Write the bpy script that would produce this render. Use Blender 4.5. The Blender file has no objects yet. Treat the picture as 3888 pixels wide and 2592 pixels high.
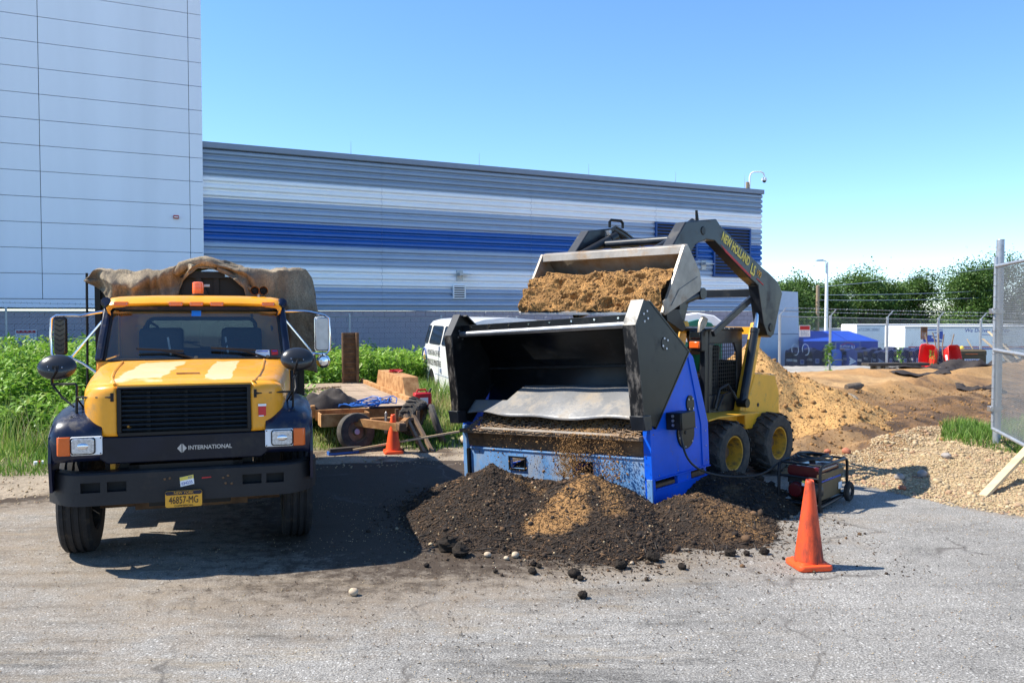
import bpy, bmesh, math, random
import numpy as np
from mathutils import Vector, Matrix

random.seed(7)
RNG = np.random.default_rng(7)
scene = bpy.context.scene
COL = scene.collection
R = math.radians

# ------------------------------------------------------------------ camera, sky, sun, exposure
cam_data = bpy.data.cameras.new('camera')
cam_data.sensor_width = 22.2
cam_data.lens = 18.0
cam_data.clip_start = 0.1
cam_data.clip_end = 2000
cam = bpy.data.objects.new('camera', cam_data)
COL.objects.link(cam)
cam.location = (0, 0, 2.2)
cam.rotation_euler = (R(90 - 1.98), 0, 0)
scene.camera = cam

SUN_EL, SUN_AZ = 51.0, 273.0          # azimuth clockwise from +Y: the sun stands to the left
world = bpy.data.worlds.new('World')
scene.world = world
world.use_nodes = True
wn = world.node_tree
sky = wn.nodes.new('ShaderNodeTexSky')
sky.sky_type = 'NISHITA'
sky.sun_disc = False
sky.sun_elevation = R(SUN_EL)
sky.sun_rotation = R(SUN_AZ)
sky.altitude = 2500
sky.air_density = 1.0
sky.dust_density = 0.0
sky.ozone_density = 4.0
bg = wn.nodes['Background']
bg.inputs['Strength'].default_value = 0.15
hs = wn.nodes.new('ShaderNodeHueSaturation')
hs.inputs['Saturation'].default_value = 1.16
gm_ = wn.nodes.new('ShaderNodeGamma')
gm_.inputs['Gamma'].default_value = 0.90
wn.links.new(sky.outputs['Color'], gm_.inputs['Color'])
wn.links.new(gm_.outputs['Color'], hs.inputs['Color'])
wn.links.new(hs.outputs['Color'], bg.inputs['Color'])

sun_data = bpy.data.lights.new('sun', 'SUN')
sun_data.energy = 4.0
sun_data.angle = R(0.5)
sun_data.color = (1.0, 0.94, 0.83)
sun = bpy.data.objects.new('sun', sun_data)
COL.objects.link(sun)
to_sun = Vector((math.sin(R(SUN_AZ)) * math.cos(R(SUN_EL)), math.cos(R(SUN_AZ)) * math.cos(R(SUN_EL)), math.sin(R(SUN_EL))))
sun.rotation_euler = to_sun.to_track_quat('Z', 'Y').to_euler()
sun.location = to_sun * 60
scene.view_settings.view_transform = 'Standard'
scene.view_settings.look = 'None'
scene.view_settings.exposure = 1.16
scene.view_settings.gamma = 1.0
scene.view_settings.use_curve_mapping = False

# ------------------------------------------------------------------ materials
def mat(name, col, rough=.6, metal=0., var=.15, vs=4., bump=0., bs=60., dirt=None, da=.5, ds=2.5, spec=.4,
        coat=0., emit=None, tint=None, stretch=(1, 1, 1), attr=None, trans=0., fine=0., fs=200.):
    m = bpy.data.materials.new(name)
    m.use_nodes = True
    n, l = m.node_tree.nodes, m.node_tree.links
    b = n['Principled BSDF']
    b.inputs['Roughness'].default_value = rough
    b.inputs['Metallic'].default_value = metal
    b.inputs['Specular IOR Level'].default_value = spec
    b.inputs['Coat Weight'].default_value = coat
    tc = n.new('ShaderNodeTexCoord')
    mp = n.new('ShaderNodeMapping')
    mp.inputs['Scale'].default_value = stretch
    l.new(tc.outputs['Object'], mp.inputs['Vector'])
    def noise(scale, detail=5, rg=.6):
        t = n.new('ShaderNodeTexNoise')
        t.inputs['Scale'].default_value = scale
        t.inputs['Detail'].default_value = detail
        t.inputs['Roughness'].default_value = rg
        l.new(mp.outputs['Vector'], t.inputs['Vector'])
        return t
    def mixn(mode, fac, a, bb):
        x = n.new('ShaderNodeMix')
        x.data_type = 'RGBA'
        x.blend_type = mode
        for s, v in ((0, fac), (6, a), (7, bb)):
            if hasattr(v, 'is_output'):
                l.new(v, x.inputs[s])
            elif v is not None:
                x.inputs[s].default_value = v if s == 0 else (*v[:3], 1)
        return x.outputs[2]
    def ramp(src, p0, p1, c0=(0, 0, 0, 1), c1=(1, 1, 1, 1)):
        r = n.new('ShaderNodeValToRGB')
        r.color_ramp.elements[0].position = p0
        r.color_ramp.elements[1].position = p1
        r.color_ramp.elements[0].color = c0
        r.color_ramp.elements[1].color = c1
        l.new(src, r.inputs[0])
        return r.outputs[0]
    if attr:
        a = n.new('ShaderNodeAttribute')
        a.attribute_name = attr
        c = a.outputs['Color']
    elif tint:                                  # colours spread over the pieces of a mesh by their own attribute
        a = n.new('ShaderNodeAttribute')
        a.attribute_name = 'tint'
        r = n.new('ShaderNodeValToRGB')
        els = r.color_ramp.elements
        while len(els) < len(tint):
            els.new(.5)
        for i, t in enumerate(tint):
            els[i].position = i / (len(tint) - 1)
            els[i].color = (*t, 1)
        l.new(a.outputs['Fac'], r.inputs[0])
        c = r.outputs[0]
    else:
        rgb = n.new('ShaderNodeRGB')
        rgb.outputs[0].default_value = (*col, 1)
        c = rgb.outputs[0]
    if var:
        t = noise(vs)
        lo, hi = 1 - var, 1 + var
        c = mixn('MULTIPLY', 1., c, ramp(t.outputs['Fac'], .3, .7, (lo, lo, lo, 1), (hi, hi, hi, 1)))
    if fine:
        t = noise(fs, 3, .7)
        lo, hi = 1 - fine, 1 + fine
        c = mixn('MULTIPLY', 1., c, ramp(t.outputs['Fac'], .35, .65, (lo, lo, lo, 1), (hi, hi, hi, 1)))
    if dirt:
        t = noise(ds, 8, .7)
        f = ramp(t.outputs['Fac'], .62 - da * .3, .78 - da * .2)
        c = mixn('MIX', f, c, dirt)
        rr = n.new('ShaderNodeMapRange')
        rr.inputs['To Min'].default_value = rough
        rr.inputs['To Max'].default_value = min(1, rough + .35)
        l.new(f, rr.inputs['Value'])
        l.new(rr.outputs[0], b.inputs['Roughness'])
    l.new(c, b.inputs['Base Color'])
    if bump:
        t = noise(bs, 6, .65)
        bp = n.new('ShaderNodeBump')
        bp.inputs['Strength'].default_value = 1.0
        bp.inputs['Distance'].default_value = bump
        l.new(t.outputs['Fac'], bp.inputs['Height'])
        l.new(bp.outputs[0], b.inputs['Normal'])
    if trans:
        tr = n.new('ShaderNodeBsdfTranslucent')
        l.new(c, tr.inputs['Color'])
        mx = n.new('ShaderNodeMixShader')
        mx.inputs[0].default_value = trans
        l.new(b.outputs[0], mx.inputs[1])
        l.new(tr.outputs[0], mx.inputs[2])
        l.new(mx.outputs[0], n['Material Output'].inputs['Surface'])
    return m

def glass(name, tint=(.75, .82, .82), mixf=.12):
    m = bpy.data.materials.new(name)
    m.use_nodes = True
    n, l = m.node_tree.nodes, m.node_tree.links
    n.remove(n['Principled BSDF'])
    tr = n.new('ShaderNodeBsdfTransparent')
    tr.inputs['Color'].default_value = (*tint, 1)
    gl = n.new('ShaderNodeBsdfGlossy')
    gl.inputs['Roughness'].default_value = .03
    fr = n.new('ShaderNodeFresnel')
    fr.inputs['IOR'].default_value = 1.45
    mth = n.new('ShaderNodeMath')
    mth.operation = 'ADD'
    mth.inputs[1].default_value = mixf
    l.new(fr.outputs[0], mth.inputs[0])
    mx = n.new('ShaderNodeMixShader')
    l.new(mth.outputs[0], mx.inputs[0])
    l.new(tr.outputs[0], mx.inputs[1])
    l.new(gl.outputs[0], mx.inputs[2])
    l.new(mx.outputs[0], n['Material Output'].inputs['Surface'])
    return m

M = {}
def defmats():
    d = lambda k, *a, **kw: M.__setitem__(k, mat(k, *a, **kw))
    d('truck_yellow', (.82, .34, .014), .36, var=.1, vs=3, coat=.3, dirt=(.46, .25, .07), da=.28, ds=5)
    d('bare_primer', (.66, .50, .26), .45, var=.12, vs=8)
    d('navy', (.006, .010, .030), .32, var=.3, vs=4, coat=.25, spec=.3, dirt=(.06, .05, .042), da=.25, ds=6)
    d('black_paint', (.006, .006, .007), .42, var=.3, spec=.3, dirt=(.025, .022, .02), da=.15)
    d('hopper_black', (.007, .008, .009), .36, var=.3, vs=6, spec=.3, dirt=(.03, .027, .024), da=.2, ds=5)
    d('bumper_grey', (.017, .017, .019), .5, var=.2, spec=.3, dirt=(.05, .04, .032), da=.2)
    d('scuffed_black', (.010, .010, .011), .4, var=.3, spec=.3, dirt=(.17, .15, .13), da=.42, ds=16, stretch=(1, 1, .35))
    d('lower_navy', (.004, .006, .015), .34, var=.3, vs=4, spec=.3, dirt=(.035, .03, .025), da=.25)
    d('rubber', (.014, .014, .015), .8, var=.3, vs=10, bump=.002, bs=80, dirt=(.075, .058, .042), da=.3, ds=7)
    d('rubber_grey', (.05, .046, .042), .85, var=.3, vs=10, bump=.002, bs=80, dirt=(.12, .1, .08), da=.5, ds=7)
    d('chrome', (.75, .75, .77), .18, 1., var=.05)
    d('steel', (.42, .42, .43), .4, .85, var=.15, vs=10, dirt=(.2, .13, .08), da=.25)
    d('galvanised', (.42, .44, .46), .5, .6, var=.15, vs=12)
    d('gate_pipe', (.36, .39, .43), .5, .5, var=.15, vs=9, dirt=(.22, .17, .12), da=.25)
    d('mesh_wire', (.36, .38, .40), .5, .55, var=.1)
    d('amber', (.75, .13, .012), .25, var=.08, coat=.4)
    d('orange_lens', (.85, .14, .02), .2, var=.06, coat=.5)
    d('white_paint', (.78, .78, .77), .3, var=.04, coat=.4, dirt=(.5, .47, .41), da=.12)
    d('white_plain', (.8, .8, .8), .5, var=.05)
    d('lens', (.55, .58, .6), .08, .5, var=.4, vs=50, coat=.8)
    d('dark_glass', (.01, .014, .018), .06, var=.1, spec=.7)
    d('mirror_back', (.018, .018, .02), .28, var=.15, coat=.3)
    d('brass', (.55, .27, .12), .28, .9, var=.2)
    d('canvas', (.25, .195, .128), .92, var=.3, vs=3, bump=.012, bs=22, dirt=(.13, .10, .075), da=.6, ds=2.2, stretch=(1.6, .4, .7), fine=.3, fs=60)
    d('red_print', (.5, .03, .03), .6)
    d('black_print', (.012, .012, .014), .6, var=0)
    d('plate_gold', (.75, .36, .03), .45, var=.05)
    d('sticker_yellow', (.75, .58, .1), .5)
    d('blue_tape', (.02, .2, .7), .5)
    d('seat_grey', (.04, .045, .05), .8)
    d('cab_liner', (.32, .14, .03), .7)
    d('screener_blue', (.004, .10, .64), .42, var=.1, vs=2.5, spec=.25, dirt=(.16, .14, .12), da=.10, ds=9)
    d('worn_blue', (.12, .27, .52), .55, var=.22, vs=3, dirt=(.30, .29, .27), da=.55, ds=2.2, stretch=(1, 1, .55), fine=.1, fs=60)
    d('rubber_sheet', (.17, .172, .178), .34, var=.15, vs=2.5, bump=.004, bs=9, dirt=(.25, .205, .155), da=.5, ds=3, spec=.5)
    d('rusty_steel', (.17, .115, .075), .7, var=.3, vs=8, bump=.003, bs=60, dirt=(.3, .2, .12), da=.5)
    d('bucket_steel', (.30, .265, .225), .45, .35, var=.25, vs=5, dirt=(.25, .15, .075), da=.45, ds=3.5)
    d('loader_yellow', (.82, .40, .022), .45, var=.12, vs=3, coat=.15, dirt=(.36, .23, .09), da=.22, ds=5)
    d('rim_yellow', (.66, .33, .025), .55, var=.2, dirt=(.13, .09, .05), da=.5, ds=9)
    d('arm_grey', (.012, .015, .021), .36, var=.25, vs=5, spec=.35, coat=.1, dirt=(.045, .04, .035), da=.28, ds=5)
    d('rust_orange', (.36, .17, .06), .8, var=.3, vs=5, bump=.003, bs=40, dirt=(.52, .31, .14), da=.55, ds=5)
    d('rust_dark', (.13, .07, .035), .8, var=.35, vs=7, bump=.004, bs=50, dirt=(.24, .13, .06), da=.5, ds=6)
    d('deck_plate', (.36, .27, .19), .8, var=.25, vs=4, dirt=(.22, .15, .1), da=.5, ds=3)
    d('hose_blue', (.02, .12, .45), .4)
    d('plastic_black', (.016, .016, .017), .45, var=.2)
    d('dark_fabric', (.035, .028, .026), .85, var=.3, vs=8, bump=.004, bs=40)
    d('gas_red', (.45, .012, .018), .4, var=.1)
    d('tank_red', (.085, .004, .006), .28, coat=.4)
    d('cone_orange', (.80, .085, .018), .5, var=.18, vs=6, dirt=(.085, .035, .026), da=.72, ds=8, stretch=(1, 1, .3))
    d('cone_clean', (.88, .095, .02), .5, var=.08, vs=6, dirt=(.5, .09, .03), da=.2, ds=9)
    d('weathered_wood', (.33, .26, .18), .85, var=.25, vs=6, bump=.003, bs=40, stretch=(1, 1, .25))
    d('pine_wood', (.62, .47, .28), .75, var=.15, vs=7, bump=.002, bs=40, stretch=(.2, 1, 1))
    d('dark_timber', (.06, .05, .042), .85, var=.3, vs=8, bump=.004, bs=30)
    d('mailbox_blue', (.005, .011, .055), .55, var=.2, vs=3, spec=.2, dirt=(.014, .016, .03), da=.3)
    d('mailbox_bright', (.01, .13, .55), .35, var=.12, vs=3, coat=.3)
    d('mailbox_worn', (.045, .07, .24), .5, var=.15, vs=3)
    d('barrow_red', (.72, .022, .02), .35, var=.06, coat=.25, dirt=(.6, .09, .06), da=.2)
    d('chest_brown', (.10, .072, .035), .55, var=.15)
    d('toilet_green', (.012, .13, .085), .5, var=.1)
    d('dumpster_blue', (.012, .05, .36), .45, var=.12, dirt=(.02, .04, .16), da=.25)
    d('panel_white', (.78, .82, .92), .5, var=.05, vs=.8, stretch=(1, 1, .2))
    d('siding_grey', (.26, .34, .46), .38, .0, var=.05, vs=.7, coat=.2)
    d('siding_mid', (.33, .42, .57), .36, .0, var=.05, vs=.7, coat=.2)
    d('siding_white', (.86, .88, .92), .34, .0, var=.03, vs=.7, coat=.2)
    d('siding_blue', (.012, .10, .40), .36, var=.06, vs=.7, coat=.2)
    d('louver_blue', (.016, .07, .25), .45, var=.1)
    d('fascia_grey', (.20, .25, .34), .45, var=.05)
    d('block', (.40, .335, .37), .85, var=.1, vs=2, bump=.004, bs=60)
    d('mortar', (.24, .21, .22), .9, bump=.003)
    d('shed_white', (.60, .65, .74), .5, var=.05)
    d('trailer_white', (.90, .90, .90), .45, var=.05, vs=.7, dirt=(.55, .53, .5), da=.2)
    d('post_blue', (.012, .06, .40), .5)
    d('text_blue', (.06, .09, .38), .6)
    d('pole_wood', (.30, .22, .15), .9, var=.2, vs=4, stretch=(1, 1, .2))
    d('bark', (.13, .10, .075), .9, var=.35, vs=5, bump=.02, bs=10, stretch=(1, 1, .3))
    d('yellow_plain', (.75, .5, .04), .5)
    d('skin', (.28, .15, .09), .6, var=.05)
    d('shirt_green', (.03, .3, .13), .85, var=.1)
    d('trousers', (.03, .035, .05), .9)
    d('hair', (.012, .009, .007), .8)
    d('car_blue', (.10, .17, .32), .3, .3, coat=.5)
    d('leaf_tree', None, .55, var=.12, vs=.6, trans=.25, tint=((.05, .105, .02), (.085, .16, .03), (.14, .235, .05)))
    d('leaf_weed', None, .5, var=.15, vs=1.2, trans=.3, tint=((.07, .15, .02), (.11, .25, .025), (.17, .34, .035), (.25, .43, .05), (.32, .40, .10)))
    d('grass_blade', None, .6, var=.2, vs=.8, trans=.3, tint=((.08, .16, .02), (.15, .29, .035), (.25, .38, .07), (.40, .42, .14), (.50, .42, .22)))
    d('weed_stem', (.12, .17, .05), .7)
    d('pebble', None, .75, var=.15, vs=20, tint=((.25, .19, .13), (.36, .265, .15), (.42, .31, .17), (.47, .37, .23), (.30, .17, .10), (.40, .30, .18)))
    d('compost_chip', None, .95, var=.3, vs=30, tint=((.022, .015, .011), (.035, .023, .016), (.05, .032, .02), (.075, .045, .026), (.16, .09, .045)))
    d('sand_grain', None, .95, var=.2, vs=30, tint=((.15, .08, .03), (.25, .135, .05), (.34, .19, .072)))
    d('clod', (.022, .015, .010), .95, var=.4, vs=25, bump=.03, bs=50)
    d('rock', (.30, .27, .25), .85, var=.25, vs=9, bump=.006, bs=30)
    d('tan_stone', (.46, .36, .25), .8, var=.2, vs=12, bump=.003, bs=40)
    d('brick_red', (.38, .14, .08), .85, var=.25, vs=14, bump=.005, bs=40)
    d('soil_load', (.33, .172, .055), .95, var=.4, vs=6, bump=.04, bs=12, fine=.35, fs=60, dirt=(.13, .062, .022), da=.35, ds=7)
    d('heap', None, .95, var=.25, vs=9, bump=.02, bs=45, attr='soil', fine=.35, fs=90)
    d('sand_heap', (.44, .25, .09), .95, var=.2, vs=2.5, bump=.05, bs=7, fine=.22, fs=40)
    d('terrain', None, .95, var=.22, vs=1.3, bump=.03, bs=12, attr='soil', fine=.25, fs=30)
    M['windscreen'] = glass('windscreen', (.66, .78, .84), .08)
    M['cab_glass'] = glass('cab_glass', (.6, .68, .66), .03)
defmats()

def asphalt_material():
    m = mat('asphalt', (.272, .258, .236), .88, var=.14, vs=.5, bump=.012, bs=70, spec=.2)
    n, l = m.node_tree.nodes, m.node_tree.links
    b = n['Principled BSDF']
    old = b.inputs['Base Color'].links[0].from_socket
    tc = [x for x in n if x.type == 'TEX_COORD'][0]
    def noise(s, det=6, rg=.65, vec=None):
        t = n.new('ShaderNodeTexNoise')
        t.inputs['Scale'].default_value = s
        t.inputs['Detail'].default_value = det
        t.inputs['Roughness'].default_value = rg
        l.new(vec or tc.outputs['Object'], t.inputs['Vector'])
        return t.outputs['Fac']
    def ramp(src, stops):
        r = n.new('ShaderNodeValToRGB')
        e = r.color_ramp.elements
        while len(e) < len(stops):
            e.new(.5)
        for i, (p, c) in enumerate(stops):
            e[i].position = p
            e[i].color = (*c, 1) if len(c) == 3 else c
        l.new(src, r.inputs[0])
        return r.outputs[0]
    def mix(mode, f, a, c):
        x = n.new('ShaderNodeMix')
        x.data_type = 'RGBA'
        x.blend_type = mode
        for s, v in ((0, f), (6, a), (7, c)):
            if hasattr(v, 'is_output'):
                l.new(v, x.inputs[s])
            else:
                x.inputs[s].default_value = v if s == 0 else (*v, 1)
        return x.outputs[2]
    g = lambda v: (v, v, v)
    # aggregate: dark binder with pale stones
    vor = n.new('ShaderNodeTexVoronoi')
    vor.inputs['Scale'].default_value = 95
    l.new(tc.outputs['Object'], vor.inputs['Vector'])
    agg = ramp(vor.outputs['Distance'], [(.0, g(1.5)), (.3, g(1.12)), (.55, g(.72)), (1, g(.6))])
    c = mix('MULTIPLY', .5, old, agg)
    c = mix('MULTIPLY', 1., c, ramp(noise(70, 3, .85), [(.36, g(.45)), (.5, g(.98)), (.63, g(1.7))]))
    # single pale and dark stones of the aggregate
    v2 = n.new('ShaderNodeTexVoronoi')
    v2.inputs['Scale'].default_value = 42
    l.new(tc.outputs['Object'], v2.inputs['Vector'])
    sp = n.new('ShaderNodeSeparateColor')
    l.new(v2.outputs['Color'], sp.inputs[0])
    near = ramp(v2.outputs['Distance'], [(.22, g(1)), (.40, g(0))])
    c = mix('MIX', mix('MULTIPLY', 1., near, ramp(sp.outputs[0], [(.80, g(0)), (.84, g(.8))])), c, (.62, .60, .56))
    c = mix('MIX', mix('MULTIPLY', 1., near, ramp(sp.outputs[1], [(.76, g(0)), (.80, g(.75))])), c, (.08, .078, .075))
    c = mix('MULTIPLY', .9, c, ramp(noise(14, 5, .7), [(.3, g(.80)), (.7, g(1.18))]))
    c = mix('MULTIPLY', .9, c, ramp(noise(1.1, 7, .78), [(.3, g(.66)), (.46, g(.98)), (.7, g(1.16))]))
    # smears drawn along the wheel tracks
    mp2 = n.new('ShaderNodeMapping')
    mp2.inputs['Rotation'].default_value = (0, 0, R(-12))
    mp2.inputs['Scale'].default_value = (.35, 1.9, 1)
    l.new(tc.outputs['Object'], mp2.inputs['Vector'])
    gt_ = n.new('ShaderNodeAttribute')
    gt_.attribute_name = 'smear'
    sm_ = ramp(noise(1.6, 8, .75, mp2.outputs['Vector']), [(.36, g(.52)), (.5, g(1.0)), (.66, g(1.16))])
    c = mix('MIX', gt_.outputs['Fac'], c, mix('MULTIPLY', 1., c, sm_))
    c = mix('MIX', mix('MULTIPLY', 1., ramp(noise(2.1, 9, .8, mp2.outputs['Vector']), [(.51, g(0)), (.66, g(.55))]), gt_.outputs['Color']), c, (.31, .25, .17))
    # brown earth trodden in; between truck and heap its dark colour also paints shadow
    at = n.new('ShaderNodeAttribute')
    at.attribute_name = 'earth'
    def madd(a, k, o=None):
        x = n.new('ShaderNodeMath')
        x.operation = 'MULTIPLY'
        l.new(a, x.inputs[0])
        x.inputs[1].default_value = k
        return x.outputs[0]
    def add(a, bb):
        x = n.new('ShaderNodeMath')
        x.operation = 'ADD'
        l.new(a, x.inputs[0])
        l.new(bb, x.inputs[1])
        return x.outputs[0]
    nz = madd(noise(3.2, 9, .78), 1.15)
    e = madd(add(at.outputs['Fac'], nz), .5)
    c = mix('MIX', ramp(e, [(.37, g(0)), (.57, g(.55))]), c, (.235, .175, .115))
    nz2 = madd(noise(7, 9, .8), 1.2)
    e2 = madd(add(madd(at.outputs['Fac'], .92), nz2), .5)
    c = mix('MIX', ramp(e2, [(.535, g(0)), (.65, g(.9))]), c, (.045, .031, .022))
    # wandering cracks
    wv = n.new('ShaderNodeTexVoronoi')
    wv.feature = 'DISTANCE_TO_EDGE'
    wv.inputs['Scale'].default_value = .33
    dn = n.new('ShaderNodeTexNoise')
    dn.inputs['Scale'].default_value = 1.6
    dn.inputs['Detail'].default_value = 7
    l.new(tc.outputs['Object'], dn.inputs['Vector'])
    vm = n.new('ShaderNodeVectorMath')
    vm.operation = 'MULTIPLY_ADD'
    vm.inputs[1].default_value = (.9, .9, 0)
    l.new(dn.outputs['Color'], vm.inputs[0])
    l.new(tc.outputs['Object'], vm.inputs[2])
    l.new(vm.outputs[0], wv.inputs['Vector'])
    ck = ramp(wv.outputs['Distance'], [(.0, g(1)), (.009, g(0))])
    gate = ramp(noise(.8, 3), [(.45, g(0)), (.56, g(.8))])
    ckm = mix('MULTIPLY', 1., ck, gate)
    c = mix('MIX', ckm, c, (.10, .09, .08))
    wv2 = n.new('ShaderNodeTexVoronoi')
    wv2.feature = 'DISTANCE_TO_EDGE'
    wv2.inputs['Scale'].default_value = .22
    vm2 = n.new('ShaderNodeVectorMath')
    vm2.operation = 'MULTIPLY_ADD'
    vm2.inputs[1].default_value = (1.4, 1.4, 0)
    l.new(dn.outputs['Color'], vm2.inputs[0])
    l.new(tc.outputs['Object'], vm2.inputs[2])
    l.new(vm2.outputs[0], wv2.inputs['Vector'])
    c = mix('MIX', mix('MULTIPLY', 1., ramp(wv2.outputs['Distance'], [(.0, g(1)), (.008, g(0))]), ramp(noise(.5, 3), [(.36, g(.22)), (.46, g(0))])), c, (.38, .355, .31))
    l.new(c, b.inputs['Base Color'])
    return m
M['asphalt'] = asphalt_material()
def hood_material():
    """truck yellow whose clear coat has worn through to pale primer in two ragged bands along the bonnet top"""
    m = mat('worn_hood_paint', (.82, .34, .014), .36, var=.1, vs=3, coat=.3, dirt=(.46, .25, .07), da=.25, ds=5)
    n, l = m.node_tree.nodes, m.node_tree.links
    b = n['Principled BSDF']
    old = b.inputs['Base Color'].links[0].from_socket
    tc = [x for x in n if x.type == 'TEX_COORD'][0]
    nz_ = n.new('ShaderNodeTexNoise')
    nz_.inputs['Scale'].default_value = 4.5
    nz_.inputs['Detail'].default_value = 7
    l.new(tc.outputs['Object'], nz_.inputs['Vector'])
    sx = n.new('ShaderNodeSeparateXYZ')
    l.new(tc.outputs['Object'], sx.inputs[0])
    def op(o, a, c=None, cl=False):
        q = n.new('ShaderNodeMath')
        q.operation = o
        q.use_clamp = cl
        for i, v in enumerate((a, c)):
            if v is None: continue
            if hasattr(v, 'is_output'): l.new(v, q.inputs[i])
            else: q.inputs[i].default_value = v
        return q.outputs[0]
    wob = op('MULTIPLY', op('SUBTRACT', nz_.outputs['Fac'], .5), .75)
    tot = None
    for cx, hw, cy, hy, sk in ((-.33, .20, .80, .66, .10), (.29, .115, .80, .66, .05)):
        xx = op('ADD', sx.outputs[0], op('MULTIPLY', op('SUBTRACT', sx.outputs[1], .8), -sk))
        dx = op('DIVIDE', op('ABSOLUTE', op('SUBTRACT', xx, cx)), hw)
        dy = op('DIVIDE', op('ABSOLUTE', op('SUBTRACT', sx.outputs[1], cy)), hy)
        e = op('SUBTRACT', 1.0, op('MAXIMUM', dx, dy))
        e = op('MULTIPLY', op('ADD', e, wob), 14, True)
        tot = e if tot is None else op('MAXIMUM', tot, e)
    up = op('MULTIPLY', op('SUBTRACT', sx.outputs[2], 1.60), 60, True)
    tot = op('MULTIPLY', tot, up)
    x = n.new('ShaderNodeMix')
    x.data_type = 'RGBA'
    l.new(tot, x.inputs[0])
    l.new(old, x.inputs[6])
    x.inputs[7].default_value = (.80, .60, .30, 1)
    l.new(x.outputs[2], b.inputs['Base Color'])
    return m
M['worn_hood_paint'] = hood_material()

# ------------------------------------------------------------------ mesh helpers
class MB:
    """Collects geometry for ONE mesh."""
    def __init__(s):
        s.v, s.f = [], []
    def add(s, vs, fs):
        o = len(s.v)
        s.v += [tuple(p) for p in vs]
        s.f += [tuple(i + o for i in f) for f in fs]
        return s
    def bb(s, x0, x1, y0, y1, z0, z1):
        return s.add([(x, y, z) for z in (z0, z1) for y in (y0, y1) for x in (x0, x1)],
                     [(0, 2, 3, 1), (4, 5, 7, 6), (0, 1, 5, 4), (2, 6, 7, 3), (0, 4, 6, 2), (1, 3, 7, 5)])
    def box(s, c, d, rot=(0, 0, 0)):
        m = Matrix.Translation(c) @ Matrix.Rotation(rot[2], 4, 'Z') @ Matrix.Rotation(rot[1], 4, 'Y') @ Matrix.Rotation(rot[0], 4, 'X')
        vs = [m @ Vector((x * d[0] / 2, y * d[1] / 2, z * d[2] / 2)) for z in (-1, 1) for y in (-1, 1) for x in (-1, 1)]
        return s.add(vs, [(0, 2, 3, 1), (4, 5, 7, 6), (0, 1, 5, 4), (2, 6, 7, 3), (0, 4, 6, 2), (1, 3, 7, 5)])
    def beam(s, a, b, w, h, up=(0, 0, 1)):
        a, b = Vector(a), Vector(b)
        d = (b - a).normalized()
        u = Vector(up)
        if abs(d.dot(u)) > .98:
            u = Vector((1, 0, 0))
        sd = d.cross(u).normalized()
        u = sd.cross(d)
        vs = [p + sd * i * w / 2 + u * j * h / 2 for p in (a, b) for i, j in ((-1, -1), (1, -1), (1, 1), (-1, 1))]
        return s.add(vs, [(3, 2, 1, 0), (4, 5, 6, 7), (0, 1, 5, 4), (1, 2, 6, 5), (2, 3, 7, 6), (3, 0, 4, 7)])
    def prism(s, poly, ax, a0, a1):
        k = len(poly)
        def P(p, a):
            return (a, p[0], p[1]) if ax == 'x' else (p[0], a, p[1]) if ax == 'y' else (p[0], p[1], a)
        vs = [P(p, a0) for p in poly] + [P(p, a1) for p in poly]
        fs = [tuple(range(k))[::-1], tuple(range(k, 2 * k))] + [(i, (i + 1) % k, k + (i + 1) % k, k + i) for i in range(k)]
        return s.add(vs, fs)
    def tube(s, pts, r, n=8, caps=True, closed=False):
        pts = [Vector(p) for p in pts]
        k = len(pts)
        rs = r if isinstance(r, (list, tuple)) else [r] * k
        vs, fs = [], []
        ref = None
        for i, p in enumerate(pts):
            if closed:
                t = (pts[(i + 1) % k] - pts[i - 1])
            else:
                t = pts[min(i + 1, k - 1)] - pts[max(i - 1, 0)]
            t.normalize()
            if ref is None:
                ref = Vector((0, 0, 1)) if abs(t.z) < .9 else Vector((1, 0, 0))
            a = (ref - t * ref.dot(t)).normalized()
            ref = a
            b = t.cross(a)
            for j in range(n):
                q = 2 * math.pi * j / n
                vs.append(p + (a * math.cos(q) + b * math.sin(q)) * rs[i])
        for i in range(k if closed else k - 1):
            i2 = (i + 1) % k
            for j in range(n):
                fs.append((i * n + j, i * n + (j + 1) % n, i2 * n + (j + 1) % n, i2 * n + j))
        if caps and not closed:
            fs.append(tuple(range(n))[::-1])
            fs.append(tuple((k - 1) * n + j for j in range(n)))
        return s.add(vs, fs)
    def cyl(s, a, b, r0, r1=None, n=16):
        return s.tube([a, b], [r0, r0 if r1 is None else r1], n)
    def lathe(s, prof, o, ax, n=24, closed=False, cap=True):
        """prof: (radius, distance along ax)"""
        o, ax = Vector(o), Vector(ax).normalized()
        u = ax.orthogonal().normalized()
        w = ax.cross(u)
        vs, fs = [], []
        for r, t in prof:
            for j in range(n):
                q = 2 * math.pi * j / n
                vs.append(o + ax * t + (u * math.cos(q) + w * math.sin(q)) * r)
        k = len(prof)
        for i in range(k if closed else k - 1):
            i2 = (i + 1) % k
            for j in range(n):
                fs.append((i * n + j, i * n + (j + 1) % n, i2 * n + (j + 1) % n, i2 * n + j))
        if not closed and cap:
            if prof[0][0] > 1e-4:
                fs.append(tuple(range(n))[::-1])
            if prof[-1][0] > 1e-4:
                fs.append(tuple((k - 1) * n + j for j in range(n)))
        return s.add(vs, fs)
    def loft(s, secs, closed=True, caps=True):
        n = len(secs[0])
        vs = [p for q in secs for p in q]
        fs = []
        for i in range(len(secs) - 1):
            for j in range(n if closed else n - 1):
                fs.append((i * n + j, i * n + (j + 1) % n, (i + 1) * n + (j + 1) % n, (i + 1) * n + j))
        if caps and closed:
            fs.append(tuple(range(n))[::-1])
            fs.append(tuple((len(secs) - 1) * n + j for j in range(n)))
        return s.add(vs, fs)
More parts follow.
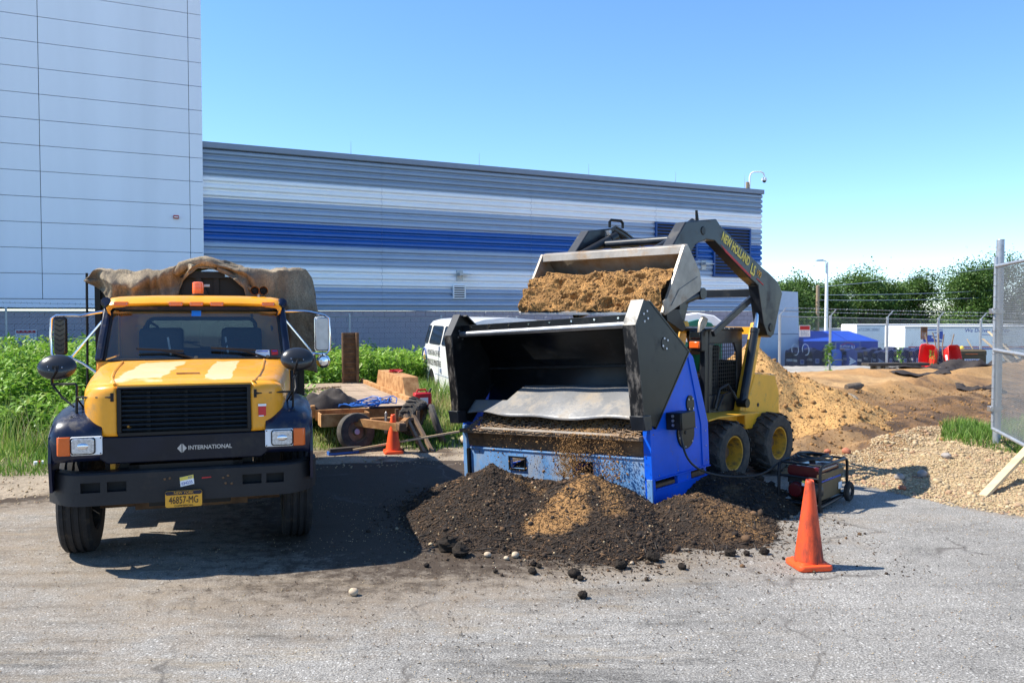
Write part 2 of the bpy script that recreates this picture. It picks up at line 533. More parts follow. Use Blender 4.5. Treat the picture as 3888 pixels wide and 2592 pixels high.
    def grid(s, fn, nu, nv, thick=None):
        vs = [fn(i / nu, j / nv) for i in range(nu + 1) for j in range(nv + 1)]
        fs = [(i * (nv + 1) + j, (i + 1) * (nv + 1) + j, (i + 1) * (nv + 1) + j + 1, i * (nv + 1) + j + 1) for i in range(nu) for j in range(nv)]
        return s.add(vs, fs)
    def ball(s, c, r, n=12, m=8, sq=(1, 1, 1), noise=0., seed=0):
        rr = random.Random(seed)
        vs, fs = [], []
        for i in range(m + 1):
            t = math.pi * i / m
            for j in range(n):
                q = 2 * math.pi * j / n
                k = r * (1 + noise * (rr.random() - .5))
                vs.append((c[0] + k * sq[0] * math.sin(t) * math.cos(q), c[1] + k * sq[1] * math.sin(t) * math.sin(q), c[2] + k * sq[2] * math.cos(t)))
        for i in range(m):
            for j in range(n):
                fs.append((i * n + j, i * n + (j + 1) % n, (i + 1) * n + (j + 1) % n, (i + 1) * n + j))
        return s.add(vs, fs)
    def build(s, name, material, parent=None, smooth=True, ang=38, bevel=0., solid=0., sub=0, segs=2):
        me = bpy.data.meshes.new(name)
        me.from_pydata(s.v, [], s.f)
        if len(s.f) < 30000:
            bm = bmesh.new()
            bm.from_mesh(me)
            bmesh.ops.remove_doubles(bm, verts=bm.verts, dist=1e-5)
            bmesh.ops.recalc_face_normals(bm, faces=bm.faces)
            bm.to_mesh(me)
            bm.free()
        o = bpy.data.objects.new(name, me)
        COL.objects.link(o)
        if material:
            me.materials.append(M[material] if isinstance(material, str) else material)
        if smooth:
            me.polygons.foreach_set('use_smooth', [True] * len(me.polygons))
            me.set_sharp_from_angle(angle=R(ang))
        if parent:
            o.parent = parent
        if solid:
            q = o.modifiers.new('thickness', 'SOLIDIFY')
            q.thickness = solid
            q.offset = 0
        if bevel:
            q = o.modifiers.new('bevel', 'BEVEL')
            q.width = bevel
            q.segments = segs
            q.limit_method = 'ANGLE'
            q.angle_limit = R(40)
        if sub:
            q = o.modifiers.new('subdivision', 'SUBSURF')
            q.levels = q.render_levels = sub
        return o

def tag(o, label=None, cat=None, group=None, kind=None):
    if label: o['label'] = label
    if cat: o['category'] = cat
    if group: o['group'] = group
    if kind: o['kind'] = kind
    return o
def thing(name, label, cat, loc=(0, 0, 0), rz=0., ry=0., group=None):
    o = bpy.data.objects.new(name, None)
    o.empty_display_size = .2
    COL.objects.link(o)
    o.location = loc
    o.rotation_euler = (0, ry, R(rz))
    return tag(o, label, cat, group)
def dup(root, label, loc=None, rz=None, scale=None, group=None):
    r = root.copy()
    COL.objects.link(r)
    if loc is not None: r.location = loc
    if rz is not None: r.rotation_euler = (root.rotation_euler[0], root.rotation_euler[1], R(rz))
    if scale is not None: r.scale = (scale,) * 3 if not hasattr(scale, '__len__') else scale
    tag(r, label, None, group)
    for ch in list(root.children):
        c = ch.copy()
        COL.objects.link(c)
        c.parent = r
        for g in list(ch.children):
            d = g.copy()
            COL.objects.link(d)
            d.parent = c
    return r
def rep(name, src, parent, loc=(0, 0, 0), rot=None, scale=None):
    """Another object sharing the mesh of src."""
    o = src.copy()
    o.name = name
    COL.objects.link(o)
    o.parent = parent
    o.location = loc
    if rot: o.rotation_euler = rot
    if scale: o.scale = scale
    return o
def text(name, body, material, parent, size, o, right, up, sx=1., align='CENTER', ext=.0015, bold=0.):
    cu = bpy.data.curves.new(name, 'FONT')
    cu.body = body
    cu.size = size
    cu.align_x = align
    cu.align_y = 'CENTER'
    cu.extrude = ext
    cu.offset = bold
    cu.resolution_u = 3
    tmp = bpy.data.objects.new(name, cu)
    COL.objects.link(tmp)
    dg = bpy.context.evaluated_depsgraph_get()
    me = bpy.data.meshes.new_from_object(tmp.evaluated_get(dg))
    COL.objects.unlink(tmp)
    bpy.data.objects.remove(tmp)
    me.materials.clear()
    me.materials.append(M[material])
    r, u = Vector(right).normalized(), Vector(up).normalized()
    nrm = r.cross(u)
    m = Matrix((r * sx, u, nrm)).transposed().to_4x4()
    me.transform(m)
    ob = bpy.data.objects.new(name, me)
    COL.objects.link(ob)
    ob.parent = parent
    ob.location = o
    return ob

# numpy value noise, for terrain and heaps
def _hash(ix, iy, seed):
    h = (ix * 374761393 + iy * 668265263 + seed * 974634777) & 0xffffffff
    h = ((h ^ (h >> 13)) * 1274126177) & 0xffffffff
    return ((h ^ (h >> 16)) & 0xffff) / 65535.
def vnoise(x, y, seed=0):
    ix, iy = np.floor(x).astype(np.int64), np.floor(y).astype(np.int64)
    fx, fy = x - ix, y - iy
    fx, fy = fx * fx * (3 - 2 * fx), fy * fy * (3 - 2 * fy)
    a, b = _hash(ix, iy, seed), _hash(ix + 1, iy, seed)
    c, d = _hash(ix, iy + 1, seed), _hash(ix + 1, iy + 1, seed)
    return (a * (1 - fx) + b * fx) * (1 - fy) + (c * (1 - fx) + d * fx) * fy
def fbm(x, y, f=1., o=4, seed=0):
    r, a, t = 0, .5, 0
    for i in range(o):
        r = r + a * vnoise(x * f, y * f, seed + i * 17)
        t += a
        a *= .5
        f *= 2.03
    return r / t
def sstep(a, b, x):
    t = np.clip((x - a) / (b - a), 0, 1)
    return t * t * (3 - 2 * t)
def scatter(name, tv, tf, pts, rots, scl, tint, material, parent=None):
    """Many small pieces as one mesh: template tv/tf placed at pts (N,3) with rotation rots (N,3,3), scale scl (N,3)."""
    tv = np.asarray(tv, float)
    N, K = len(pts), len(tv)
    vs = tv[None] * scl[:, None, :]
    vs = np.einsum('nij,nkj->nki', rots, vs) + np.asarray(pts)[:, None, :]
    vs = vs.reshape(-1, 3)
    me = bpy.data.meshes.new(name)
    k = len(tf[0])
    idx = (np.asarray(tf)[None] + (np.arange(N) * K)[:, None, None]).reshape(-1)
    nf = N * len(tf)
    me.vertices.add(len(vs))
    me.vertices.foreach_set('co', vs.ravel())
    me.loops.add(len(idx))
    me.loops.foreach_set('vertex_index', idx.astype(np.int32))
    me.polygons.add(nf)
    me.polygons.foreach_set('loop_start', (np.arange(nf) * k).astype(np.int32))
    me.update(calc_edges=True)
    a = me.attributes.new('tint', 'FLOAT', 'POINT')
    a.data.foreach_set('value', np.repeat(tint, K).astype(np.float32))
    me.materials.append(M[material])
    o = bpy.data.objects.new(name, me)
    COL.objects.link(o)
    if parent: o.parent = parent
    return o
def rot_random(N, tilt=3.15):
    az, t, sp = RNG.uniform(0, 2 * np.pi, N), RNG.uniform(-tilt, tilt, N), RNG.uniform(0, 2 * np.pi, N)
    return rot_zxz(az, t, sp)
def rot_zxz(az, t, sp):
    N = len(az)
    def rz(a):
        m = np.zeros((N, 3, 3)); c, s = np.cos(a), np.sin(a)
        m[:, 0, 0] = c; m[:, 0, 1] = -s; m[:, 1, 0] = s; m[:, 1, 1] = c; m[:, 2, 2] = 1
        return m
    def rx(a):
        m = np.zeros((N, 3, 3)); c, s = np.cos(a), np.sin(a)
        m[:, 1, 1] = c; m[:, 1, 2] = -s; m[:, 2, 1] = s; m[:, 2, 2] = c; m[:, 0, 0] = 1
        return m
    return rz(az) @ rx(t) @ rz(sp)
OCT_V = [(1, 0, 0), (-1, 0, 0), (0, 1, 0), (0, -1, 0), (0, 0, 1), (0, 0, -1)]
OCT_F = [(0, 2, 4), (2, 1, 4), (1, 3, 4), (3, 0, 4), (2, 0, 5), (1, 2, 5), (3, 1, 5), (0, 3, 5)]
def ico_template():
    bm = bmesh.new()
    bmesh.ops.create_icosphere(bm, subdivisions=1, radius=1)
    bm.verts.ensure_lookup_table()
    v = [tuple(x.co) for x in bm.verts]
    f = [tuple(q.index for q in x.verts) for x in bm.faces]
    bm.free()
    return v, f
ICO_V, ICO_F = ico_template()
CHIP_V = [(-1, -.3, -.2), (-1, .3, -.1), (-1, 0, .3), (1, -.25, -.2), (1, .25, -.1), (1.1, 0, .25)]
CHIP_F = [(0, 1, 2), (3, 5, 4), (0, 3, 4), (0, 4, 1), (1, 4, 5), (1, 5, 2), (2, 5, 3), (2, 3, 0)]
LEAF_V = [(0, 0, 0), (.32, .35, .06), (0, 1, -.12), (-.32, .35, .06)]
LEAF_F = [(0, 1, 2), (0, 2, 3)]
# ------------------------------------------------------------------ ground, asphalt
ASPH = [(-40, -12), (-40, 9.2), (-9, 9.35), (-6.2, 9.6), (-4.4, 10.7), (-2.8, 12.0), (-1, 12.3), (1, 12.6), (2.9, 12.1), (3.7, 11.3),
        (4.35, 10.8), (4.7, 10.3), (5.2, 9.3), (5.6, 8.9), (7.6, 7.5), (12, 3.6), (14, -12)]
def sdist(x, y, poly):
    """signed distance, negative inside"""
    best = np.full(x.shape, 1e9)
    ins = np.zeros(x.shape, bool)
    for (ax, ay), (bx, by) in zip(poly, poly[1:] + poly[:1]):
        dx, dy = bx - ax, by - ay
        t = np.clip(((x - ax) * dx + (y - ay) * dy) / (dx * dx + dy * dy), 0, 1)
        best = np.minimum(best, np.hypot(x - ax - t * dx, y - ay - t * dy))
        c = ((ay > y) != (by > y))
        with np.errstate(divide='ignore', invalid='ignore'):
            ins ^= c & (x < ax + (y - ay) * dx / (dy if dy else 1e-9))
    return np.where(ins, -best, best)

def terr(x, y):
    x, y = np.asarray(x, float), np.asarray(y, float)
    sd = sdist(x, y, ASPH)
    n1, n2 = fbm(x, y, .5, 4, 3), fbm(x, y, 2.6, 4, 9)
    z = -.10 + .13 * sstep(-.55, .45, sd + (n2 - .5) * .5)
    right = sstep(1.5, 3.5, x) * sstep(0, 1.5, sd)
    s = -(x - 4.4) * .66 + (y - 13.4) * .75              # across the wheel ruts
    q = (x - 4.4) * .75 + (y - 13.4) * .66               # along them
    rut = np.exp(-((s - .1 + .2 * (n1 - .5)) / 1.9) ** 2) * sstep(-2, 1, q)
    z += right * rut * (.075 * np.sin(s * 5.2 + 2.5 * fbm(q, s, .5, 3, 5)) + .14 * (n2 - .45))
    z += right * (.10 * (n1 - .5) + .10 * (fbm(x, y, 1.3, 3, 21) - .5) + .06 * (fbm(x, y, 5.5, 3, 23) - .5))
    berm = np.exp(-((s - 2.9 + 1.2 * (n1 - .5)) / .7) ** 2) * sstep(2, 4, q) * .30 * (.3 + n2)
    z += right * berm
    back = np.exp(-((y - 27.5 - .35 * (x - 12)) / 2.6) ** 2) * sstep(7, 10, x)
    z += back * (.10 + .55 * np.maximum(0, fbm(x, y, .45, 3, 41) - .35))
    bank = sstep(5.2, 6.4, x) * sstep(0, 1.3, sd) * np.exp(-((y - 11.5) / 4.) ** 2)
    z += bank * (.10 + .14 * n1)
    left = (1 - sstep(.5, 2, x)) * sstep(.8, 2.5, sd)
    z += left * (.10 * n1)
    # the yard beyond lies lower
    z -= .8 * sstep(33, 41, y) * sstep(4, 9, x) + 2.0 * sstep(44, 62, y)
    return z
def terr1(x, y):
    return float(terr(np.array([x]), np.array([y]))[0])

def axis(*segs):
    out = []
    for a, b, st in segs:
        out += list(np.arange(a, b - 1e-6, st))
    return np.array(out + [segs[-1][1]])
def ground_mesh():
    xs = axis((-600, -80, 65), (-80, -24, 7), (-24, -9, .5), (-9, 2.5, .16), (2.5, 13.5, .075), (13.5, 34, .45), (34, 80, 5), (80, 600, 65))
    ys = axis((-60, -4, 8), (-4, 8, .6), (8, 22, .075), (22, 46, .22), (46, 90, 2.2), (90, 900, 80))
    X, Y = np.meshgrid(xs, ys, indexing='ij')
    Z = terr(X, Y)
    sd = sdist(X, Y, ASPH)
    n1, n2, n3 = fbm(X, Y, .6, 4, 31), fbm(X, Y, 3, 4, 33), fbm(X, Y, .22, 3, 35)
    c = lambda *v: np.array(v)
    base = np.zeros(X.shape + (3,)) + c(.115, .115, .045)
    def lay(mask, col):
        nonlocal base
        base = base * (1 - mask[..., None]) + np.asarray(col) * mask[..., None]
    # grass soil on the left, trodden gravel at the edge of the asphalt
    strip = (1 - sstep(.9, 1.8, sd + (n1 - .5) * 1.2)) * (1 - sstep(2, 4, X))
    lay(strip, c(.30, .245, .18))
    lay(strip * sstep(.52, .66, n2), c(.10, .07, .045))
    right = sstep(1.2, 2.6, X)
    s = -(X - 4.4) * .66 + (Y - 13.4) * .75
    q = (X - 4.4) * .75 + (Y - 13.4) * .66
    lay(right, c(.34, .19, .075))
    lay(right * sstep(.42, .62, n1) * .8, c(.42, .265, .12))
    lay(right * (1 - sstep(20, 25, Y + 4 * (n1 - .5))) * sstep(5.5, 8, X) * .8, c(.21, .115, .05))
    lay(right * sstep(.50, .66, n2) * (1 - sstep(23, 27, Y)) * .7, c(.13, .072, .034))
    dk = right * np.exp(-((s + .1 + (n1 - .5) * 2.2) / 2.3) ** 4)
    lay(np.clip(dk * (.55 + .9 * (n2 - .3)), 0, 1), c(.135, .074, .034))
    lay(np.clip(dk * sstep(.5, .66, n2), 0, 1) * .8, c(.06, .036, .021))
    lay(right * np.exp(-((s - 2.9) / .9) ** 2) * sstep(.35, .6, n1), c(.30, .17, .065))
    grav = right * sstep(1.25, 1.9, -s + (n1 - .5) * .8) * sstep(3.9, 4.5, X)
    lay(grav, c(.34, .255, .145))
    patch = right * sstep(1.4, 2.2, -s) * sstep(7.0, 7.8, X + (n1 - .5)) * sstep(11.2, 12, Y + (n1 - .5))
    lay(patch, c(.16, .15, .06))
    lay(right * sstep(29.5, 30.5, Y + (n1 - .5)) * (1 - sstep(7, 15, Y - 34)), c(.34, .32, .29))
    lay(sstep(44, 50, Y), c(.16, .17, .10))
    nx, ny = X.shape
    me = bpy.data.meshes.new('ground')
    co = np.stack([X, Y, Z], -1).reshape(-1, 3)
    I = np.arange(nx * ny).reshape(nx, ny)
    quads = np.stack([I[:-1, :-1], I[1:, :-1], I[1:, 1:], I[:-1, 1:]], -1).reshape(-1, 4)
    me.vertices.add(len(co))
    me.vertices.foreach_set('co', co.ravel())
    me.loops.add(quads.size)
    me.loops.foreach_set('vertex_index', quads.ravel().astype(np.int32))
    me.polygons.add(len(quads))
    me.polygons.foreach_set('loop_start', (np.arange(len(quads)) * 4).astype(np.int32))
    me.update(calc_edges=True)
    me.polygons.foreach_set('use_smooth', np.ones(len(quads), bool))
    a = me.attributes.new('soil', 'FLOAT_COLOR', 'POINT')
    a.data.foreach_set('color', np.concatenate([base, np.ones(X.shape + (1,))], -1).astype(np.float32).ravel())
    me.materials.append(M['terrain'])
    o = bpy.data.objects.new('ground', me)
    COL.objects.link(o)
    tag(o, kind='structure')
ground_mesh()

def asphalt_mesh():
    xs = axis((-40, -12, 4), (-12, 8, .1), (8, 14, 1))
    ys = axis((-12, 2, 2), (2, 13, .1))
    X, Y = np.meshgrid(xs, ys, indexing='ij')
    nx, ny = X.shape
    sd = sdist(X, Y, ASPH)
    d = lambda x, y, rx, ry: np.exp(-(((X - x) / rx) ** 2 + ((Y - y) / ry) ** 2))
    earth = .0 + .8 * d(-.6, 9.8, 1.5, 2.2) + .5 * d(.6, 7.4, 2.0, .7) + .38 * d(-3, 8.5, 2.2, 2.6) + .30 * d(-5.5, 7.6, 2.4, 1.5) + .36 * d(-1.2, 6.4, 2.2, .9) + .16 * d(-3.2, 5.0, 2.0, 1.2) + .62 * d(-1.7, 10.8, 2.0, 1.5) + .62 * d(-1.6, 9.0, .9, 1.3) + .5 * d(2.6, 9.2, 1.1, 1.6)  # trodden earth, raised between truck and heap to darken the shadowed ground by colour
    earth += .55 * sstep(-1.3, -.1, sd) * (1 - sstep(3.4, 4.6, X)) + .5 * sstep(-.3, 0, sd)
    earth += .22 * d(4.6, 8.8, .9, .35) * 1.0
    smear = np.clip((1 - sstep(.2, 2.6, X)) * (.25 + 1.0 * sstep(.40, .62, fbm(X, Y, .55, 4, 171))) + .18, 0, 1)
    I = np.arange(nx * ny).reshape(nx, ny)
    quads = np.stack([I[:-1, :-1], I[1:, :-1], I[1:, 1:], I[:-1, 1:]], -1).reshape(-1, 4)
    cx, cy = X.ravel()[quads].mean(1), Y.ravel()[quads].mean(1)
    quads = quads[sdist(cx, cy, ASPH) < 0]
    me = bpy.data.meshes.new('asphalt')
    used = np.unique(quads)
    remap = np.full(nx * ny, -1)
    remap[used] = np.arange(len(used))
    z = .012 * (fbm(X, Y, .35, 3, 77) - .5)
    co = np.stack([X, Y, z], -1).reshape(-1, 3)[used]
    me.from_pydata(co.tolist(), [], remap[quads].tolist())
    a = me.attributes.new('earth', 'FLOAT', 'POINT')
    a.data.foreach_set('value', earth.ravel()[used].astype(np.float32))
    a = me.attributes.new('smear', 'FLOAT', 'POINT')
    a.data.foreach_set('value', smear.ravel()[used].astype(np.float32))
    me.polygons.foreach_set('use_smooth', [True] * len(me.polygons))
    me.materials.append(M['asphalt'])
    o = bpy.data.objects.new('asphalt', me)
    COL.objects.link(o)
    tag(o, kind='structure')
asphalt_mesh()

# ------------------------------------------------------------------ the two buildings
BL = thing('metal_building', 'long low building clad in ribbed metal bands of grey, white and dark blue', 'building', (-10.2, 27.5, 0), 26.5)
WL = 24.15
def rib_band(z0, z1, ribs):
    """one sheet with asymmetric ribs; each rib leans out to a broad sloping face and returns underneath"""
    prof = []
    h = (z1 - z0) / ribs
    for k in range(ribs):
        b = z0 + k * h
        prof += [(-.015, b), (-.015, b + .14 * h), (-.125, b + .34 * h), (-.125, b + .50 * h), (-.110, b + .52 * h), (-.110, b + .62 * h), (-.118, b + .64 * h), (-.105, b + .78 * h), (-.02, b + .985 * h)]
    prof.append((-.015, z1 - .0005))
    return prof
bands = [(2.40, 3.10, 3, 'siding_mid'), (3.10, 3.83, 3, 'siding_white'), (3.83, 4.56, 3, 'siding_mid'), (4.56, 5.28, 3, 'siding_blue'),
         (5.28, 6.00, 3, 'siding_mid'), (6.00, 6.72, 3, 'siding_white'), (6.72, 7.60, 4, 'siding_grey')]
joints = [0, 6.1, 12.2, 18.2, WL]
for z0, z1, k, m in bands:
    pr = rib_band(z0, z1, k)
    for a, b in zip(joints[:-1], joints[1:]):
        mb = MB()
        mb.loft([[(a + .004, y, z) for y, z in pr], [(b - .004, y, z) for y, z in pr]], closed=False)
        # butt end of the sheet, seen at the corner of the building
        if b == WL:
            mb.loft([[(b - .004, y, z) for y, z in pr], [(b - .004, .06, z) for y, z in pr]], closed=False)
        mb.build('metal_sheet', m, BL, smooth=False)
mb = MB().bb(0, WL - .06, .02, 13, 2.3, 7.55)
mb.build('wall_core', 'siding_grey', BL, smooth=False)
mb = MB().prism([(-.16, 7.6), (-.19, 7.62), (-.19, 7.80), (.3, 7.84), (13.2, 7.84), (13.2, 7.6)], 'x', -.02, WL + .03)
mb.build('roof_fascia', 'fascia_grey', BL, smooth=False)
mb = MB().prism([(-.02, 2.27), (-.06, 2.27), (-.06, 2.31), (-.03, 2.39), (-.02, 2.39)], 'x', 0, WL)
mb.build('base_flashing', 'siding_grey', BL, smooth=False)

def louver(x0, x1, z0, z1):
    f = MB()
    t = .07
    for a, b, c, d in ((x0, x1, z1 - t, z1), (x0, x1, z0, z0 + t), (x0, x0 + t, z0 + t, z1 - t), (x1 - t, x1, z0 + t, z1 - t)):
        f.bb(a, b, -.21, -.10, c, d)
    fr = f.build('louver_vent', 'louver_blue', BL, smooth=False)
    MB().bb(x0 + t, x1 - t, -.137, -.127, z0 + t, z1 - t).build('backing', 'black_print', fr, smooth=False)
    n = int((z1 - z0 - 2 * t) / .13)
    h = (z1 - z0 - 2 * t) / n
    bl = MB().prism([(-.205, 0), (-.205, .022), (-.165, .05), (-.165, .036)], 'x', x0 + t, x1 - t).build('blade', 'louver_blue', fr, smooth=False)
    bl.location.z = z0 + t + .012
    for k in range(1, n):
        rep('blade', bl, fr, (0, 0, z0 + t + .012 + k * h))
louver(18.13, 20.36, 4.47, 6.05)
louver(21.28, 23.4, 3.8, 6.0)
def small_vent():
    x0, x1, z0, z1 = 8.84, 9.34, 2.74, 3.24
    f = MB()
    for a, b, c, d in ((x0, x1, z1 - .03, z1), (x0, x1, z0, z0 + .03), (x0, x0 + .03, z0 + .03, z1 - .03), (x1 - .03, x1, z0 + .03, z1 - .03)):
        f.bb(a, b, -.2, -.1, c, d)
    fr = f.build('wall_vent', 'siding_white', BL, smooth=False)
    MB().bb(x0 + .03, x1 - .03, -.14, -.13, z0 + .03, z1 - .03).build('backing', 'black_print', fr, smooth=False)
    sl = MB().bb(x0 + .03, x1 - .03, -.195, -.15, 0, .035).build('slat', 'siding_white', fr, smooth=False)
    sl.location.z = z0 + .075
    for k in range(1, 5):
        rep('slat', sl, fr, (0, 0, z0 + .075 + k * .085))
small_vent()
for x, z in ((9.12, 3.60), (20.75, 4.3)):
    o = MB().bb(x - .13, x + .13, -.16, -.10, z - .2, z + .2).build('lamp_box', 'galvanised', BL, bevel=.01)
    MB().prism([(x - .1, z - .02), (x + .42, z + .03), (x + .42, z + .05), (x - .1, z + .10)], 'y', -.42, -.16).build('lamp_head', 'galvanised', o, bevel=.008)
for x in (5.0, 10.0, 14.9, 19.3):
    MB().cyl((x, 0, 7.8), (x, 0, 8.28), .012, .004, 5).build('lightning_rod', 'steel', BL)
cam_x = 23.45
o = MB().tube([(cam_x, -.02, 7.8), (cam_x, -.02, 8.35), (cam_x + .03, -.06, 8.5), (cam_x + .14, -.10, 8.58), (cam_x + .5, -.2, 8.6), (cam_x + .62, -.24, 8.53), (cam_x + .66, -.25, 8.4)], .035, 8).build('camera_gooseneck', 'white_plain', BL)
MB().lathe([(.03, .12), (.10, .08), (.12, 0), (.115, -.05)], (cam_x + .66, -.25, 8.25), (0, 0, 1), 14).build('camera_housing', 'white_plain', o)
MB().ball((cam_x + .66, -.25, 8.2), .095, 12, 8).build('camera_dome', 'dark_glass', o)
MB().bb(cam_x - .2, cam_x - .08, -.08, .02, 7.8, 8.12).build('junction_box', 'weathered_wood', o, smooth=False)
MB().cyl((cam_x - .28, 0, 7.8), (cam_x - .28, 0, 8.45), .012, .004, 5).build('lightning_rod', 'steel', BL)

# block base, running on under the panelled tower
mb = MB().bb(-15, WL - .06, .012, .4, -.3, 2.262)
wall = mb.build('block_wall', 'mortar', BL, smooth=False)
bm_ = MB().bb(.005, .392, -.012, .05, .005, .192)
first = None
rest = MB()
for r in range(12):
    z = 2.262 - .2 * (r + 1)
    for c in range(98):
        x = -15 + .4 * c - (.2 if r % 2 else 0)
        if x + .4 > WL - .05 or x < -15: continue
        jit = RNG.uniform(-.003, .003)
        if r < 6 and ((2.4 < x < 12.0) or (-10.2 < x < -1.6)):
            if first is None:
                first = bm_.build('block', 'block', wall, smooth=False)
                first.location = (x, jit, z)
            else:
                rep('block', first, wall, (x, jit, z))
        else:
            rest.bb(x + .005, x + .392, -.012 + jit, .05, z + .005, z + .192)
tag(rest.build('block_courses', 'block', wall, smooth=False), kind='stuff')

PB = thing('panel_building', 'tall tower building faced with smooth pale blue-white rectangular metal panels', 'building', (-10.2, 27.5, 0), 26.5)
MB().bb(-26, -.03, -.20, 14, 2.36, 13.8).build('wall_core', 'black_print', PB, smooth=False)
cols = [-13.1, -8.85, -4.63, -.41, .0]
shared = {}
for k in range(15):
    z0 = 2.62 + .767 * k
    for i, (a, b) in enumerate(zip(cols[:-1], cols[1:])):
        if i not in shared:
            shared[i] = MB().bb(.008, b - a - .008, -.28, -.21, .007, .760).build('panel', 'panel_white', PB, smooth=False, bevel=.006)
            shared[i].location = (a, 0, z0)
        else:
            rep('panel', shared[i], PB, (a, 0, z0))
MB().bb(-13.1, 0, -.265, -.205, 2.36, 2.61).build('base_trim', 'panel_white', PB, smooth=False)
o = MB().bb(-.92, -.76, -.36, -.28, 5.22, 5.33).build('alarm_strobe', 'gas_red', PB, bevel=.01)
MB().bb(-.90, -.78, -.375, -.36, 5.25, 5.29).build('strobe_lens', 'white_plain', o, smooth=False)
MB().bb(-.03, .0, -.2, .02, 2.36, 13.8).build('corner_trim', 'panel_white', PB, smooth=False)

# pale shed past the far end of the metal building
SH = thing('white_shed', 'plain white metal shed with tapering side beyond the corner of the ribbed building', 'building', (14.3, 44, -1.0), 14)
MB().prism([(-1.4, 0), (1.12, 0), (.93, 4.3), (-1.4, 4.42)], 'y', 0, 5).build('wall_lower', 'shed_white', SH, smooth=False)
MB().bb(-1.4, 1.0, -.02, -.005, 2.05, 2.1).build('seam', 'fascia_grey', SH, smooth=False)
MB().bb(-1.4, .95, -.02, -.005, 3.3, 3.33).build('seam', 'fascia_grey', SH, smooth=False)

# ------------------------------------------------------------------ chain link fences
def mesh_panel(p0, p1, zb0, zt0, zb1, zt1, pitch, r, name, parent, material='mesh_wire'):
    """diagonal wires between two posts"""
    p0, p1 = Vector((*p0, 0)), Vector((*p1, 0))
    L = (p1 - p0).length
    H = zt0 - zb0
    d = (p1 - p0) / L
    nrm = Vector((d.y, -d.x, 0))
    mb = MB()
    k = int((L + H) / pitch) + 1
    for sgn in (1, -1):
        for i in range(k):
            a = i * pitch - H
            u0, u1 = a, a + H
            v0, v1 = 0., 1.
            if u0 < 0: v0 = -u0 / H; u0 = 0
            if u1 > L: v1 = 1 - (u1 - L) / H; u1 = L
            if v1 - v0 < .02: continue
            if sgn < 0: u0, u1 = L - u0, L - u1
            def P(u, v):
                t = u / L
                zb, zt = zb0 + (zb1 - zb0) * t, zt0 + (zt1 - zt0) * t
                q = p0 + d * u
                return Vector((q.x, q.y, zb + (zt - zb) * v)) + nrm * (sgn * r * .9)
            mb.tube([P(u0, v0), P(u1, v1)], r, 3, caps=False)
    return tag(mb.build(name, material, parent, smooth=False), kind='stuff')

def fence(name, label, pts, pr, arm, gap_mesh, wire_r, nwire=3):
    """pts: (x, y, z bottom, z top)"""
    t = thing(name, label, 'fence', (0, 0, 0))
    for i, (x, y, zb, zt) in enumerate(pts):
        p = MB().cyl((x, y, zb - .3), (x, y, zt + .02), pr, n=8).build('post', 'galvanised', t)
        if arm:
            MB().beam((x, y, zt), (x + arm[0], y + arm[1], zt + arm[2]), .05, .03).build('barb_arm', 'galvanised', p, smooth=False)
        else:
            MB().lathe([(pr * 1.2, 0), (pr * 1.1, .03), (.01, .05)], (x, y, zt + .02), (0, 0, 1), 8).build('post_cap', 'galvanised', p)
    for a, b in zip(pts[:-1], pts[1:]):
        mesh_panel(a[:2], b[:2], a[2], a[3] - .05, b[2], b[3] - .05, gap_mesh, wire_r, 'wire_mesh', t)
    for k in range(nwire):
        f = (k + 1) / nwire if nwire > 1 else 1
        off = Vector(arm) * f if arm else Vector((0, 0, .06 + .13 * k))
        mb = MB()
        mb.tube([Vector((p[0], p[1], p[3])) + off for p in pts], .006, 4)
        rr = random.Random(k)
        for a, b in zip(pts[:-1], pts[1:]):
            A, B = Vector((a[0], a[1], a[3])) + off, Vector((b[0], b[1], b[3])) + off
            n = int((B - A).length / .14)
            for j in range(n):
                c = A.lerp(B, (j + .5) / n)
                mb.tube([c + Vector((rr.uniform(-.03, .03), rr.uniform(-.03, .03), .03)), c - Vector((rr.uniform(-.03, .03), rr.uniform(-.03, .03), .03))], .006, 3)
        mb.build('barbed_wire', 'galvanised', t, smooth=False)
    MB().tube([(p[0], p[1], p[3] - .05) for p in pts], .018 if not arm else .012, 5).build('top_rail', 'galvanised', t)
    return t
dirw, off = Vector((.895, .446, 0)), Vector((1.15, -2.3, 0))
bo = Vector((-10.2, 27.5, 0))
fp = []
for t_ in (-15, -11.8, -8.6, -5.4, -2.2, 1, 4.2, 7.4, 10.3, 13.4, 16.5):
    p = bo + dirw * t_ + off
    fp.append((p.x, p.y, .02, 2.46 - .018 * (t_ + 15)))
fence('chain_link_fence', 'long chain link fence topped with barbed wire running in front of the mauve block wall', fp, .03, None, .105, .0058, 2)
rp = []
for px, d in ((1791, 30.2), (1907, 31.2), (2038, 32.2), (2155, 33.2), (2253, 34.2), (2362, 35.2), (2480, 36.5)):
    x = (px - 1176) / 1907 * d
    g = terr1(x, d)
    rp.append((x, d, g, 2.12 - .004 * (px - 1791) / 10))
fence('yard_fence', 'chain link fence with slanting barbed wire arms between the sandy ground and the mailboxes', rp, .05, (.20, -.05, .26), .1, .0020, 2)

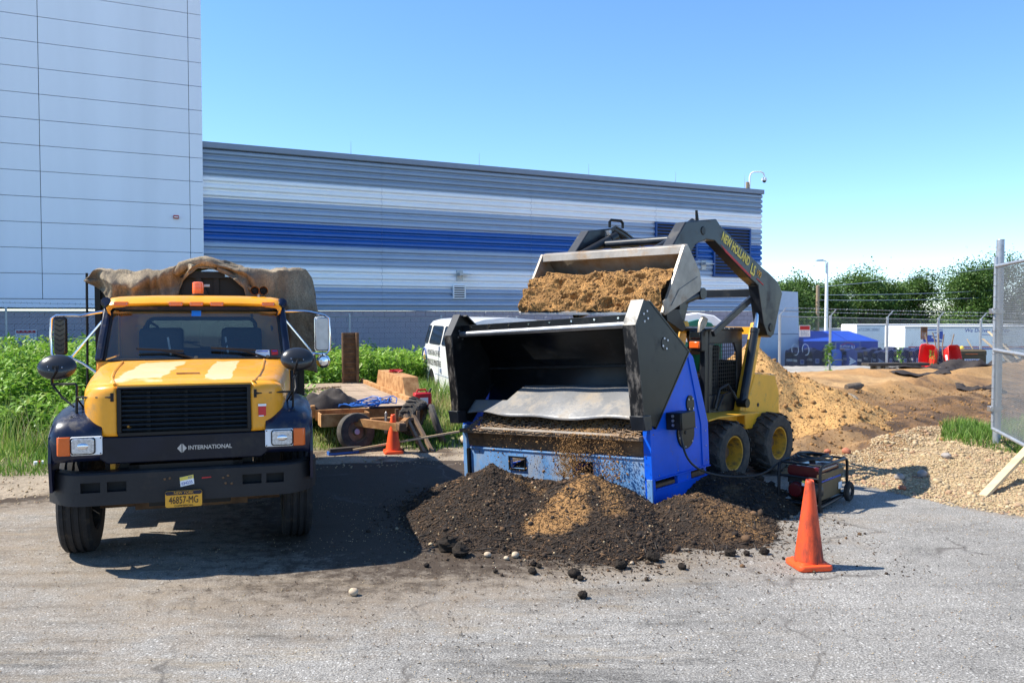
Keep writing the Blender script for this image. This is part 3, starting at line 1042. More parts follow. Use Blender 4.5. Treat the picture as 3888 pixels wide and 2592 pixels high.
def sign(name, label, loc, rz, w, h, head, body, lines, head_f=.3):
    t = thing(name, label, 'sign', loc, rz)
    MB().bb(-w / 2, w / 2, -.006, 0, 0, h).build('plate', body, t, smooth=False)
    MB().bb(-w / 2 + .02, w / 2 - .02, -.010, -.0065, h * (1 - head_f), h - .02).build('header', head, t, smooth=False)
    mb = MB()
    rr = random.Random(w * 100)
    for k in range(lines):
        z = h * (1 - head_f) - (k + 1) * h * (1 - head_f) / (lines + 1)
        x = -w / 2 + .05
        while x < w / 2 - .08:
            a = rr.uniform(.03, .09)
            mb.bb(x, min(x + a, w / 2 - .05), -.009, -.0065, z - .012, z + .012)
            x += a + .025
    tag(mb.build('lettering', 'fascia_grey', t, smooth=False), kind='stuff')
    return t
sign('fence_sign', 'white notice sign with red header hung on the chain link fence left of the truck', (-14.05, 24.0, 1.37), 26.5, .53, .34, 'red_print', 'white_plain', 3)
sign('fence_sign', 'small white notice with brown-red header on the yard fence left of the blue container', (10.72, 30.40, 1.32), 0, .40, .42, 'red_print', 'white_plain', 4, .4)
sign('fence_sign', 'brown rusty notice plate on the yard fence in front of the parcel trailer emblem', (16.33, 32.9, 1.15), 0, .27, .5, 'rust_dark', 'rust_orange', 4, .4)

# open gate at the right
GP = Vector((7.40, 12.62, 0))
t = thing('gate_post', 'tall bare blue-grey steel post standing at the hinge of the open gate', 'post', GP)
MB().cyl((0, 0, -.3), (0, 0, 3.3), .056, n=16).build('pole', 'gate_pipe', t)
MB().lathe([(.057, 0), (.054, .008), (.001, .012)], (0, 0, 3.3), (0, 0, 1), 16).build('cap', 'gate_pipe', t)
gt = thing('chain_link_gate', 'open galvanised chain link gate swung towards the camera at the right edge', 'gate', (7.27, 12.5, 0), 0)
gd = Vector((-.30, -.954, 0))
gl = 3.3
zb, zt, zm = .45, 2.895, 1.64
def gp(u, z): return (gd.x * u, gd.y * u, z)
MB().tube([gp(0, zb), gp(0, zt + .14)], .028, 10).build('frame_upright', 'gate_pipe', gt)
MB().tube([gp(gl, zb), gp(gl, zt + .03)], .026, 10).build('frame_upright', 'gate_pipe', gt)
for z in (zb, zm, zt):
    MB().tube([gp(0.02, z), gp(gl, z)], .026, 10).build('frame_rail', 'gate_pipe', gt)
mesh_panel((0, 0), (gd.x * gl, gd.y * gl), zb, zt, zb, zt, .052, .0030, 'wire_mesh', gt)
for z in (.75, 2.22):
    o = MB().tube([(.13 + .07 * math.cos(a), .12 + .07 * math.sin(a), z) for a in np.linspace(0, 2 * math.pi, 12, endpoint=False)], .014, 6, closed=True).build('hinge_collar', 'steel', gt)
    MB().bb(-.06, .10, -.03, .07, z - .04, z + .04).build('hinge_bracket', 'steel', o, bevel=.008)
for k in range(14):
    z = zb + .12 + k * .17
    MB().tube([(.035 * math.cos(a), .035 * math.sin(a), z) for a in np.linspace(0, 2 * math.pi, 8, endpoint=False)], .004, 4, closed=True).build('tie_wire', 'steel', gt)

# ------------------------------------------------------------------ background: poles, trailers, trees
gz = lambda x, y: terr1(x, y)
t = thing('light_pole', 'slim white street light pole with single arm rising above the trees', 'street light', (22.7, 60, -2.7))
MB().cyl((0, 0, 0), (0, 0, 8.55), .16, .10, 10).build('pole', 'white_plain', t)
MB().tube([(0, 0, 8.5), (-.1, 0, 8.62), (-.35, 0, 8.68)], .05, 6).build('arm', 'white_plain', t)
MB().prism([(-.8, 8.62), (-.3, 8.62), (-.28, 8.72), (-.75, 8.70)], 'y', -.12, .12).build('lamp_head', 'fascia_grey', t, bevel=.01)
t = thing('utility_pole', 'bare brown wooden utility pole left of the white light pole', 'utility pole', (23.9, 65, -2.8))
MB().cyl((0, 0, 0), (0, 0, 7.1), .17, .13, 10).build('shaft', 'pole_wood', t)
MB().lathe([(.13, 0), (.05, .05), (.001, .06)], (0, 0, 7.1), (0, 0, 1), 10).build('pole_top', 'pole_wood', t)
for n, (a, b, s_, lb) in enumerate((((23.9, 65, 4.2), (52, 72, 7.6), .25, 'highest thin overhead wire rising to the right above the trees'),
                     ((23.9, 65, 3.6), (52, 76, 4.9), .3, 'middle thin overhead wire running above the trees'),
                     ((23.9, 65, 3.2), (52, 76, 4.2), .3, 'lowest thin overhead wire crossing just above the tree tops'))):
    A, B = Vector(a), Vector(b)
    o = MB().tube([A.lerp(B, i / 14) - Vector((0, 0, s_ * 4 * (i / 14) * (1 - i / 14))) for i in range(15)], .018, 4).build('overhead_wire', 'fascia_grey')
    tag(o, lb, 'wire', 'overhead wires by the trees')

def trailer_body(name, label, x0, y0, L, W, zt, zb, rz):
    t = thing(name, label, 'trailer', (x0, y0, 0), rz, group='white semi trailers in the yard')
    MB().bb(.12, L, 0, W, zb, zt).build('box_body', 'trailer_white', t, bevel=.05)
    MB().prism([(0, .25), (.12, 0.02), (.12, W - .02), (0, W - .25)], 'z', zb + .1, zt - .06).build('nose', 'white_plain', t, bevel=.03)
    MB().bb(.13, L, -.02, -.002, zt - .13, zt - .005).build('top_rail', 'galvanised', t, smooth=False)
    MB().bb(.13, L, -.02, -.002, zb, zb + .16).build('bottom_rail', 'galvanised', t, smooth=False)
    for k in range(int(L / 1.2)):
        pass
    for dx in (L - 1.4, L - 2.7):
        for yy in (.05, W - .35):
            w = MB().lathe([(.2, 0), (.48, .02), (.52, .08), (.52, .24), (.48, .3), (.2, .3)], (dx, yy, zb - .55), (0, 1, 0), 16).build('wheel', 'rubber', t)
    for yy in (.4, W - .5):
        MB().bb(1.8, 1.95, yy, yy + .12, zb - 1.0, zb).build('landing_leg', 'galvanised', t, smooth=False)
    return t
# 58 m off: the yard there is about 2.6 m lower
tr = trailer_body('semi_trailer', 'white semi trailer numbered 67Z28C0001 at its upper front corner', 25.6, 62, 13.6, 2.6, 1.32, -1.5, 2.5)
text('trailer_number', '67Z28C0001', 'fascia_grey', tr, .31, (1.08, -.012, .93), (1, 0, 0), (0, 0, 1))
tr = trailer_body('semi_trailer', 'white semi trailer with blue eagle emblem, slogan and red and blue stripes', 25.9, 55, 13.6, 2.6, 1.30, -1.5, 3.5)
MB().bb(.4, 13.5, -.03, -.022, -.10, -.04).build('red_stripe', 'red_print', tr, smooth=False)
MB().bb(.4, 13.5, -.03, -.022, -.23, -.15).build('blue_stripe', 'post_blue', tr, smooth=False)
em = MB().prism([(1.25, 1.06), (2.70, 1.09), (2.80, .26), (1.42, .25)], 'y', -.03, -.022).build('eagle_emblem', 'post_blue', tr, smooth=False)
MB().prism([(1.42, 1.0), (2.78, 1.05), (2.72, 1.0), (2.0, .84), (2.36, .83), (2.26, .62), (2.0, .70), (1.5, .73)], 'y', -.038, -.031).build('eagle_wing', 'white_plain', em, smooth=False)
MB().prism([(1.95, .64), (2.81, .38), (2.81, .29), (1.95, .53)], 'y', -.038, -.031).build('eagle_wing', 'white_plain', em, smooth=False)
text('slogan', 'We Deliver For You', 'text_blue', tr, .37, (4.25, -.012, 1.02), (1, 0, 0), (.2, 0, 1), 1., 'LEFT')
MB().bb(5.4, 7.2, -.03, -.02, .72, .75).build('web_line', 'text_blue', tr, smooth=False)
tr = trailer_body('semi_trailer', 'white semi trailer roof just showing above the blue hipped container', 21.8, 66, 8.0, 2.6, .95, -1.6, 1)

# blue container with hipped cover and a company sign
t = thing('blue_container', 'large dark blue waste container with a bright blue hipped lid and ROYAL sign', 'container', (15.52, 43.5, -1.0), 3)
t.scale = (.93, 1, 1)
MB().prism([(.0, 0), (4.05, 0), (4.05, 1.70), (-.22, 1.70)], 'y', 0, 2.4).build('body', 'dumpster_blue', t, bevel=.02)
lid = MB()
lid.add([(-.25, -.05, 1.71), (4.1, -.05, 1.71), (4.1, 2.45, 1.71), (-.25, 2.45, 1.71), (.1, 1.25, 2.22), (2.95, 1.25, 2.22)], [(0, 1, 5, 4), (1, 2, 5), (2, 3, 4, 5), (3, 0, 4), (3, 2, 1, 0)])
lid.build('lid', 'post_blue', t, smooth=False)
MB().beam((1.85, 1.2, 2.24), (2.25, -.07, 1.73), .03, .02).build('lid_seam', 'dumpster_blue', t, smooth=False)
o = MB().bb(1.55, 2.95, -.10, -.06, 1.10, 1.67).build('company_sign', 'post_blue', t, smooth=False)
b = MB()
for a in ((1.55, 2.95, 1.65, 1.68), (1.55, 2.95, 1.09, 1.115), (1.54, 1.57, 1.09, 1.68), (2.93, 2.96, 1.09, 1.68)):
    b.bb(a[0], a[1], -.115, -.095, a[2], a[3])
b.build('sign_border', 'fascia_grey', o, smooth=False)
text('sign_text', 'ROYAL', 'white_plain', o, .30, (2.25, -.103, 1.38), (1, 0, 0), (0, 0, 1))
MB().beam((1.85, -.105, 1.50), (2.25, -.105, 1.645), .01, .03).beam((2.25, -.105, 1.645), (2.65, -.105, 1.50), .01, .03).build('roof_mark', 'red_print', o, smooth=False)

def tree(x, y, zb, h, w, seed, label, n=2600, leaf=.30, lean=0.):
    r = np.random.default_rng(seed)
    rr = random.Random(seed)
    t = thing('tree', label, 'tree', (x, y, zb), group='trees behind the trailers')
    mb = MB()
    mb.tube([(0, 0, -.2), (.05, 0, h * .25), (-.05 + lean * .4, .05, h * .55), (lean, 0, h * .85)], [.16 + h * .012, .14, .09, .03], 8)
    blobs = []
    nb = 15 + int(w * 1.5)
    for k in range(nb):
        f = rr.random() ** .8
        zc = h * (.16 + .80 * f)
        rad = w * .5 * (1.0 - .62 * max(0, f - .25) / .75) 
        a = rr.uniform(0, 6.283)
        q = rad * math.sqrt(rr.random())
        c = (lean * f + q * math.cos(a), q * math.sin(a), zc)
        s_ = w * rr.uniform(.15, .27)
        blobs.append((c, s_))
        st = (lean * f * .5, 0, h * (.18 + .4 * f))
        mid = (st[0] * .5 + c[0] * .5, st[1] * .5 + c[1] * .5, st[2] * .4 + c[2] * .6)
        mb.tube([st, mid, c], [.06, .04, .015], 5)
    blobs.append(((lean, 0, h * .9), w * .12))
    mb.build('trunk', 'bark', t)
    per = n // len(blobs)
    P, T = [], []
    for c, s_ in blobs:
        v = r.normal(size=(per, 3))
        v /= np.linalg.norm(v, axis=1)[:, None]
        rad = s_ * (.55 + .55 * r.random(per)) * (1 + .35 * r.normal(size=per) * (r.random(per) < .3))
        p = v * rad[:, None] * np.array([1, 1, .72]) + np.array(c)
        P.append(p)
        T.append(np.clip(r.random(per) * .8 + r.uniform(-.2, .3), 0, 1))
    P, T = np.concatenate(P), np.concatenate(T)
    N = len(P)
    sc = leaf * r.uniform(.55, 1.25, N)
    rot = rot_zxz(r.uniform(0, 6.28, N), r.uniform(-1.3, 1.3, N), r.uniform(0, 6.28, N))
    scatter('crown', LEAF_V, LEAF_F, P, rot, np.stack([sc, sc, sc], 1), T, 'leaf_tree', t)
    return t
TR = [(21.0, 66, 6.2, 5.0, 'leftmost broad green tree beside the white shed'),
      (24.6, 70, 7.2, 4.4, 'green tree directly behind the wooden utility pole'),
      (27.4, 72, 6.6, 4.6, 'round green tree just right of the white light pole'),
      (31.0, 74, 7.6, 5.4, 'taller green tree behind the numbered white trailer'),
      (34.6, 76, 7.0, 5.2, 'green tree in the dip left of the tall trees'),
      (38.0, 78, 7.6, 5.4, 'dense green tree right of the dip, over the trailer gap'),
      (39.6, 72, 8.0, 5.6, 'very tall green tree with a pale bare trunk above the eagle trailer'),
      (43.4, 74, 8.5, 6.6, 'tallest spreading green tree near the gate post'),
      (46.8, 73, 7.9, 6.0, 'tall green tree seen behind the bare gate post'),
      (50.8, 74, 7.9, 6.6, 'big green tree seen through the chain link gate'),
      (56.0, 75, 7.6, 6.8, 'furthest right green tree behind the gate')]
for i, (x, y, h, w, lb) in enumerate(TR):
    tree(x, y, -2.8, h * 1.13, w * 1.22, 40 + i, lb, n=int(15000 * (w / 5.2) ** 1.6), leaf=.215, lean=random.Random(i).uniform(-.4, .4))
for i, (x, y, h, w, lb) in enumerate([(22.8, 78, 6.2, 5.6, 'low dark tree filling the gap behind the utility pole'), (29.2, 82, 6.4, 6.2, 'low dark tree filling the gap right of the light pole'),
                                      (35.6, 86, 7.6, 6.8, 'low dark tree filling the dip between the tall trees'), (19.2, 74, 5.6, 4.4, 'small low tree peeping out behind the white shed'),
                                      (45.2, 82, 8.0, 7.0, 'dark tree behind the tallest spreading tree'), (37.6, 81, 6.8, 6.0, 'low dark tree filling the gap left of the tall pale-trunked tree')]):
    tree(x, y, -2.8, h * 1.1, w * 1.2, 80 + i, lb, n=9000, leaf=.27)

# far undergrowth under the trees, one mass
N = 9000
px_, py_ = RNG.uniform(17, 62, N), RNG.uniform(68, 80, N)
pz_ = -2.9 + RNG.random(N) ** 1.2 * 3.4
sc = RNG.uniform(.25, .6, N)
tag(scatter('undergrowth', LEAF_V, LEAF_F, np.stack([px_, py_, pz_], 1), rot_random(N, 1.4), np.stack([sc] * 3, 1), RNG.random(N) * .7, 'leaf_tree'),
    'dense green undergrowth massed beneath the trees behind the trailers', 'undergrowth', kind='stuff')
# ------------------------------------------------------------------ vegetation near the yard
BLADE_V = [(-.5, 0, 0), (.5, 0, 0), (.38, .10, .55), (-.38, .10, .55), (0, .34, 1)]
BLADE_F = [(0, 1, 2), (0, 2, 3), (3, 2, 4)]
def in_truck(x, y, pad=0.):
    dx, dy = x + 2.80, y - 7.09
    u, v = dx * .953 + dy * .304, -dx * .304 + dy * .953
    return (np.abs(u) < 1.2 + pad) & (v > -.2) & (v < 7.2 + pad)
def in_trailer(x, y):
    dx, dy = x + 2.25, y - 13.75
    u, v = dx * .934 + dy * .358, -dx * .358 + dy * .934
    return (np.abs(u) < .95) & (v > -.1) & (v < 5.4)
def in_van(x, y):
    dx, dy = x + .6, y - 15.76
    u, v = dx * .955 + dy * .297, -dx * .297 + dy * .955
    return (u > .05) & (u < 2) & (v > 0) & (v < 5.8)
def grass(name, label, N, box, keep, hfun, wid=.011):
    x, y = RNG.uniform(box[0], box[1], N), RNG.uniform(box[2], box[3], N)
    k = keep(x, y)
    x, y = x[k], y[k]
    n = len(x)
    h = hfun(x, y) * RNG.uniform(.55, 1.3, n)
    # blades stand in tufts
    az, tl = RNG.uniform(0, 6.28, n), np.abs(RNG.normal(0, .35, n))
    rot = rot_zxz(az, tl, RNG.uniform(0, 6.28, n))
    tint = np.clip(fbm(x, y, .8, 4, 51) * 1.5 - .42 + RNG.normal(0, .17, n) + (RNG.random(n) < .10) * .5, 0, 1)
    w = wid * RNG.uniform(.7, 1.5, n) * (.7 + h)
    o = scatter(name, BLADE_V, BLADE_F, np.stack([x, y, terr(x, y) - .01], 1), rot, np.stack([w * 2, h * .9, h], 1), tint, 'grass_blade')
    return tag(o, label, 'grass', kind='stuff')
nz = lambda x, y, f=1.2, s=61: fbm(x, y, f, 4, s)
def keepL(x, y):
    sd = sdist(x, y, ASPH)
    n = nz(x, y)
    return (sd > 1.05 + (n - .5) * 1.6) & ~in_truck(x, y, -.1) & (n + RNG.random(len(x)) * .5 > .45) & ~in_van(x, y)
def hL(x, y):
    sd = sdist(x, y, ASPH)
    return (.09 + .26 * sstep(1.2, 5.0, sd)) * (.6 + .9 * nz(x, y, .9, 64)) + .22 * np.exp(-(((x + 1.6) / 1.3) ** 2 + ((y - 18.5) / 4) ** 2))
grass('grass', 'rough green grass growing between the asphalt edge and the block wall', 190000, (-16, 2.2, 10.3, 26), keepL, hL, .0075)
def keepR(x, y):
    s = -(x - 4.4) * .66 + (y - 13.4) * .75
    n = nz(x, y, 1.5, 71)
    return (sdist(x, y, ASPH) > .9) & (s < -1.55 + (n - .5) * 1.2) & (x > 7.0 + (n - .5) * 1.6) & (n + RNG.random(len(x)) * .55 > .66)
grass('grass', 'patch of bright green grass on the gravel beneath the open gate', 52000, (6.4, 12, 11.2, 18), keepR, lambda x, y: .05 + .26 * nz(x, y, 1.4, 73) ** 1.6, .006)

def weeds(name, label, N, box, keep, hfun, nl, leaf):
    x, y = RNG.uniform(box[0], box[1], N), RNG.uniform(box[2], box[3], N)
    k = keep(x, y)
    x, y = x[k], y[k]
    n = len(x)
    H = hfun(x, y) * RNG.uniform(.78, 1.12, n)
    f = RNG.random((n, nl)) ** .75
    f[:, 0] = 1
    lean = RNG.normal(0, .12, (n, 2))
    az = RNG.uniform(0, 6.28, (n, nl))
    rad = RNG.uniform(.0, .13, (n, nl)) * (1.15 - .6 * f)
    px = x[:, None] + lean[:, :1] * f * H[:, None] + rad * np.cos(az)
    py = y[:, None] + lean[:, 1:] * f * H[:, None] + rad * np.sin(az)
    pz = terr(x, y)[:, None] + f * H[:, None]
    P = np.stack([px, py, pz], -1).reshape(-1, 3)
    m = len(P)
    sc = leaf * RNG.uniform(.6, 1.3, m)
    rot = rot_zxz(az.ravel() - 1.57, RNG.normal(.15, .5, m), RNG.normal(0, .3, m))
    tint = np.clip(.18 + .62 * f.ravel() ** 2 * RNG.uniform(.5, 1.3, m) + RNG.normal(0, .1, m), 0, 1)
    o = scatter(name, LEAF_V, LEAF_F, P, rot, np.stack([sc * .8, sc, sc], 1), tint, 'leaf_weed')
    tag(o, label, 'weeds', kind='stuff')
    st = np.array([(-1, 0, 0), (1, 0, 0), (0, 0, 1.)])
    st2 = scatter('weed_stalks', [(-.008, 0, 0), (.008, 0, 0), (.004, 0, 1), (-.004, 0, 1)], [(0, 1, 2, 3)], np.stack([x, y, terr(x, y)], 1),
                  rot_zxz(RNG.uniform(0, 6.28, n), RNG.normal(0, .1, n), np.zeros(n)), np.stack([np.ones(n), np.ones(n), H * .95], 1), np.ones(n), 'weed_stem', o)
    tag(st2, kind='stuff')
    return o
def keepW(x, y):
    n = nz(x, y, .7, 81)
    return (y > 13.6 + 1.3 * (n - .5) - .12 * (x + 10)) & ~in_truck(x, y, .25) & (x < -3.4 - .0 * y) & ~in_trailer(x, y)
def hW(x, y):
    return (.55 + .85 * sstep(13.6, 16.6, y + .12 * (x + 10))) * (.82 + .36 * nz(x, y, .8, 83)) * (1 - .25 * sstep(-8, -5, x))
weeds('tall_weeds', 'dense bank of tall leafy green weeds at the left behind the truck', 1900, (-16, -3, 12.8, 21.5), keepW, hW, 46, .135)
def keepW2(x, y):
    n = nz(x, y, .9, 91)
    return ~in_van(x, y) & ~in_trailer(x, y) & (y > 20.2 + 1.0 * (n - .5)) 
weeds('tall_weeds', 'strip of leafy green weeds between the flatbed trailer and the block wall fence', 900, (-6.2, -.4, 19.6, 25.0), keepW2, lambda x, y: .8 + .5 * nz(x, y, .9, 93), 46, .135)

N = 9000
x, y = RNG.uniform(-16, -3.2, N), RNG.uniform(12.2, 16.5, N)
k = keepL(x, y) & (fbm(x, y, 1.1, 3, 95) > .47)
x, y = x[k], y[k]
n = len(x)
hh = RNG.uniform(.35, .85, n)
tag(scatter('dry_grass', BLADE_V, BLADE_F, np.stack([x, y, terr(x, y)], 1), rot_zxz(RNG.uniform(0, 6.28, n), np.abs(RNG.normal(0, .25, n)), RNG.uniform(0, 6.28, n)),
    np.stack([.012 + 0 * hh, hh * .8, hh], 1), np.clip(.55 + RNG.normal(0, .25, n), 0, 1), 'grass_blade'), 'taller pale grass stalks standing in front of the leafy weeds at left', 'grass', kind='stuff')

def weed_plant(x, y, h, n, label, seed):
    r = np.random.default_rng(seed)
    t = thing('weed_plant', label, 'plant', (x, y, terr1(x, y)))
    MB().tube([(0, 0, 0), (.03, .01, h * .5), (-.02, 0, h)], [.012, .008, .003], 5).build('stem', 'weed_stem', t)
    f = r.random(n) ** .7
    az = r.uniform(0, 6.28, n)
    rad = r.uniform(.02, .22, n) * (1.1 - .7 * f) * h
    P = np.stack([rad * np.cos(az), rad * np.sin(az), f * h], 1)
    sc = r.uniform(.1, .2, n) * h
    scatter('leaves', LEAF_V, LEAF_F, P, rot_zxz(az - 1.57, r.normal(.1, .5, n), r.normal(0, .3, n)), np.stack([sc, sc, sc], 1), np.clip(r.random(n) * .8, 0, 1), 'leaf_weed', t)
weed_plant(11.75, 30.7, 1.0, 130, 'tall leafy sapling growing at the foot of the second yard fence post', 1)
weed_plant(15.9, 31.4, .65, 70, 'small green weed at the wheel end of the wheelbarrows', 2)
weed_plant(14.3, 30.6, .8, 60, 'small green weed sprouting behind the timber bench', 3)

# ------------------------------------------------------------------ heaps of soil
def cone_h(X, Y, cx, cy, p, rl, rr_, rf, rb, pw=1.2):
    dx, dy = X - cx, Y - cy
    r = np.hypot(dx / np.where(dx < 0, rl, rr_), dy / np.where(dy < 0, rf, rb))
    return p * (1 - np.clip(r, 0, 1.6) ** pw)
def seg_d(X, Y, a, b):
    dx, dy = b[0] - a[0], b[1] - a[1]
    t = np.clip(((X - a[0]) * dx + (Y - a[1]) * dy) / (dx * dx + dy * dy), 0, 1)
    return np.hypot(X - a[0] - t * dx, Y - a[1] - t * dy), t
DARK, MIDB, TAN = np.array((.022, .0150, .0105)), np.array((.055, .034, .019)), np.array((.28, .15, .055))
def h_main(X, Y):
    a = cone_h(X, Y, -.24, 9.2, .52, .95, 1.2, 1.6, 1.5, .98)
    a2 = cone_h(X, Y, .25, 9.2, .33, 1.0, 1.2, 1.62, 1.2, 1.2)
    b = cone_h(X, Y, .84, 8.95, .48, 1.15, .90, 1.78, 1.0, .98)
    h = np.maximum(np.maximum(a, b), a2)
    h += .10 * (fbm(X, Y, 2.2, 4, 101) - .5) + .035 * (fbm(X, Y, 9, 3, 103) - .5)
    return h
def m_main(X, Y):
    n = fbm(X, Y, 3.5, 4, 105)
    d, t = seg_d(X, Y, (.84, 8.98), (.40, 8.0))
    m = 1 - sstep(.16 + .08 * t, .22 + .12 * t, d + (n - .5) * .42)
    d, t = seg_d(X, Y, (.98, 8.95), (1.02, 8.2))
    m = np.maximum(m, (1 - sstep(.06, .20, d + (n - .5) * .3)) * .8)
    d, t = seg_d(X, Y, (.1, 9.1), (.3, 8.95))
    m = np.maximum(m, (1 - sstep(.03, .2, d + (n - .5) * .35)) * .6)
    return m
def h_right(X, Y):
    h = np.maximum(cone_h(X, Y, 1.98, 8.75, .29, .8, .82, 1.1, .7, 1.0), cone_h(X, Y, 2.25, 8.6, .2, .8, .5, .7, .7, 1.1))
    return h + .08 * (fbm(X, Y, 2.6, 4, 111) - .5) + .03 * (fbm(X, Y, 9, 3, 113) - .5)
def m_right(X, Y):
    n = fbm(X, Y, 4, 4, 115)
    d, t = seg_d(X, Y, (2.1, 8.8), (2.3, 8.1))
    return (1 - sstep(.05, .5, d + (n - .5) * .5)) * .5
def h_back(X, Y):
    h = np.maximum(cone_h(X, Y, 2.62, 9.75, .34, .9, .75, 1.05, .8, 1.15), cone_h(X, Y, 2.1, 9.9, .3, .8, .8, .9, .7, 1.15))
    return h + .08 * (fbm(X, Y, 2.6, 4, 121) - .5) + .03 * (fbm(X, Y, 9, 3, 123) - .5)
def m_back(X, Y):
    return .25 * sstep(.5, .7, fbm(X, Y, 4, 4, 125))
def heap(name, label, box, hf, mf, nchip, nsand, step=.03):
    xs, ys = np.arange(box[0], box[1], step), np.arange(box[2], box[3], step)
    X, Y = np.meshgrid(xs, ys, indexing='ij')
    H = hf(X, Y)
    mk = mf(X, Y)
    col = DARK * (1 - mk[..., None]) + TAN * mk[..., None]
    nb = sstep(.5, .7, fbm(X, Y, 5, 3, 131))[..., None] * .45
    col = col * (1 - nb * (1 - mk[..., None])) + MIDB * nb * (1 - mk[..., None])
    I = np.arange(X.size).reshape(X.shape)
    q = np.stack([I[:-1, :-1], I[1:, :-1], I[1:, 1:], I[:-1, 1:]], -1).reshape(-1, 4)
    q = q[H.ravel()[q].max(1) > -.02]
    used = np.unique(q)
    rm = np.full(X.size, -1)
    rm[used] = np.arange(len(used))
    me = bpy.data.meshes.new(name)
    co = np.stack([X, Y, np.maximum(H, -.03)], -1).reshape(-1, 3)[used]
    me.from_pydata(co.tolist(), [], rm[q].tolist())
    a = me.attributes.new('soil', 'FLOAT_COLOR', 'POINT')
    a.data.foreach_set('color', np.concatenate([col, np.ones(X.shape + (1,))], -1).reshape(-1, 4)[used].astype(np.float32).ravel())
    me.polygons.foreach_set('use_smooth', [True] * len(me.polygons))
    me.materials.append(M['heap'])
    o = bpy.data.objects.new(name, me)
    COL.objects.link(o)
    tag(o, label, 'soil heap')
    # crumbs and wood chips lying all over it, some rolled out past the toe
    def lay(nm, n, sandy, tv, tf, s0, s1, material, spill):
        x, y = RNG.uniform(box[0] - .25, box[1] + .25, n), RNG.uniform(box[2] - .35, box[3], n)
        h, m = hf(x, y), mf(x, y)
        if sandy:
            k = (h > .0) & (RNG.random(n) < m * 1.2)
        else:
            k = ((h > .0) & (RNG.random(n) > m * .9)) | ((h > -spill) & (RNG.random(n) < .35 * np.exp(np.minimum(h, 0) / (spill * .35))))
        x, y, h = x[k], y[k], np.maximum(h[k], .003)
        N = len(x)
        s_ = RNG.uniform(s0, s1, N) * (1 + 1.0 * (RNG.random(N) < .06))
        P = np.stack([x, y, h + s_ * .25], 1)
        ob = scatter(nm, tv, tf, P, rot_random(N, .6), np.stack([s_, s_ * RNG.uniform(.5, 1.0, N), s_ * .8], 1), np.clip(RNG.random(N) ** 1.3, 0, 1), material, o)
        tag(ob, kind='stuff')
    lay('compost_chips', nchip, False, CHIP_V, CHIP_F, .005, .019, 'compost_chip', .14)
    lay('compost_crumbs', nchip // 2, False, OCT_V, OCT_F, .004, .012, 'compost_chip', .2)
    lay('compost_clods', nchip // 60, False, ICO_V, ICO_F, .014, .034, 'compost_chip', .22)
    lay('pale_stones', nchip // 90, False, ICO_V, ICO_F, .006, .015, 'pebble', .16)
    tw = MB()
    r = random.Random(nchip)
    n = 0
    while n < nchip // 350:
        x, y = r.uniform(box[0], box[1]), r.uniform(box[2], box[3])
        h = float(hf(np.array([x]), np.array([y]))[0])
        if h < -.06: continue
        n += 1
        a, L = r.uniform(0, 3.14), r.uniform(.05, .22)
        p = Vector((x, y, max(h, .003) + .012))
        d = Vector((math.cos(a), math.sin(a), 0)) * L / 2
        ha = float(hf(np.array([x - d.x]), np.array([y - d.y]))[0])
        hb = float(hf(np.array([x + d.x]), np.array([y + d.y]))[0])
        tw.tube([(x - d.x, y - d.y, max(ha, .003) + .008), p + Vector((r.uniform(-.01, .01), r.uniform(-.01, .01), .004)), (x + d.x, y + d.y, max(hb, .003) + .01)], [.003, .004, .002], 4)
    tag(tw.build('root_twigs', 'dark_timber', o), kind='stuff')
    if nsand: lay('sandy_crumbs', nsand, True, OCT_V, OCT_F, .004, .011, 'sand_grain', .1)
    return o
heap('soil_heap', 'large dark compost heap with a sandy tan streak in front of the blue screening machine', (-1.6, 2.1, 6.8, 10.8), h_main, m_main, 42000, 42000)
heap('soil_heap', 'smaller brown compost heap spilling at the right front corner of the blue screening machine', (.9, 3.3, 7.2, 9.7), h_right, m_right, 16000, 7000)
heap('soil_heap', 'dark shaded compost heap between the skid steer wheel and the generator', (1.4, 3.5, 8.6, 10.8), h_back, m_back, 10000, 0)

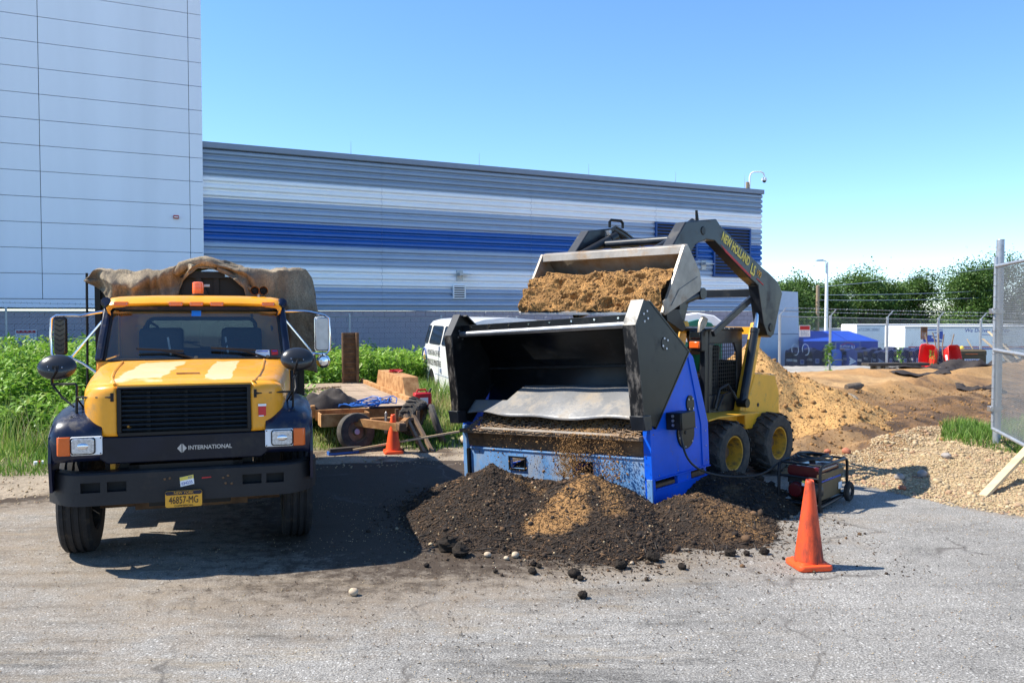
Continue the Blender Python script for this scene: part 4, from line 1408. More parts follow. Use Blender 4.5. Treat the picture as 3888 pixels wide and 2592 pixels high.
def h_sand(X, Y):
    a = cone_h(X, Y, 4.95, 17.2, 1.55, 2.2, 1.5, 2.4, 2.4, 1.0)
    b = cone_h(X, Y, 5.3, 17.3, 1.15, 1.8, 2.7, 2.6, 2.0, 1.0)
    return np.maximum(a, b) + .34 * (fbm(X, Y, 1.1, 4, 141) - .5) + .16 * (fbm(X, Y, 3.5, 4, 143) - .5) + .02
def sand_pile():
    xs, ys = np.arange(2.2, 9, .07), np.arange(14, 20, .07)
    X, Y = np.meshgrid(xs, ys, indexing='ij')
    H = h_sand(X, Y)
    I = np.arange(X.size).reshape(X.shape)
    q = np.stack([I[:-1, :-1], I[1:, :-1], I[1:, 1:], I[:-1, 1:]], -1).reshape(-1, 4)
    q = q[H.ravel()[q].max(1) > -.12]
    used = np.unique(q)
    rm = np.full(X.size, -1)
    rm[used] = np.arange(len(used))
    me = bpy.data.meshes.new('sand_pile')
    me.from_pydata(np.stack([X, Y, np.maximum(H, -.2)], -1).reshape(-1, 3)[used].tolist(), [], rm[q].tolist())
    me.polygons.foreach_set('use_smooth', [True] * len(me.polygons))
    me.materials.append(M['sand_heap'])
    o = bpy.data.objects.new('sand_pile', me)
    COL.objects.link(o)
    tag(o, 'tall heap of orange-tan sand behind the yellow skid steer', 'sand pile')
    N = 9000
    x, y = RNG.uniform(2.6, 8.4, N), RNG.uniform(14.4, 18.5, N)
    h = h_sand(x, y)
    k = h > terr(x, y)
    x, y, h = x[k], y[k], h[k]
    n = len(x)
    s_ = RNG.uniform(.006, .018, n) * (1 + 2.5 * (RNG.random(n) < .04))
    tag(scatter('sand_lumps', ICO_V, ICO_F, np.stack([x, y, h + s_ * .2], 1), rot_random(n), np.stack([s_, s_ * .8, s_ * .7], 1), RNG.random(n) * .6 + .4, 'sand_grain', o), kind='stuff')
sand_pile()

# ------------------------------------------------------------------ stones and clods
def keep_g(x, y):
    s = -(x - 4.4) * .66 + (y - 13.4) * .75
    return (sdist(x, y, ASPH) > -.08 + .25 * (nz(x, y, 3, 151) - .5)) & (s < -.9 + (nz(x, y, 1, 153) - .5) * 1.6) & (x > 3.9)
def gravel_bed():
    root = None
    for n_, s0, s1, tv, tf in ((60000, .006, .017, OCT_V, OCT_F), (15000, .013, .026, ICO_V, ICO_F), (700, .03, .055, ICO_V, ICO_F)):
        x, y = RNG.uniform(3.9, 9.5, n_), RNG.uniform(8, 14.5, n_)
        k = keep_g(x, y)
        x, y = x[k], y[k]
        n = len(x)
        s_ = RNG.uniform(s0, s1, n)
        z = np.maximum(terr(x, y), .0)
        o = scatter('gravel' if root is None else 'gravel_stones', tv, tf, np.stack([x, y, z + s_ * .15], 1), rot_random(n, .5), np.stack([s_, s_ * RNG.uniform(.55, 1, n), s_ * RNG.uniform(.4, .75, n)], 1),
                    np.clip(RNG.random(n) * .8 + .35 * (fbm(x, y, 1.4, 3, 155) - .35), 0, 1), 'pebble', root)
        if root is None:
            root = o
            tag(o, 'bank of loose tan gravel between the asphalt edge and the open gate', 'gravel', kind='stuff')
        else:
            tag(o, kind='stuff')
gravel_bed()
N = 5000
x, y = RNG.uniform(-12, 3, N), RNG.uniform(9.0, 13.2, N)
sd = sdist(x, y, ASPH)
k = (sd > -.4) & (sd < 1.2)
x, y = x[k], y[k]
N = len(x)
s_ = RNG.uniform(.006, .02, N)
tag(scatter('gravel', ICO_V, ICO_F, np.stack([x, y, np.maximum(terr(x, y), 0) + s_ * .2], 1), rot_random(N, .5), np.stack([s_, s_ * .8, s_ * .6], 1), RNG.random(N), 'pebble'),
    'thin scatter of small stones along the grass edge of the asphalt', 'gravel', kind='stuff')
# crumbs trodden over the asphalt
N = 2600
x, y = RNG.normal(.2, 1.9, N), RNG.normal(7.3, 1.3, N)
k = (sdist(x, y, ASPH) < 0) & (y > 3)
x, y = x[k], y[k]
N = len(x)
s_ = RNG.uniform(.004, .013, N)
tag(scatter('soil_crumbs', CHIP_V, CHIP_F, np.stack([x, y, .006 + s_ * .2], 1), rot_random(N, .4), np.stack([s_, s_ * .8, s_ * .8], 1), RNG.random(N), 'compost_chip'),
    'fine dark soil crumbs strewn over the asphalt around the heaps', 'soil crumbs', kind='stuff')
N = 9000
x, y = RNG.uniform(-7, 7, N), RNG.uniform(4.0, 10, N)
k = (sdist(x, y, ASPH) < -.02) & (fbm(x, y, .8, 4, 181) > .46)
x, y = x[k], y[k]
N = len(x)
s_ = RNG.uniform(.0025, .008, N)
tag(scatter('loose_grit', OCT_V, OCT_F, np.stack([x, y, .006 + s_ * .3], 1), rot_random(N, .6), np.stack([s_, s_ * .8, s_ * .6], 1), RNG.random(N), 'pebble'),
    'fine pale loose grit lying over the asphalt', 'grit', kind='stuff')
# earth worked up by the wheels
N = 16000
x = RNG.uniform(3, 13, N)
y = RNG.uniform(11.5, 23, N)
s = -(x - 4.4) * .66 + (y - 13.4) * .75
k = (np.abs(s - .3) < 2.6 * nz(x, y, 1.2, 161) + .9) & (sdist(x, y, ASPH) > .15)
x, y = x[k], y[k]
N = len(x)
s_ = RNG.uniform(.005, .018, N) * (1 + 2.0 * (RNG.random(N) < .05))
tag(scatter('dirt_crumbs', ICO_V, ICO_F, np.stack([x, y, terr(x, y) + s_ * .2], 1), rot_random(N), np.stack([s_, s_ * .8, s_ * .65], 1), RNG.random(N) * .75, 'sand_grain'),
    'loose lumps of brown earth along the wheel ruts', 'dirt', kind='stuff')

def lump(name, label, cat, x, y, r, material, seed, group=None, sq=(1, .85, .7), z=None, noise=.55):
    o = MB().ball((0, 0, 0), r, 14, 10, sq, noise * .85, seed).build(name, material, None, smooth=True, ang=50)
    o.location = (x, y, (max(terr1(x, y), .003) if z is None else z) + r * sq[2] * .8)
    o.rotation_euler = (0, 0, seed * 1.3)
    tag(o, label, cat, group)
    return o
G_CL = 'dark clods rolled off the compost heap'
for i, (x, y, r, lb) in enumerate([
    (.546, 6.34, .042, 'round dark clod lying alone nearest the camera in front of the heap'),
    (.52, 6.84, .055, 'ragged dark clod in front of the heap, second nearest the camera'),
    (.565, 6.76, .030, 'small dark crumb beside the ragged clod in front of the heap'),
    (.175, 6.93, .040, 'flat dark clod left of the ragged one in front of the heap'),
    (.19, 7.16, .030, 'small dark clod near the front toe of the heap, upper of a pair'),
    (.235, 7.10, .028, 'small dark clod near the front toe of the heap, lower of a pair'),
    (-.14, 6.96, .022, 'tiny dark clod left of the pair at the front toe of the heap'),
    (.94, 7.08, .060, 'dark clod at the front toe of the heap below the machine side plate'),
    (1.46, 7.06, .040, 'dark clod on the asphalt in front of the right heap'),
    (2.30, 7.50, .048, 'rightmost dark clod on the asphalt beyond the right heap'),
    (2.13, 7.46, .034, 'middle dark clod of the three at the right toe'),
    (1.98, 7.45, .052, 'left dark clod of the three at the right toe'),
    (-.465, 7.45, .085, 'big dark clod at the left front toe of the heap'),
    (-.60, 7.62, .10, 'largest flat dark clod at the left front toe of the heap'),
    (-.74, 7.12, .025, 'small dark clod lying left of the heap on dusty asphalt'),
    (1.25, 7.30, .07, 'dark clod half sunk in the toe of the heap, right of centre'),
    (.80, 7.34, .05, 'dark clod half sunk in the middle of the heap toe')]):
    lump('soil_clod', lb, 'clod', x, y, r, 'clod', i + 1, G_CL)
lump('pebble', 'pale tan pebble lying alone on the asphalt in front of the truck', 'stone', -1.235, 6.40, .042, 'tan_stone', 31, None, (1, .8, .75), noise=.12)
for i, (x, y, r, lb) in enumerate([(-.22, 7.42, .035, 'pale round stone at the left toe of the heap'), (.03, 7.40, .04, 'larger pale stone at the toe of the heap, beside two clods'),
                                   (-.05, 7.33, .026, 'small pale stone just in front of the larger one'), (1.05, 7.2, .02, 'small pale stone in front of the heap toe, right side')]):
    lump('pebble', lb, 'stone', x, y, r, 'tan_stone', 41 + i, 'pale stones at the heap toe', noise=.15)
for i, (x, y, r, m, lb, nm, ct) in enumerate([
    (5.47, 11.0, .085, 'rock', 'dark angular grey rock in the middle of the gravel bank', 'rock', 'rock'),
    (6.1, 11.6, .07, 'rock', 'pale grey rock near the grass on the gravel bank', 'rock', 'rock'),
    (5.05, 10.75, .07, 'rock', 'flat brownish rock left of the dark rock on the gravel', 'rock', 'rock'),
    (5.1, 12.6, .085, 'brick_red', 'broken red brick at the upper edge of the gravel', 'brick_fragment', 'brick'),
    (4.95, 12.95, .055, 'brick_red', 'small red brick chip behind the broken brick', 'brick_fragment', 'brick'),
    (3.95, 11.0, .09, 'brick_red', 'pinkish brick lump at the left end of the gravel by the generator', 'brick_fragment', 'brick'),
    (4.85, 10.25, .05, 'brick_red', 'red brick chip at the asphalt edge', 'brick_fragment', 'brick'),
    (6.55, 9.55, .08, 'brick_red', 'brown-red stone beside the leaning plank', 'brick_fragment', 'brick')]):
    lump(nm, lb, ct, x, y, r, m, 61 + i, None, (1, .75, .65), noise=.3)
lump('stone', 'pale broken stone in the grass left of the screening machine', 'stone', -.75, 13.6, .16, 'tan_stone', 81, None, (1, .7, .6), noise=.3)
# ------------------------------------------------------------------ the dump truck (front at y = 0, rear along +y)
TK = thing('dump_truck', 'yellow and navy bonneted dump truck facing the camera with black grille and tarp covered bed', 'truck', (-2.80, 7.09, 0), 17.7)
X3 = (1, 0, 0); Z3 = (0, 0, 1)

def rounded(x0, x1, z0, z1, r, n=4):
    pts = []
    for cx, cz, a0 in ((x1 - r, z1 - r, 0), (x0 + r, z1 - r, 90), (x0 + r, z0 + r, 180), (x1 - r, z0 + r, 270)):
        for k in range(n + 1):
            a = R(a0 + 90 * k / n)
            pts.append((cx + r * math.cos(a), cz + r * math.sin(a)))
    return pts

def make_wheel(name, parent, x, y, z, r, w, rim_r, rim_mat, outer, lugs='rib', tire_mat='rubber', steer=0.):
    """tyre as a part with rim and lugs as sub-parts; outer: +1 / -1, the side the rim faces"""
    h = w / 2
    prof = [(rim_r, -h * .82), (rim_r + .04 * r, -h * .95), (r * .80, -h), (r * .93, -h * .97), (r * .985, -h * .80)]
    if lugs == 'rib':
        for g in (-.45, 0., .45):
            prof += [(r, h * (g - .1) - .0), (r * .975, h * (g - .07)), (r * .975, h * (g + .07)), (r, h * (g + .1))]
    prof += [(r * .985, h * .80), (r * .93, h * .97), (r * .80, h), (rim_r + .04 * r, h * .95), (rim_r, h * .82)]
    ty = MB().lathe(prof, (0, 0, 0), (1, 0, 0), 40, closed=True).build(name, tire_mat, parent, ang=30)
    ty.location = (x, y, z)
    ty.rotation_euler = (0, 0, steer)
    o = outer
    dp = -.35 if lugs == 'lug' else .30
    rp_ = [(rim_r, o * h * .86), (rim_r * .93, o * h * .84), (rim_r * .88, o * h * .45), (rim_r * .78, o * h * (dp + .1)), (rim_r * .70, o * h * dp), (rim_r * .42, o * h * (dp + .08)), (rim_r * .36, o * h * (dp + .35)), (.001, o * h * (dp + .36))]
    MB().lathe(rp_, (0, 0, 0), (1, 0, 0), 28, cap=False).build('rim', rim_mat, ty, ang=30)
    nb = MB()
    for k in range(8):
        a = k * math.pi / 4
        yy, zz = rim_r * .60 * math.cos(a), rim_r * .60 * math.sin(a)
        nb.cyl((o * h * (dp - .02), yy, zz), (o * h * (dp + .16), yy, zz), (.030 if lugs == 'lug' else .022) * r / .45, n=7)
    nb.build('wheel_nuts', 'rust_dark', ty)
    if lugs == 'lug':
        MB().lathe([(rim_r * .34, o * h * (dp + .3)), (rim_r * .30, o * h * (dp + .55)), (.001, o * h * (dp + .56))], (0, 0, 0), (1, 0, 0), 14).build('hub_cap', 'rust_dark', ty)
        hb = MB()
        for k in range(8):
            a = (k + .5) * math.pi / 4
            hb.lathe([(.001, 0), (.028, 0)], (o * h * (dp + .06) + o * .012, rim_r * .56 * math.cos(a), rim_r * .56 * math.sin(a)), (o, 0, 0), 10)
        hb.build('rim_holes', 'black_print', ty, smooth=False)
    if lugs == 'lug':
        lg = MB()
        for k in range(18):
            for sg in (-1, 1):
                a = 2 * math.pi * (k + (.5 if sg > 0 else 0)) / 18
                pts = []
                for q, (u0, da) in enumerate(((.0, .0), (.35, .04), (.75, .16), (1.02, .20))):
                    for e in (-.055, .055):
                        for rad in (r * .965, r * (1.045 if q < 3 else 1.0)):
                            aa = a + da + e
                            pts.append((sg * u0 * h, rad * math.cos(aa), rad * math.sin(aa)))
                f = []
                for q in range(3):
                    b = q * 4
                    f += [(b, b + 1, b + 5, b + 4), (b + 2, b + 6, b + 7, b + 3), (b + 1, b + 3, b + 7, b + 5)]
                f += [(0, 2, 3, 1), (12, 13, 15, 14)]
                lg.add(pts, f)
        lg.build('tread', tire_mat, ty, smooth=False)
    return ty

def truck():
    t = TK
    # bumper: a curved channel with two pairs of tow openings
    def bump_pt(x):
        a = abs(x)
        return 0 if a < .80 else .30 * ((a - .80) / .31) ** 2
    def strip(mb, z0, z1, x0, x1):
        n = max(2, int((x1 - x0) / .05))
        secs = []
        for i in range(n + 1):
            x = x0 + (x1 - x0) * i / n
            y = bump_pt(x)
            secs.append([(x, y, z0), (x, y, z1), (x, y + .05, z1), (x, y + .05, z0)])
        mb.loft(secs)
    b = MB()
    strip(b, .59, .70, -1.11, 1.11)
    strip(b, .785, .848, -1.11, 1.11)
    op = [(-.82, -.67), (-.62, -.47), (.46, .62), (.66, .81)]
    xs = [-1.11] + [v for q in op for v in q] + [1.11]
    for a, c in zip(xs[::2], xs[1::2]):
        strip(b, .7002, .7848, a, c)
    n = 44
    b.loft([[(x, bump_pt(x) + .0, .848), (x, bump_pt(x) + .02, .862), (x, bump_pt(x) + .16, .862), (x, bump_pt(x) + .16, .848)] for x in np.linspace(-1.11, 1.11, n)])
    bp = b.build('bumper', 'bumper_grey', t, ang=30)
    for a, c in op:
        MB().bb(a - .01, c + .01, .11, .13, .68, .81).build('opening_back', 'black_print', bp, smooth=False)
    for x, z in ((-.17, .785), (-.13, .79), (.30, .77), (.34, .785), (.32, .72), (.37, .715)):
        MB().ball((x, -.002, z), .012, 8, 5).build('bolt', 'rust_dark', bp)
    pl = MB().prism(rounded(-.165, .128, .545, .685, .018), 'y', -.045, -.038).build('licence_plate', 'plate_gold', t, smooth=False)
    MB().prism(rounded(-.163, .126, .650, .683, .014), 'y', -.0475, -.0452).build('plate_band', 'navy', pl, smooth=False)
    text('state_name', 'NEW YORK', 'plate_gold', pl, .030, (-.018, -.0487, .667), X3, Z3, ext=.0006)
    text('plate_number', '46857-MG', 'black_print', pl, .088, (-.018, -.0487, .603), X3, Z3, .62, ext=.0006)
    text('plate_type', 'COMMERCIAL', 'black_print', pl, .022, (-.018, -.0487, .557), X3, Z3, 1.1, ext=.0006)
    st = MB().prism([(-.045, .71), (.065, .73), (.058, .81), (-.052, .79)], 'y', -.006, -.0015).build('bumper_sticker', 'white_plain', t, smooth=False)
    MB().prism([(-.048, .76), (.061, .78), (.058, .81), (-.052, .79)], 'y', -.0085, -.0062).build('sticker_band', 'sticker_yellow', st, smooth=False)
    text('sticker_number', '034235', 'text_blue', st, .036, (.007, -.008, .742), (1, 0, .18), (-.18, 0, 1), .85, ext=.0006)
    text('sticker_state', 'NY', 'text_blue', st, .026, (.034, -.0095, .788), (1, 0, .18), (-.18, 0, 1), ext=.0006)
    MB().prism([(.125, .77), (.205, .777), (.20, .785), (.13, .783)], 'y', -.005, -.0015).build('paint_scratch', 'red_print', t, smooth=False)

    # bonnet
    secs = []
    for y, xs_, zb, zs, zt, xt in ((.075, .57, 1.40, 1.54, 1.588, .50), (.11, .67, 1.36, 1.53, 1.606, .56), (.20, .765, 1.30, 1.52, 1.625, .60), (.34, .83, 1.27, 1.525, 1.640, .615), (.55, .85, 1.24, 1.55, 1.657, .62), (1.0, .89, 1.28, 1.58, 1.685, .65), (1.72, .94, 1.30, 1.61, 1.715, .70)):
        half = [(xs_, zb), (xs_ + .01, (zb + zs) / 2), (xs_, zs), (xs_ - .035, zs + (zt - zs) * .45), (xs_ - .10, zs + (zt - zs) * .80), (xt, zt - .006), (xt * .5, zt), (0, zt + .003)]
        ring = [(x, y, z) for x, z in half] + [(-x, y, z) for x, z in half[-2::-1]]
        secs.append(ring)
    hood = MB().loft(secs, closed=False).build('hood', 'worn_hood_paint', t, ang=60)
    fr = MB()
    for sg in (-1, 1):
        def corner(u, v):
            a = u * math.pi / 2
            xo = .835 - .02 * abs(v - .6)
            x = .535 + (xo - .535) * math.sin(a) ** .9
            y = .052 + .31 * (1 - math.cos(a))
            zb = 1.16 + .15 * max(0, u - .35) / .65
            zt = 1.586 - .075 * u ** 2.2
            z = zb + (zt - zb) * v
            e = max(0, v - .82) / .18
            return (sg * (x - .02 * u * e * e), y + .05 * e * e, z + .012 * e * (1 - u))
        fr.grid(corner, 14, 12)
    fr.prism([(-.535, 1.572), (.535, 1.572), (.535, 1.588), (-.535, 1.588)], 'y', .054, .09)
    fr.build('hood_front', 'truck_yellow', hood, ang=70, solid=.008)
    # raised ridge down each side of the bonnet
    for sg in (-1, 1):
        MB().tube([(sg * .56, .09, 1.592), (sg * .61, .3, 1.632), (sg * .645, .7, 1.662), (sg * .68, 1.5, 1.705)], .014, 8).build('hood_ridge', 'truck_yellow', hood)
    MB().prism(rounded(-.10, .10, .40, .425, .01), 'z', 1.635, 1.662).build('hood_slot', 'rust_orange', hood, smooth=False)
    stk = MB().bb(.60, .665, .044, .051, 1.29, 1.39).build('hood_sticker', 'red_print', hood, smooth=False)
    MB().bb(.598, .667, .042, .0438, 1.375, 1.395).build('sticker_band', 'white_plain', stk, smooth=False)
    MB().bb(.602, .645, .042, .0438, 1.285, 1.294).build('sticker_band', 'white_plain', stk, smooth=False)

    # grille
    g = MB()
    for a, c, z0, z1 in ((-.535, .535, 1.555, 1.574), (-.535, .535, 1.155, 1.185), (-.535, -.505, 1.185, 1.555), (.505, .535, 1.185, 1.555)):
        g.bb(a, c, .04, .10, z0, z1)
    gr = g.build('grille', 'black_paint', t, bevel=.006)
    MB().bb(-.52, .52, .16, .18, 1.17, 1.57).build('radiator_core', 'black_print', gr, smooth=False)
    sl = MB().prism([(.052, 0), (.06, .014), (.11, .018), (.11, .0)], 'x', -.505, .505).build('grille_slat', 'hopper_black', gr, smooth=False)
    sl.location.z = 1.205
    for k in range(1, 9):
        rep('grille_slat', sl, gr, (0, 0, 1.205 + k * .0405))
    for x in (-.30, 0, .30):
        MB().bb(x - .014, x + .014, .112, .135, 1.185, 1.555).build('grille_bar', 'black_paint', gr, smooth=False)
    MB().bb(-.47, -.445, .10, .15, 1.20, 1.225).bb(-.47, -.455, .10, .15, 1.228, 1.25).build('yellow_tag', 'plate_gold', gr, smooth=False)
    lp = MB().prism([(-.70, 1.153), (.70, 1.153), (.68, .97), (.62, .925), (-.62, .925), (-.68, .97)], 'y', .05, .16).build('lower_panel', 'lower_navy', t, bevel=.012)
    text('emblem_name', 'INTERNATIONAL', 'steel', lp, .050, (.195, .045, 1.035), X3, Z3, .92, ext=.003, bold=.001)
    MB().prism([(-.072, 1.035), (-.037, 1.075), (-.037, .995)], 'y', .042, .0495).prism([(.006, 1.035), (-.029, 1.075), (-.029, .995)], 'y', .042, .0495).build('diamond_emblem', 'steel', lp, smooth=False)

    # wings
    for sg in (-1, 1):
        prof = [(.07, .955), (.055, 1.0), (.055, 1.17), (.08, 1.23), (.16, 1.285), (.35, 1.325), (.7, 1.36), (1.1, 1.37), (1.35, 1.34), (1.5, 1.25), (1.56, 1.1), (1.57, .9)]
        secs = []
        for y, z in prof:
            bulge = 1.0
            xo = 1.055 + (.02 if .3 < y < 1.3 else 0)
            lift = .07 if y > .3 else .03 * y / .3
            dz = -.035
            secs.append([(sg * .66, y, z + lift), (sg * .80, y, z + lift * .8), (sg * .92, y, z + lift * .3), (sg * 1.0, y, z), (sg * xo, y + .03, z + dz), (sg * (xo + .012), y + .06, z + dz * 2.6)])
        w = MB().loft(secs, closed=False).build('fender', 'navy', t, ang=50, solid=.012)
        arch = [(.10, .70), (.06, .955), (.09, 1.17), (.2, 1.24), (.4, 1.27), (.7, 1.30), (1.1, 1.305), (1.36, 1.27), (1.5, 1.18), (1.57, .9), (1.57, .72), (1.44, .72)]
        for k in range(9):
            a = R(12 + 156 * k / 8)
            arch.append((.87 + .585 * math.cos(a), .55 + .585 * math.sin(a)))
        arch += [(.30, .70)]
        MB().prism(arch, 'x', sg * 1.045, sg * 1.07).build('fender_side', 'navy', w, smooth=False, bevel=.006)
        MB().bb(min(sg * .70, sg * 1.04), max(sg * .70, sg * 1.04), .10, .2, .96, 1.17).build('lamp_housing', 'black_paint', w, smooth=False)
        # headlight
        x0, x1 = sorted((sg * .655, sg * .895))
        hl = MB().prism(rounded(x0, x1, 1.012, 1.168, .012), 'y', .035, .075).build('headlight', 'white_plain', t, bevel=.006)
        lx = sg * .80
        MB().prism(rounded(lx - .086, lx + .086, 1.026, 1.156, .022), 'y', .022, .0345).build('lens', 'lens', hl, bevel=.008)
        MB().prism(rounded(lx - .095, lx + .095, 1.02, 1.162, .026), 'y', .028, .0348).build('lens_rim', 'black_paint', hl, smooth=False)
        MB().ball((lx, .024, 1.09), .045, 14, 8, (1.0, .25, .62)).build('bulb_shield', 'chrome', hl)
        for dx, dz in ((.012, .012), (.012, .144), (.228, .012), (.228, .144)):
            MB().ball((x0 + dx, .034, 1.012 + dz), .006, 6, 4).build('screw', 'black_print', hl)
        a0, a1 = sorted((sg * .897, sg * 1.005))
        MB().loft([[(sg * .897, .032, z) for z in (1.012, 1.168)] + [(sg * .897, .09, z) for z in (1.168, 1.012)],
                   [(sg * .985, .034, z) for z in (1.012, 1.168)] + [(sg * .985, .09, z) for z in (1.168, 1.012)],
                   [(sg * 1.02, .07, z) for z in (1.016, 1.164)] + [(sg * 1.02, .12, z) for z in (1.164, 1.016)]]).build('turn_signal', 'amber', t, bevel=.006)
        MB().bb(*sorted((sg * .895, sg * 1.02)), .09, .14, .955, 1.01).build('lamp_filler', 'black_paint', w, smooth=False)

    # wheels and running gear
    for sg in (-1, 1):
        make_wheel('wheel', t, sg * .955, .87, .505, .505, .27, .29, 'white_plain', sg)
        for y in (4.45,):
            make_wheel('wheel', t, sg * 1.0, y, .505, .505, .25, .29, 'steel', sg)
            make_wheel('wheel', t, sg * .70, y, .505, .505, .25, .29, 'steel', sg)
    MB().cyl((-.8, .87, .45), (.8, .87, .45), .07).bb(-.5, .5, .8, .95, .36, .5).build('front_axle', 'rust_dark', t)
    MB().bb(-.46, -.38, .1, 5.2, .66, .90).bb(.38, .46, .1, 5.2, .66, .90).bb(-.46, .46, .10, .2, .62, .9).bb(-.35, .35, .5, 1.5, .45, .9).build('chassis', 'black_paint', t, smooth=False)
    MB().cyl((-.9, 4.45, .5), (.9, 4.45, .5), .10).ball((0, 4.45, .5), .2).build('rear_axle', 'rust_dark', t)
    MB().bb(-.55, .55, .25, .32, .62, .96).build('radiator_support', 'black_paint', t, smooth=False)
    MB().bb(-.62, -.58, .2, .5, .84, .955).build('yellow_bracket', 'truck_yellow', t, smooth=False)
    for sg in (-1, 1):
        MB().cyl((sg * .95, 2.0, .62), (sg * .95, 3.0, .62), .26).build('fuel_tank', 'black_paint', t)
        MB().bb(*sorted((sg * .75, sg * 1.02)), 1.72, 2.1, .42, .47).build('step', 'black_paint', t, smooth=False)

    # cab
    cab = MB()
    cab.bb(-.95, .95, 1.66, 3.05, .95, 1.30)
    for sg in (-1, 1):
        cab.prism([(1.66, 1.30), (3.05, 1.30), (3.05, 1.70), (1.70, 1.70)], 'x', sg * .95, sg * .91)
        cab.bb(*sorted((sg * .93, sg * .89)), 2.86, 3.05, 1.70, 2.24)
    cab.bb(-.91, .91, 3.01, 3.05, 1.30, 1.68)
    for a, c, z0, z1 in ((-.91, -.60, 1.68, 2.20), (.60, .91, 1.68, 2.20), (-.60, .60, 2.12, 2.20)):
        cab.bb(a, c, 3.01, 3.05, z0, z1)
    cb = cab.build('cab', 'truck_yellow', t, smooth=False)
    MB().prism([(1.66, 1.62), (1.69, 1.706), (1.74, 1.706), (1.74, 1.62)], 'x', -.94, .94).build('cowl', 'truck_yellow', cb, bevel=.01)
    secs = []
    for y, hw, z in ((1.90, .84, 2.262), (1.885, .865, 2.29), (1.93, .865, 2.335), (2.05, .865, 2.36), (2.5, .87, 2.372), (2.95, .865, 2.35), (3.07, .85, 2.30), (3.07, .84, 2.22)):
        half = [(hw, z - .09), (hw + .005, z - .045), (hw - .02, z - .012), (hw - .10, z), (hw * .5, z + .012), (0, z + .015)]
        secs.append([(x, y, zz) for x, zz in half] + [(-x, y, zz) for x, zz in half[-2::-1]])
    MB().loft(secs, closed=False).build('roof', 'truck_yellow', cb, ang=50, solid=.02)
    MB().bb(-.84, .84, 1.95, 3.04, 2.19, 2.21).build('headliner', 'cab_liner', cb, smooth=False)
    # pillars wrapped in dark blue
    for sg in (-1, 1):
        MB().beam((sg * .925, 1.70, 1.70), (sg * .872, 1.99, 2.25), .075, .09).build('pillar', 'navy', cb, bevel=.02)
        MB().tube([(sg * .86, 1.90, 2.27), (sg * .885, 1.93, 2.31), (sg * .90, 2.05, 2.30), (sg * .91, 2.2, 2.25)], [.03, .055, .05, .03], 8).build('pillar_wrap', 'navy', cb)
        MB().bb(*sorted((sg * .905, sg * .90)), 1.98, 2.86, 1.72, 2.2).build('side_window', 'cab_glass', cb, smooth=False)
        MB().tube([(sg * .915, 2.02, 2.22), (sg * .92, 2.86, 2.24), (sg * .93, 2.86, 1.70)], .02, 6).build('door_frame', 'truck_yellow', cb)
        MB().bb(*sorted((sg * .952, sg * .975)), 2.6, 2.75, 1.42, 1.46).build('door_handle', 'black_paint', cb)
    wsq = lambda x, v, d=0: (x * (.885 - .05 * v), 1.715 + .27 * v - .05 * (1 - x * x) * 1.0 + d, 1.708 + .53 * v)
    MB().grid(lambda u, v: wsq(2 * u - 1, v), 14, 2).build('windscreen', 'windscreen', cb, ang=80)
    def ring(f, r, m, nm, n=14):
        pts = [wsq(2 * i / n - 1, 0, -.004) for i in range(n + 1)] + [wsq(1, 1, -.004)] + [wsq(1 - 2 * i / n, 1, -.004) for i in range(1, n + 1)]
        MB().tube(pts, r, 6, closed=True).build(nm, m, cb)
    ring(0, .022, 'black_paint', 'windscreen_seal')
    MB().prism([(1.70, 2.225), (1.90, 2.225), (1.90, 2.275), (1.87, 2.275)], 'x', -.80, .80)
    MB().loft([[(x, 1.93 - .05 * (1 - (x / .86) ** 2), 2.235), (x, 1.90 - .04 * (1 - (x / .86) ** 2), 2.265), (x, 1.96, 2.27)] for x in np.linspace(-.85, .85, 15)]).build('header_strip', 'navy', cb, ang=50)
    for sx, nm, m, z0, z1 in (((.60, .745), 'inspection_sticker', 'white_plain', .05, .17), ((.765, .835), 'registration_sticker', 'red_print', .07, .17), ((-.055, .045), 'blue_tape', 'blue_tape', .86, .99)):
        vs = []
        for x, v in ((sx[0], z0), (sx[1], z0), (sx[1], z1), (sx[0], z1)):
            vs.append(wsq(x / .885, v, -.006))
        MB().add(vs, [(0, 1, 2, 3)]).build(nm, m, cb, smooth=False, solid=.002)
    for i, x in enumerate((.60, .765)):
        a = wsq((x + .01) / .885, .145, -.009); b2 = wsq((x + (.13 if i == 0 else .06)) / .885, .145, -.009)
        MB().tube([a, b2], .006, 4).build('sticker_line', 'post_blue', cb)
    for x0 in (-.62, .10):
        arm = MB().tube([(x0 + .62, 1.67, 1.715), (x0 + .40, 1.66, 1.79), (x0 + .28, 1.665, 1.815)], .011, 6).build('wiper', 'black_print', t)
        MB().beam((x0 + .05, 1.668, 1.83), (x0 + .50, 1.668, 1.80), .02, .022).build('wiper_blade', 'black_print', arm, smooth=False)
        MB().cyl((x0 + .62, 1.69, 1.70), (x0 + .62, 1.66, 1.735), .022, n=8).build('wiper_pivot', 'black_print', arm)
    # inside
    ins = MB().bb(-.88, .88, 1.74, 2.0, 1.35, 1.66).build('dashboard', 'seat_grey', cb, bevel=.03)
    for x in (-.45, .45):
        MB().bb(x - .24, x + .24, 2.45, 2.85, 1.30, 1.48).prism([(2.78, 1.4), (2.98, 1.44), (2.94, 2.02), (2.82, 2.02)], 'x', x - .23, x + .23).build('seat', 'seat_grey', cb, bevel=.04)
    MB().tube([(.45 + .21 * math.cos(a), 2.22 + .10 * math.sin(a), 1.74 + .17 * math.sin(a)) for a in np.linspace(0, 6.283, 20, endpoint=False)], .016, 6, closed=True).beam((.26, 2.22, 1.74), (.64, 2.22, 1.74), .03, .02).cyl((.45, 2.22, 1.74), (.45, 1.9, 1.55), .03).build('steering_wheel', 'black_print', cb)
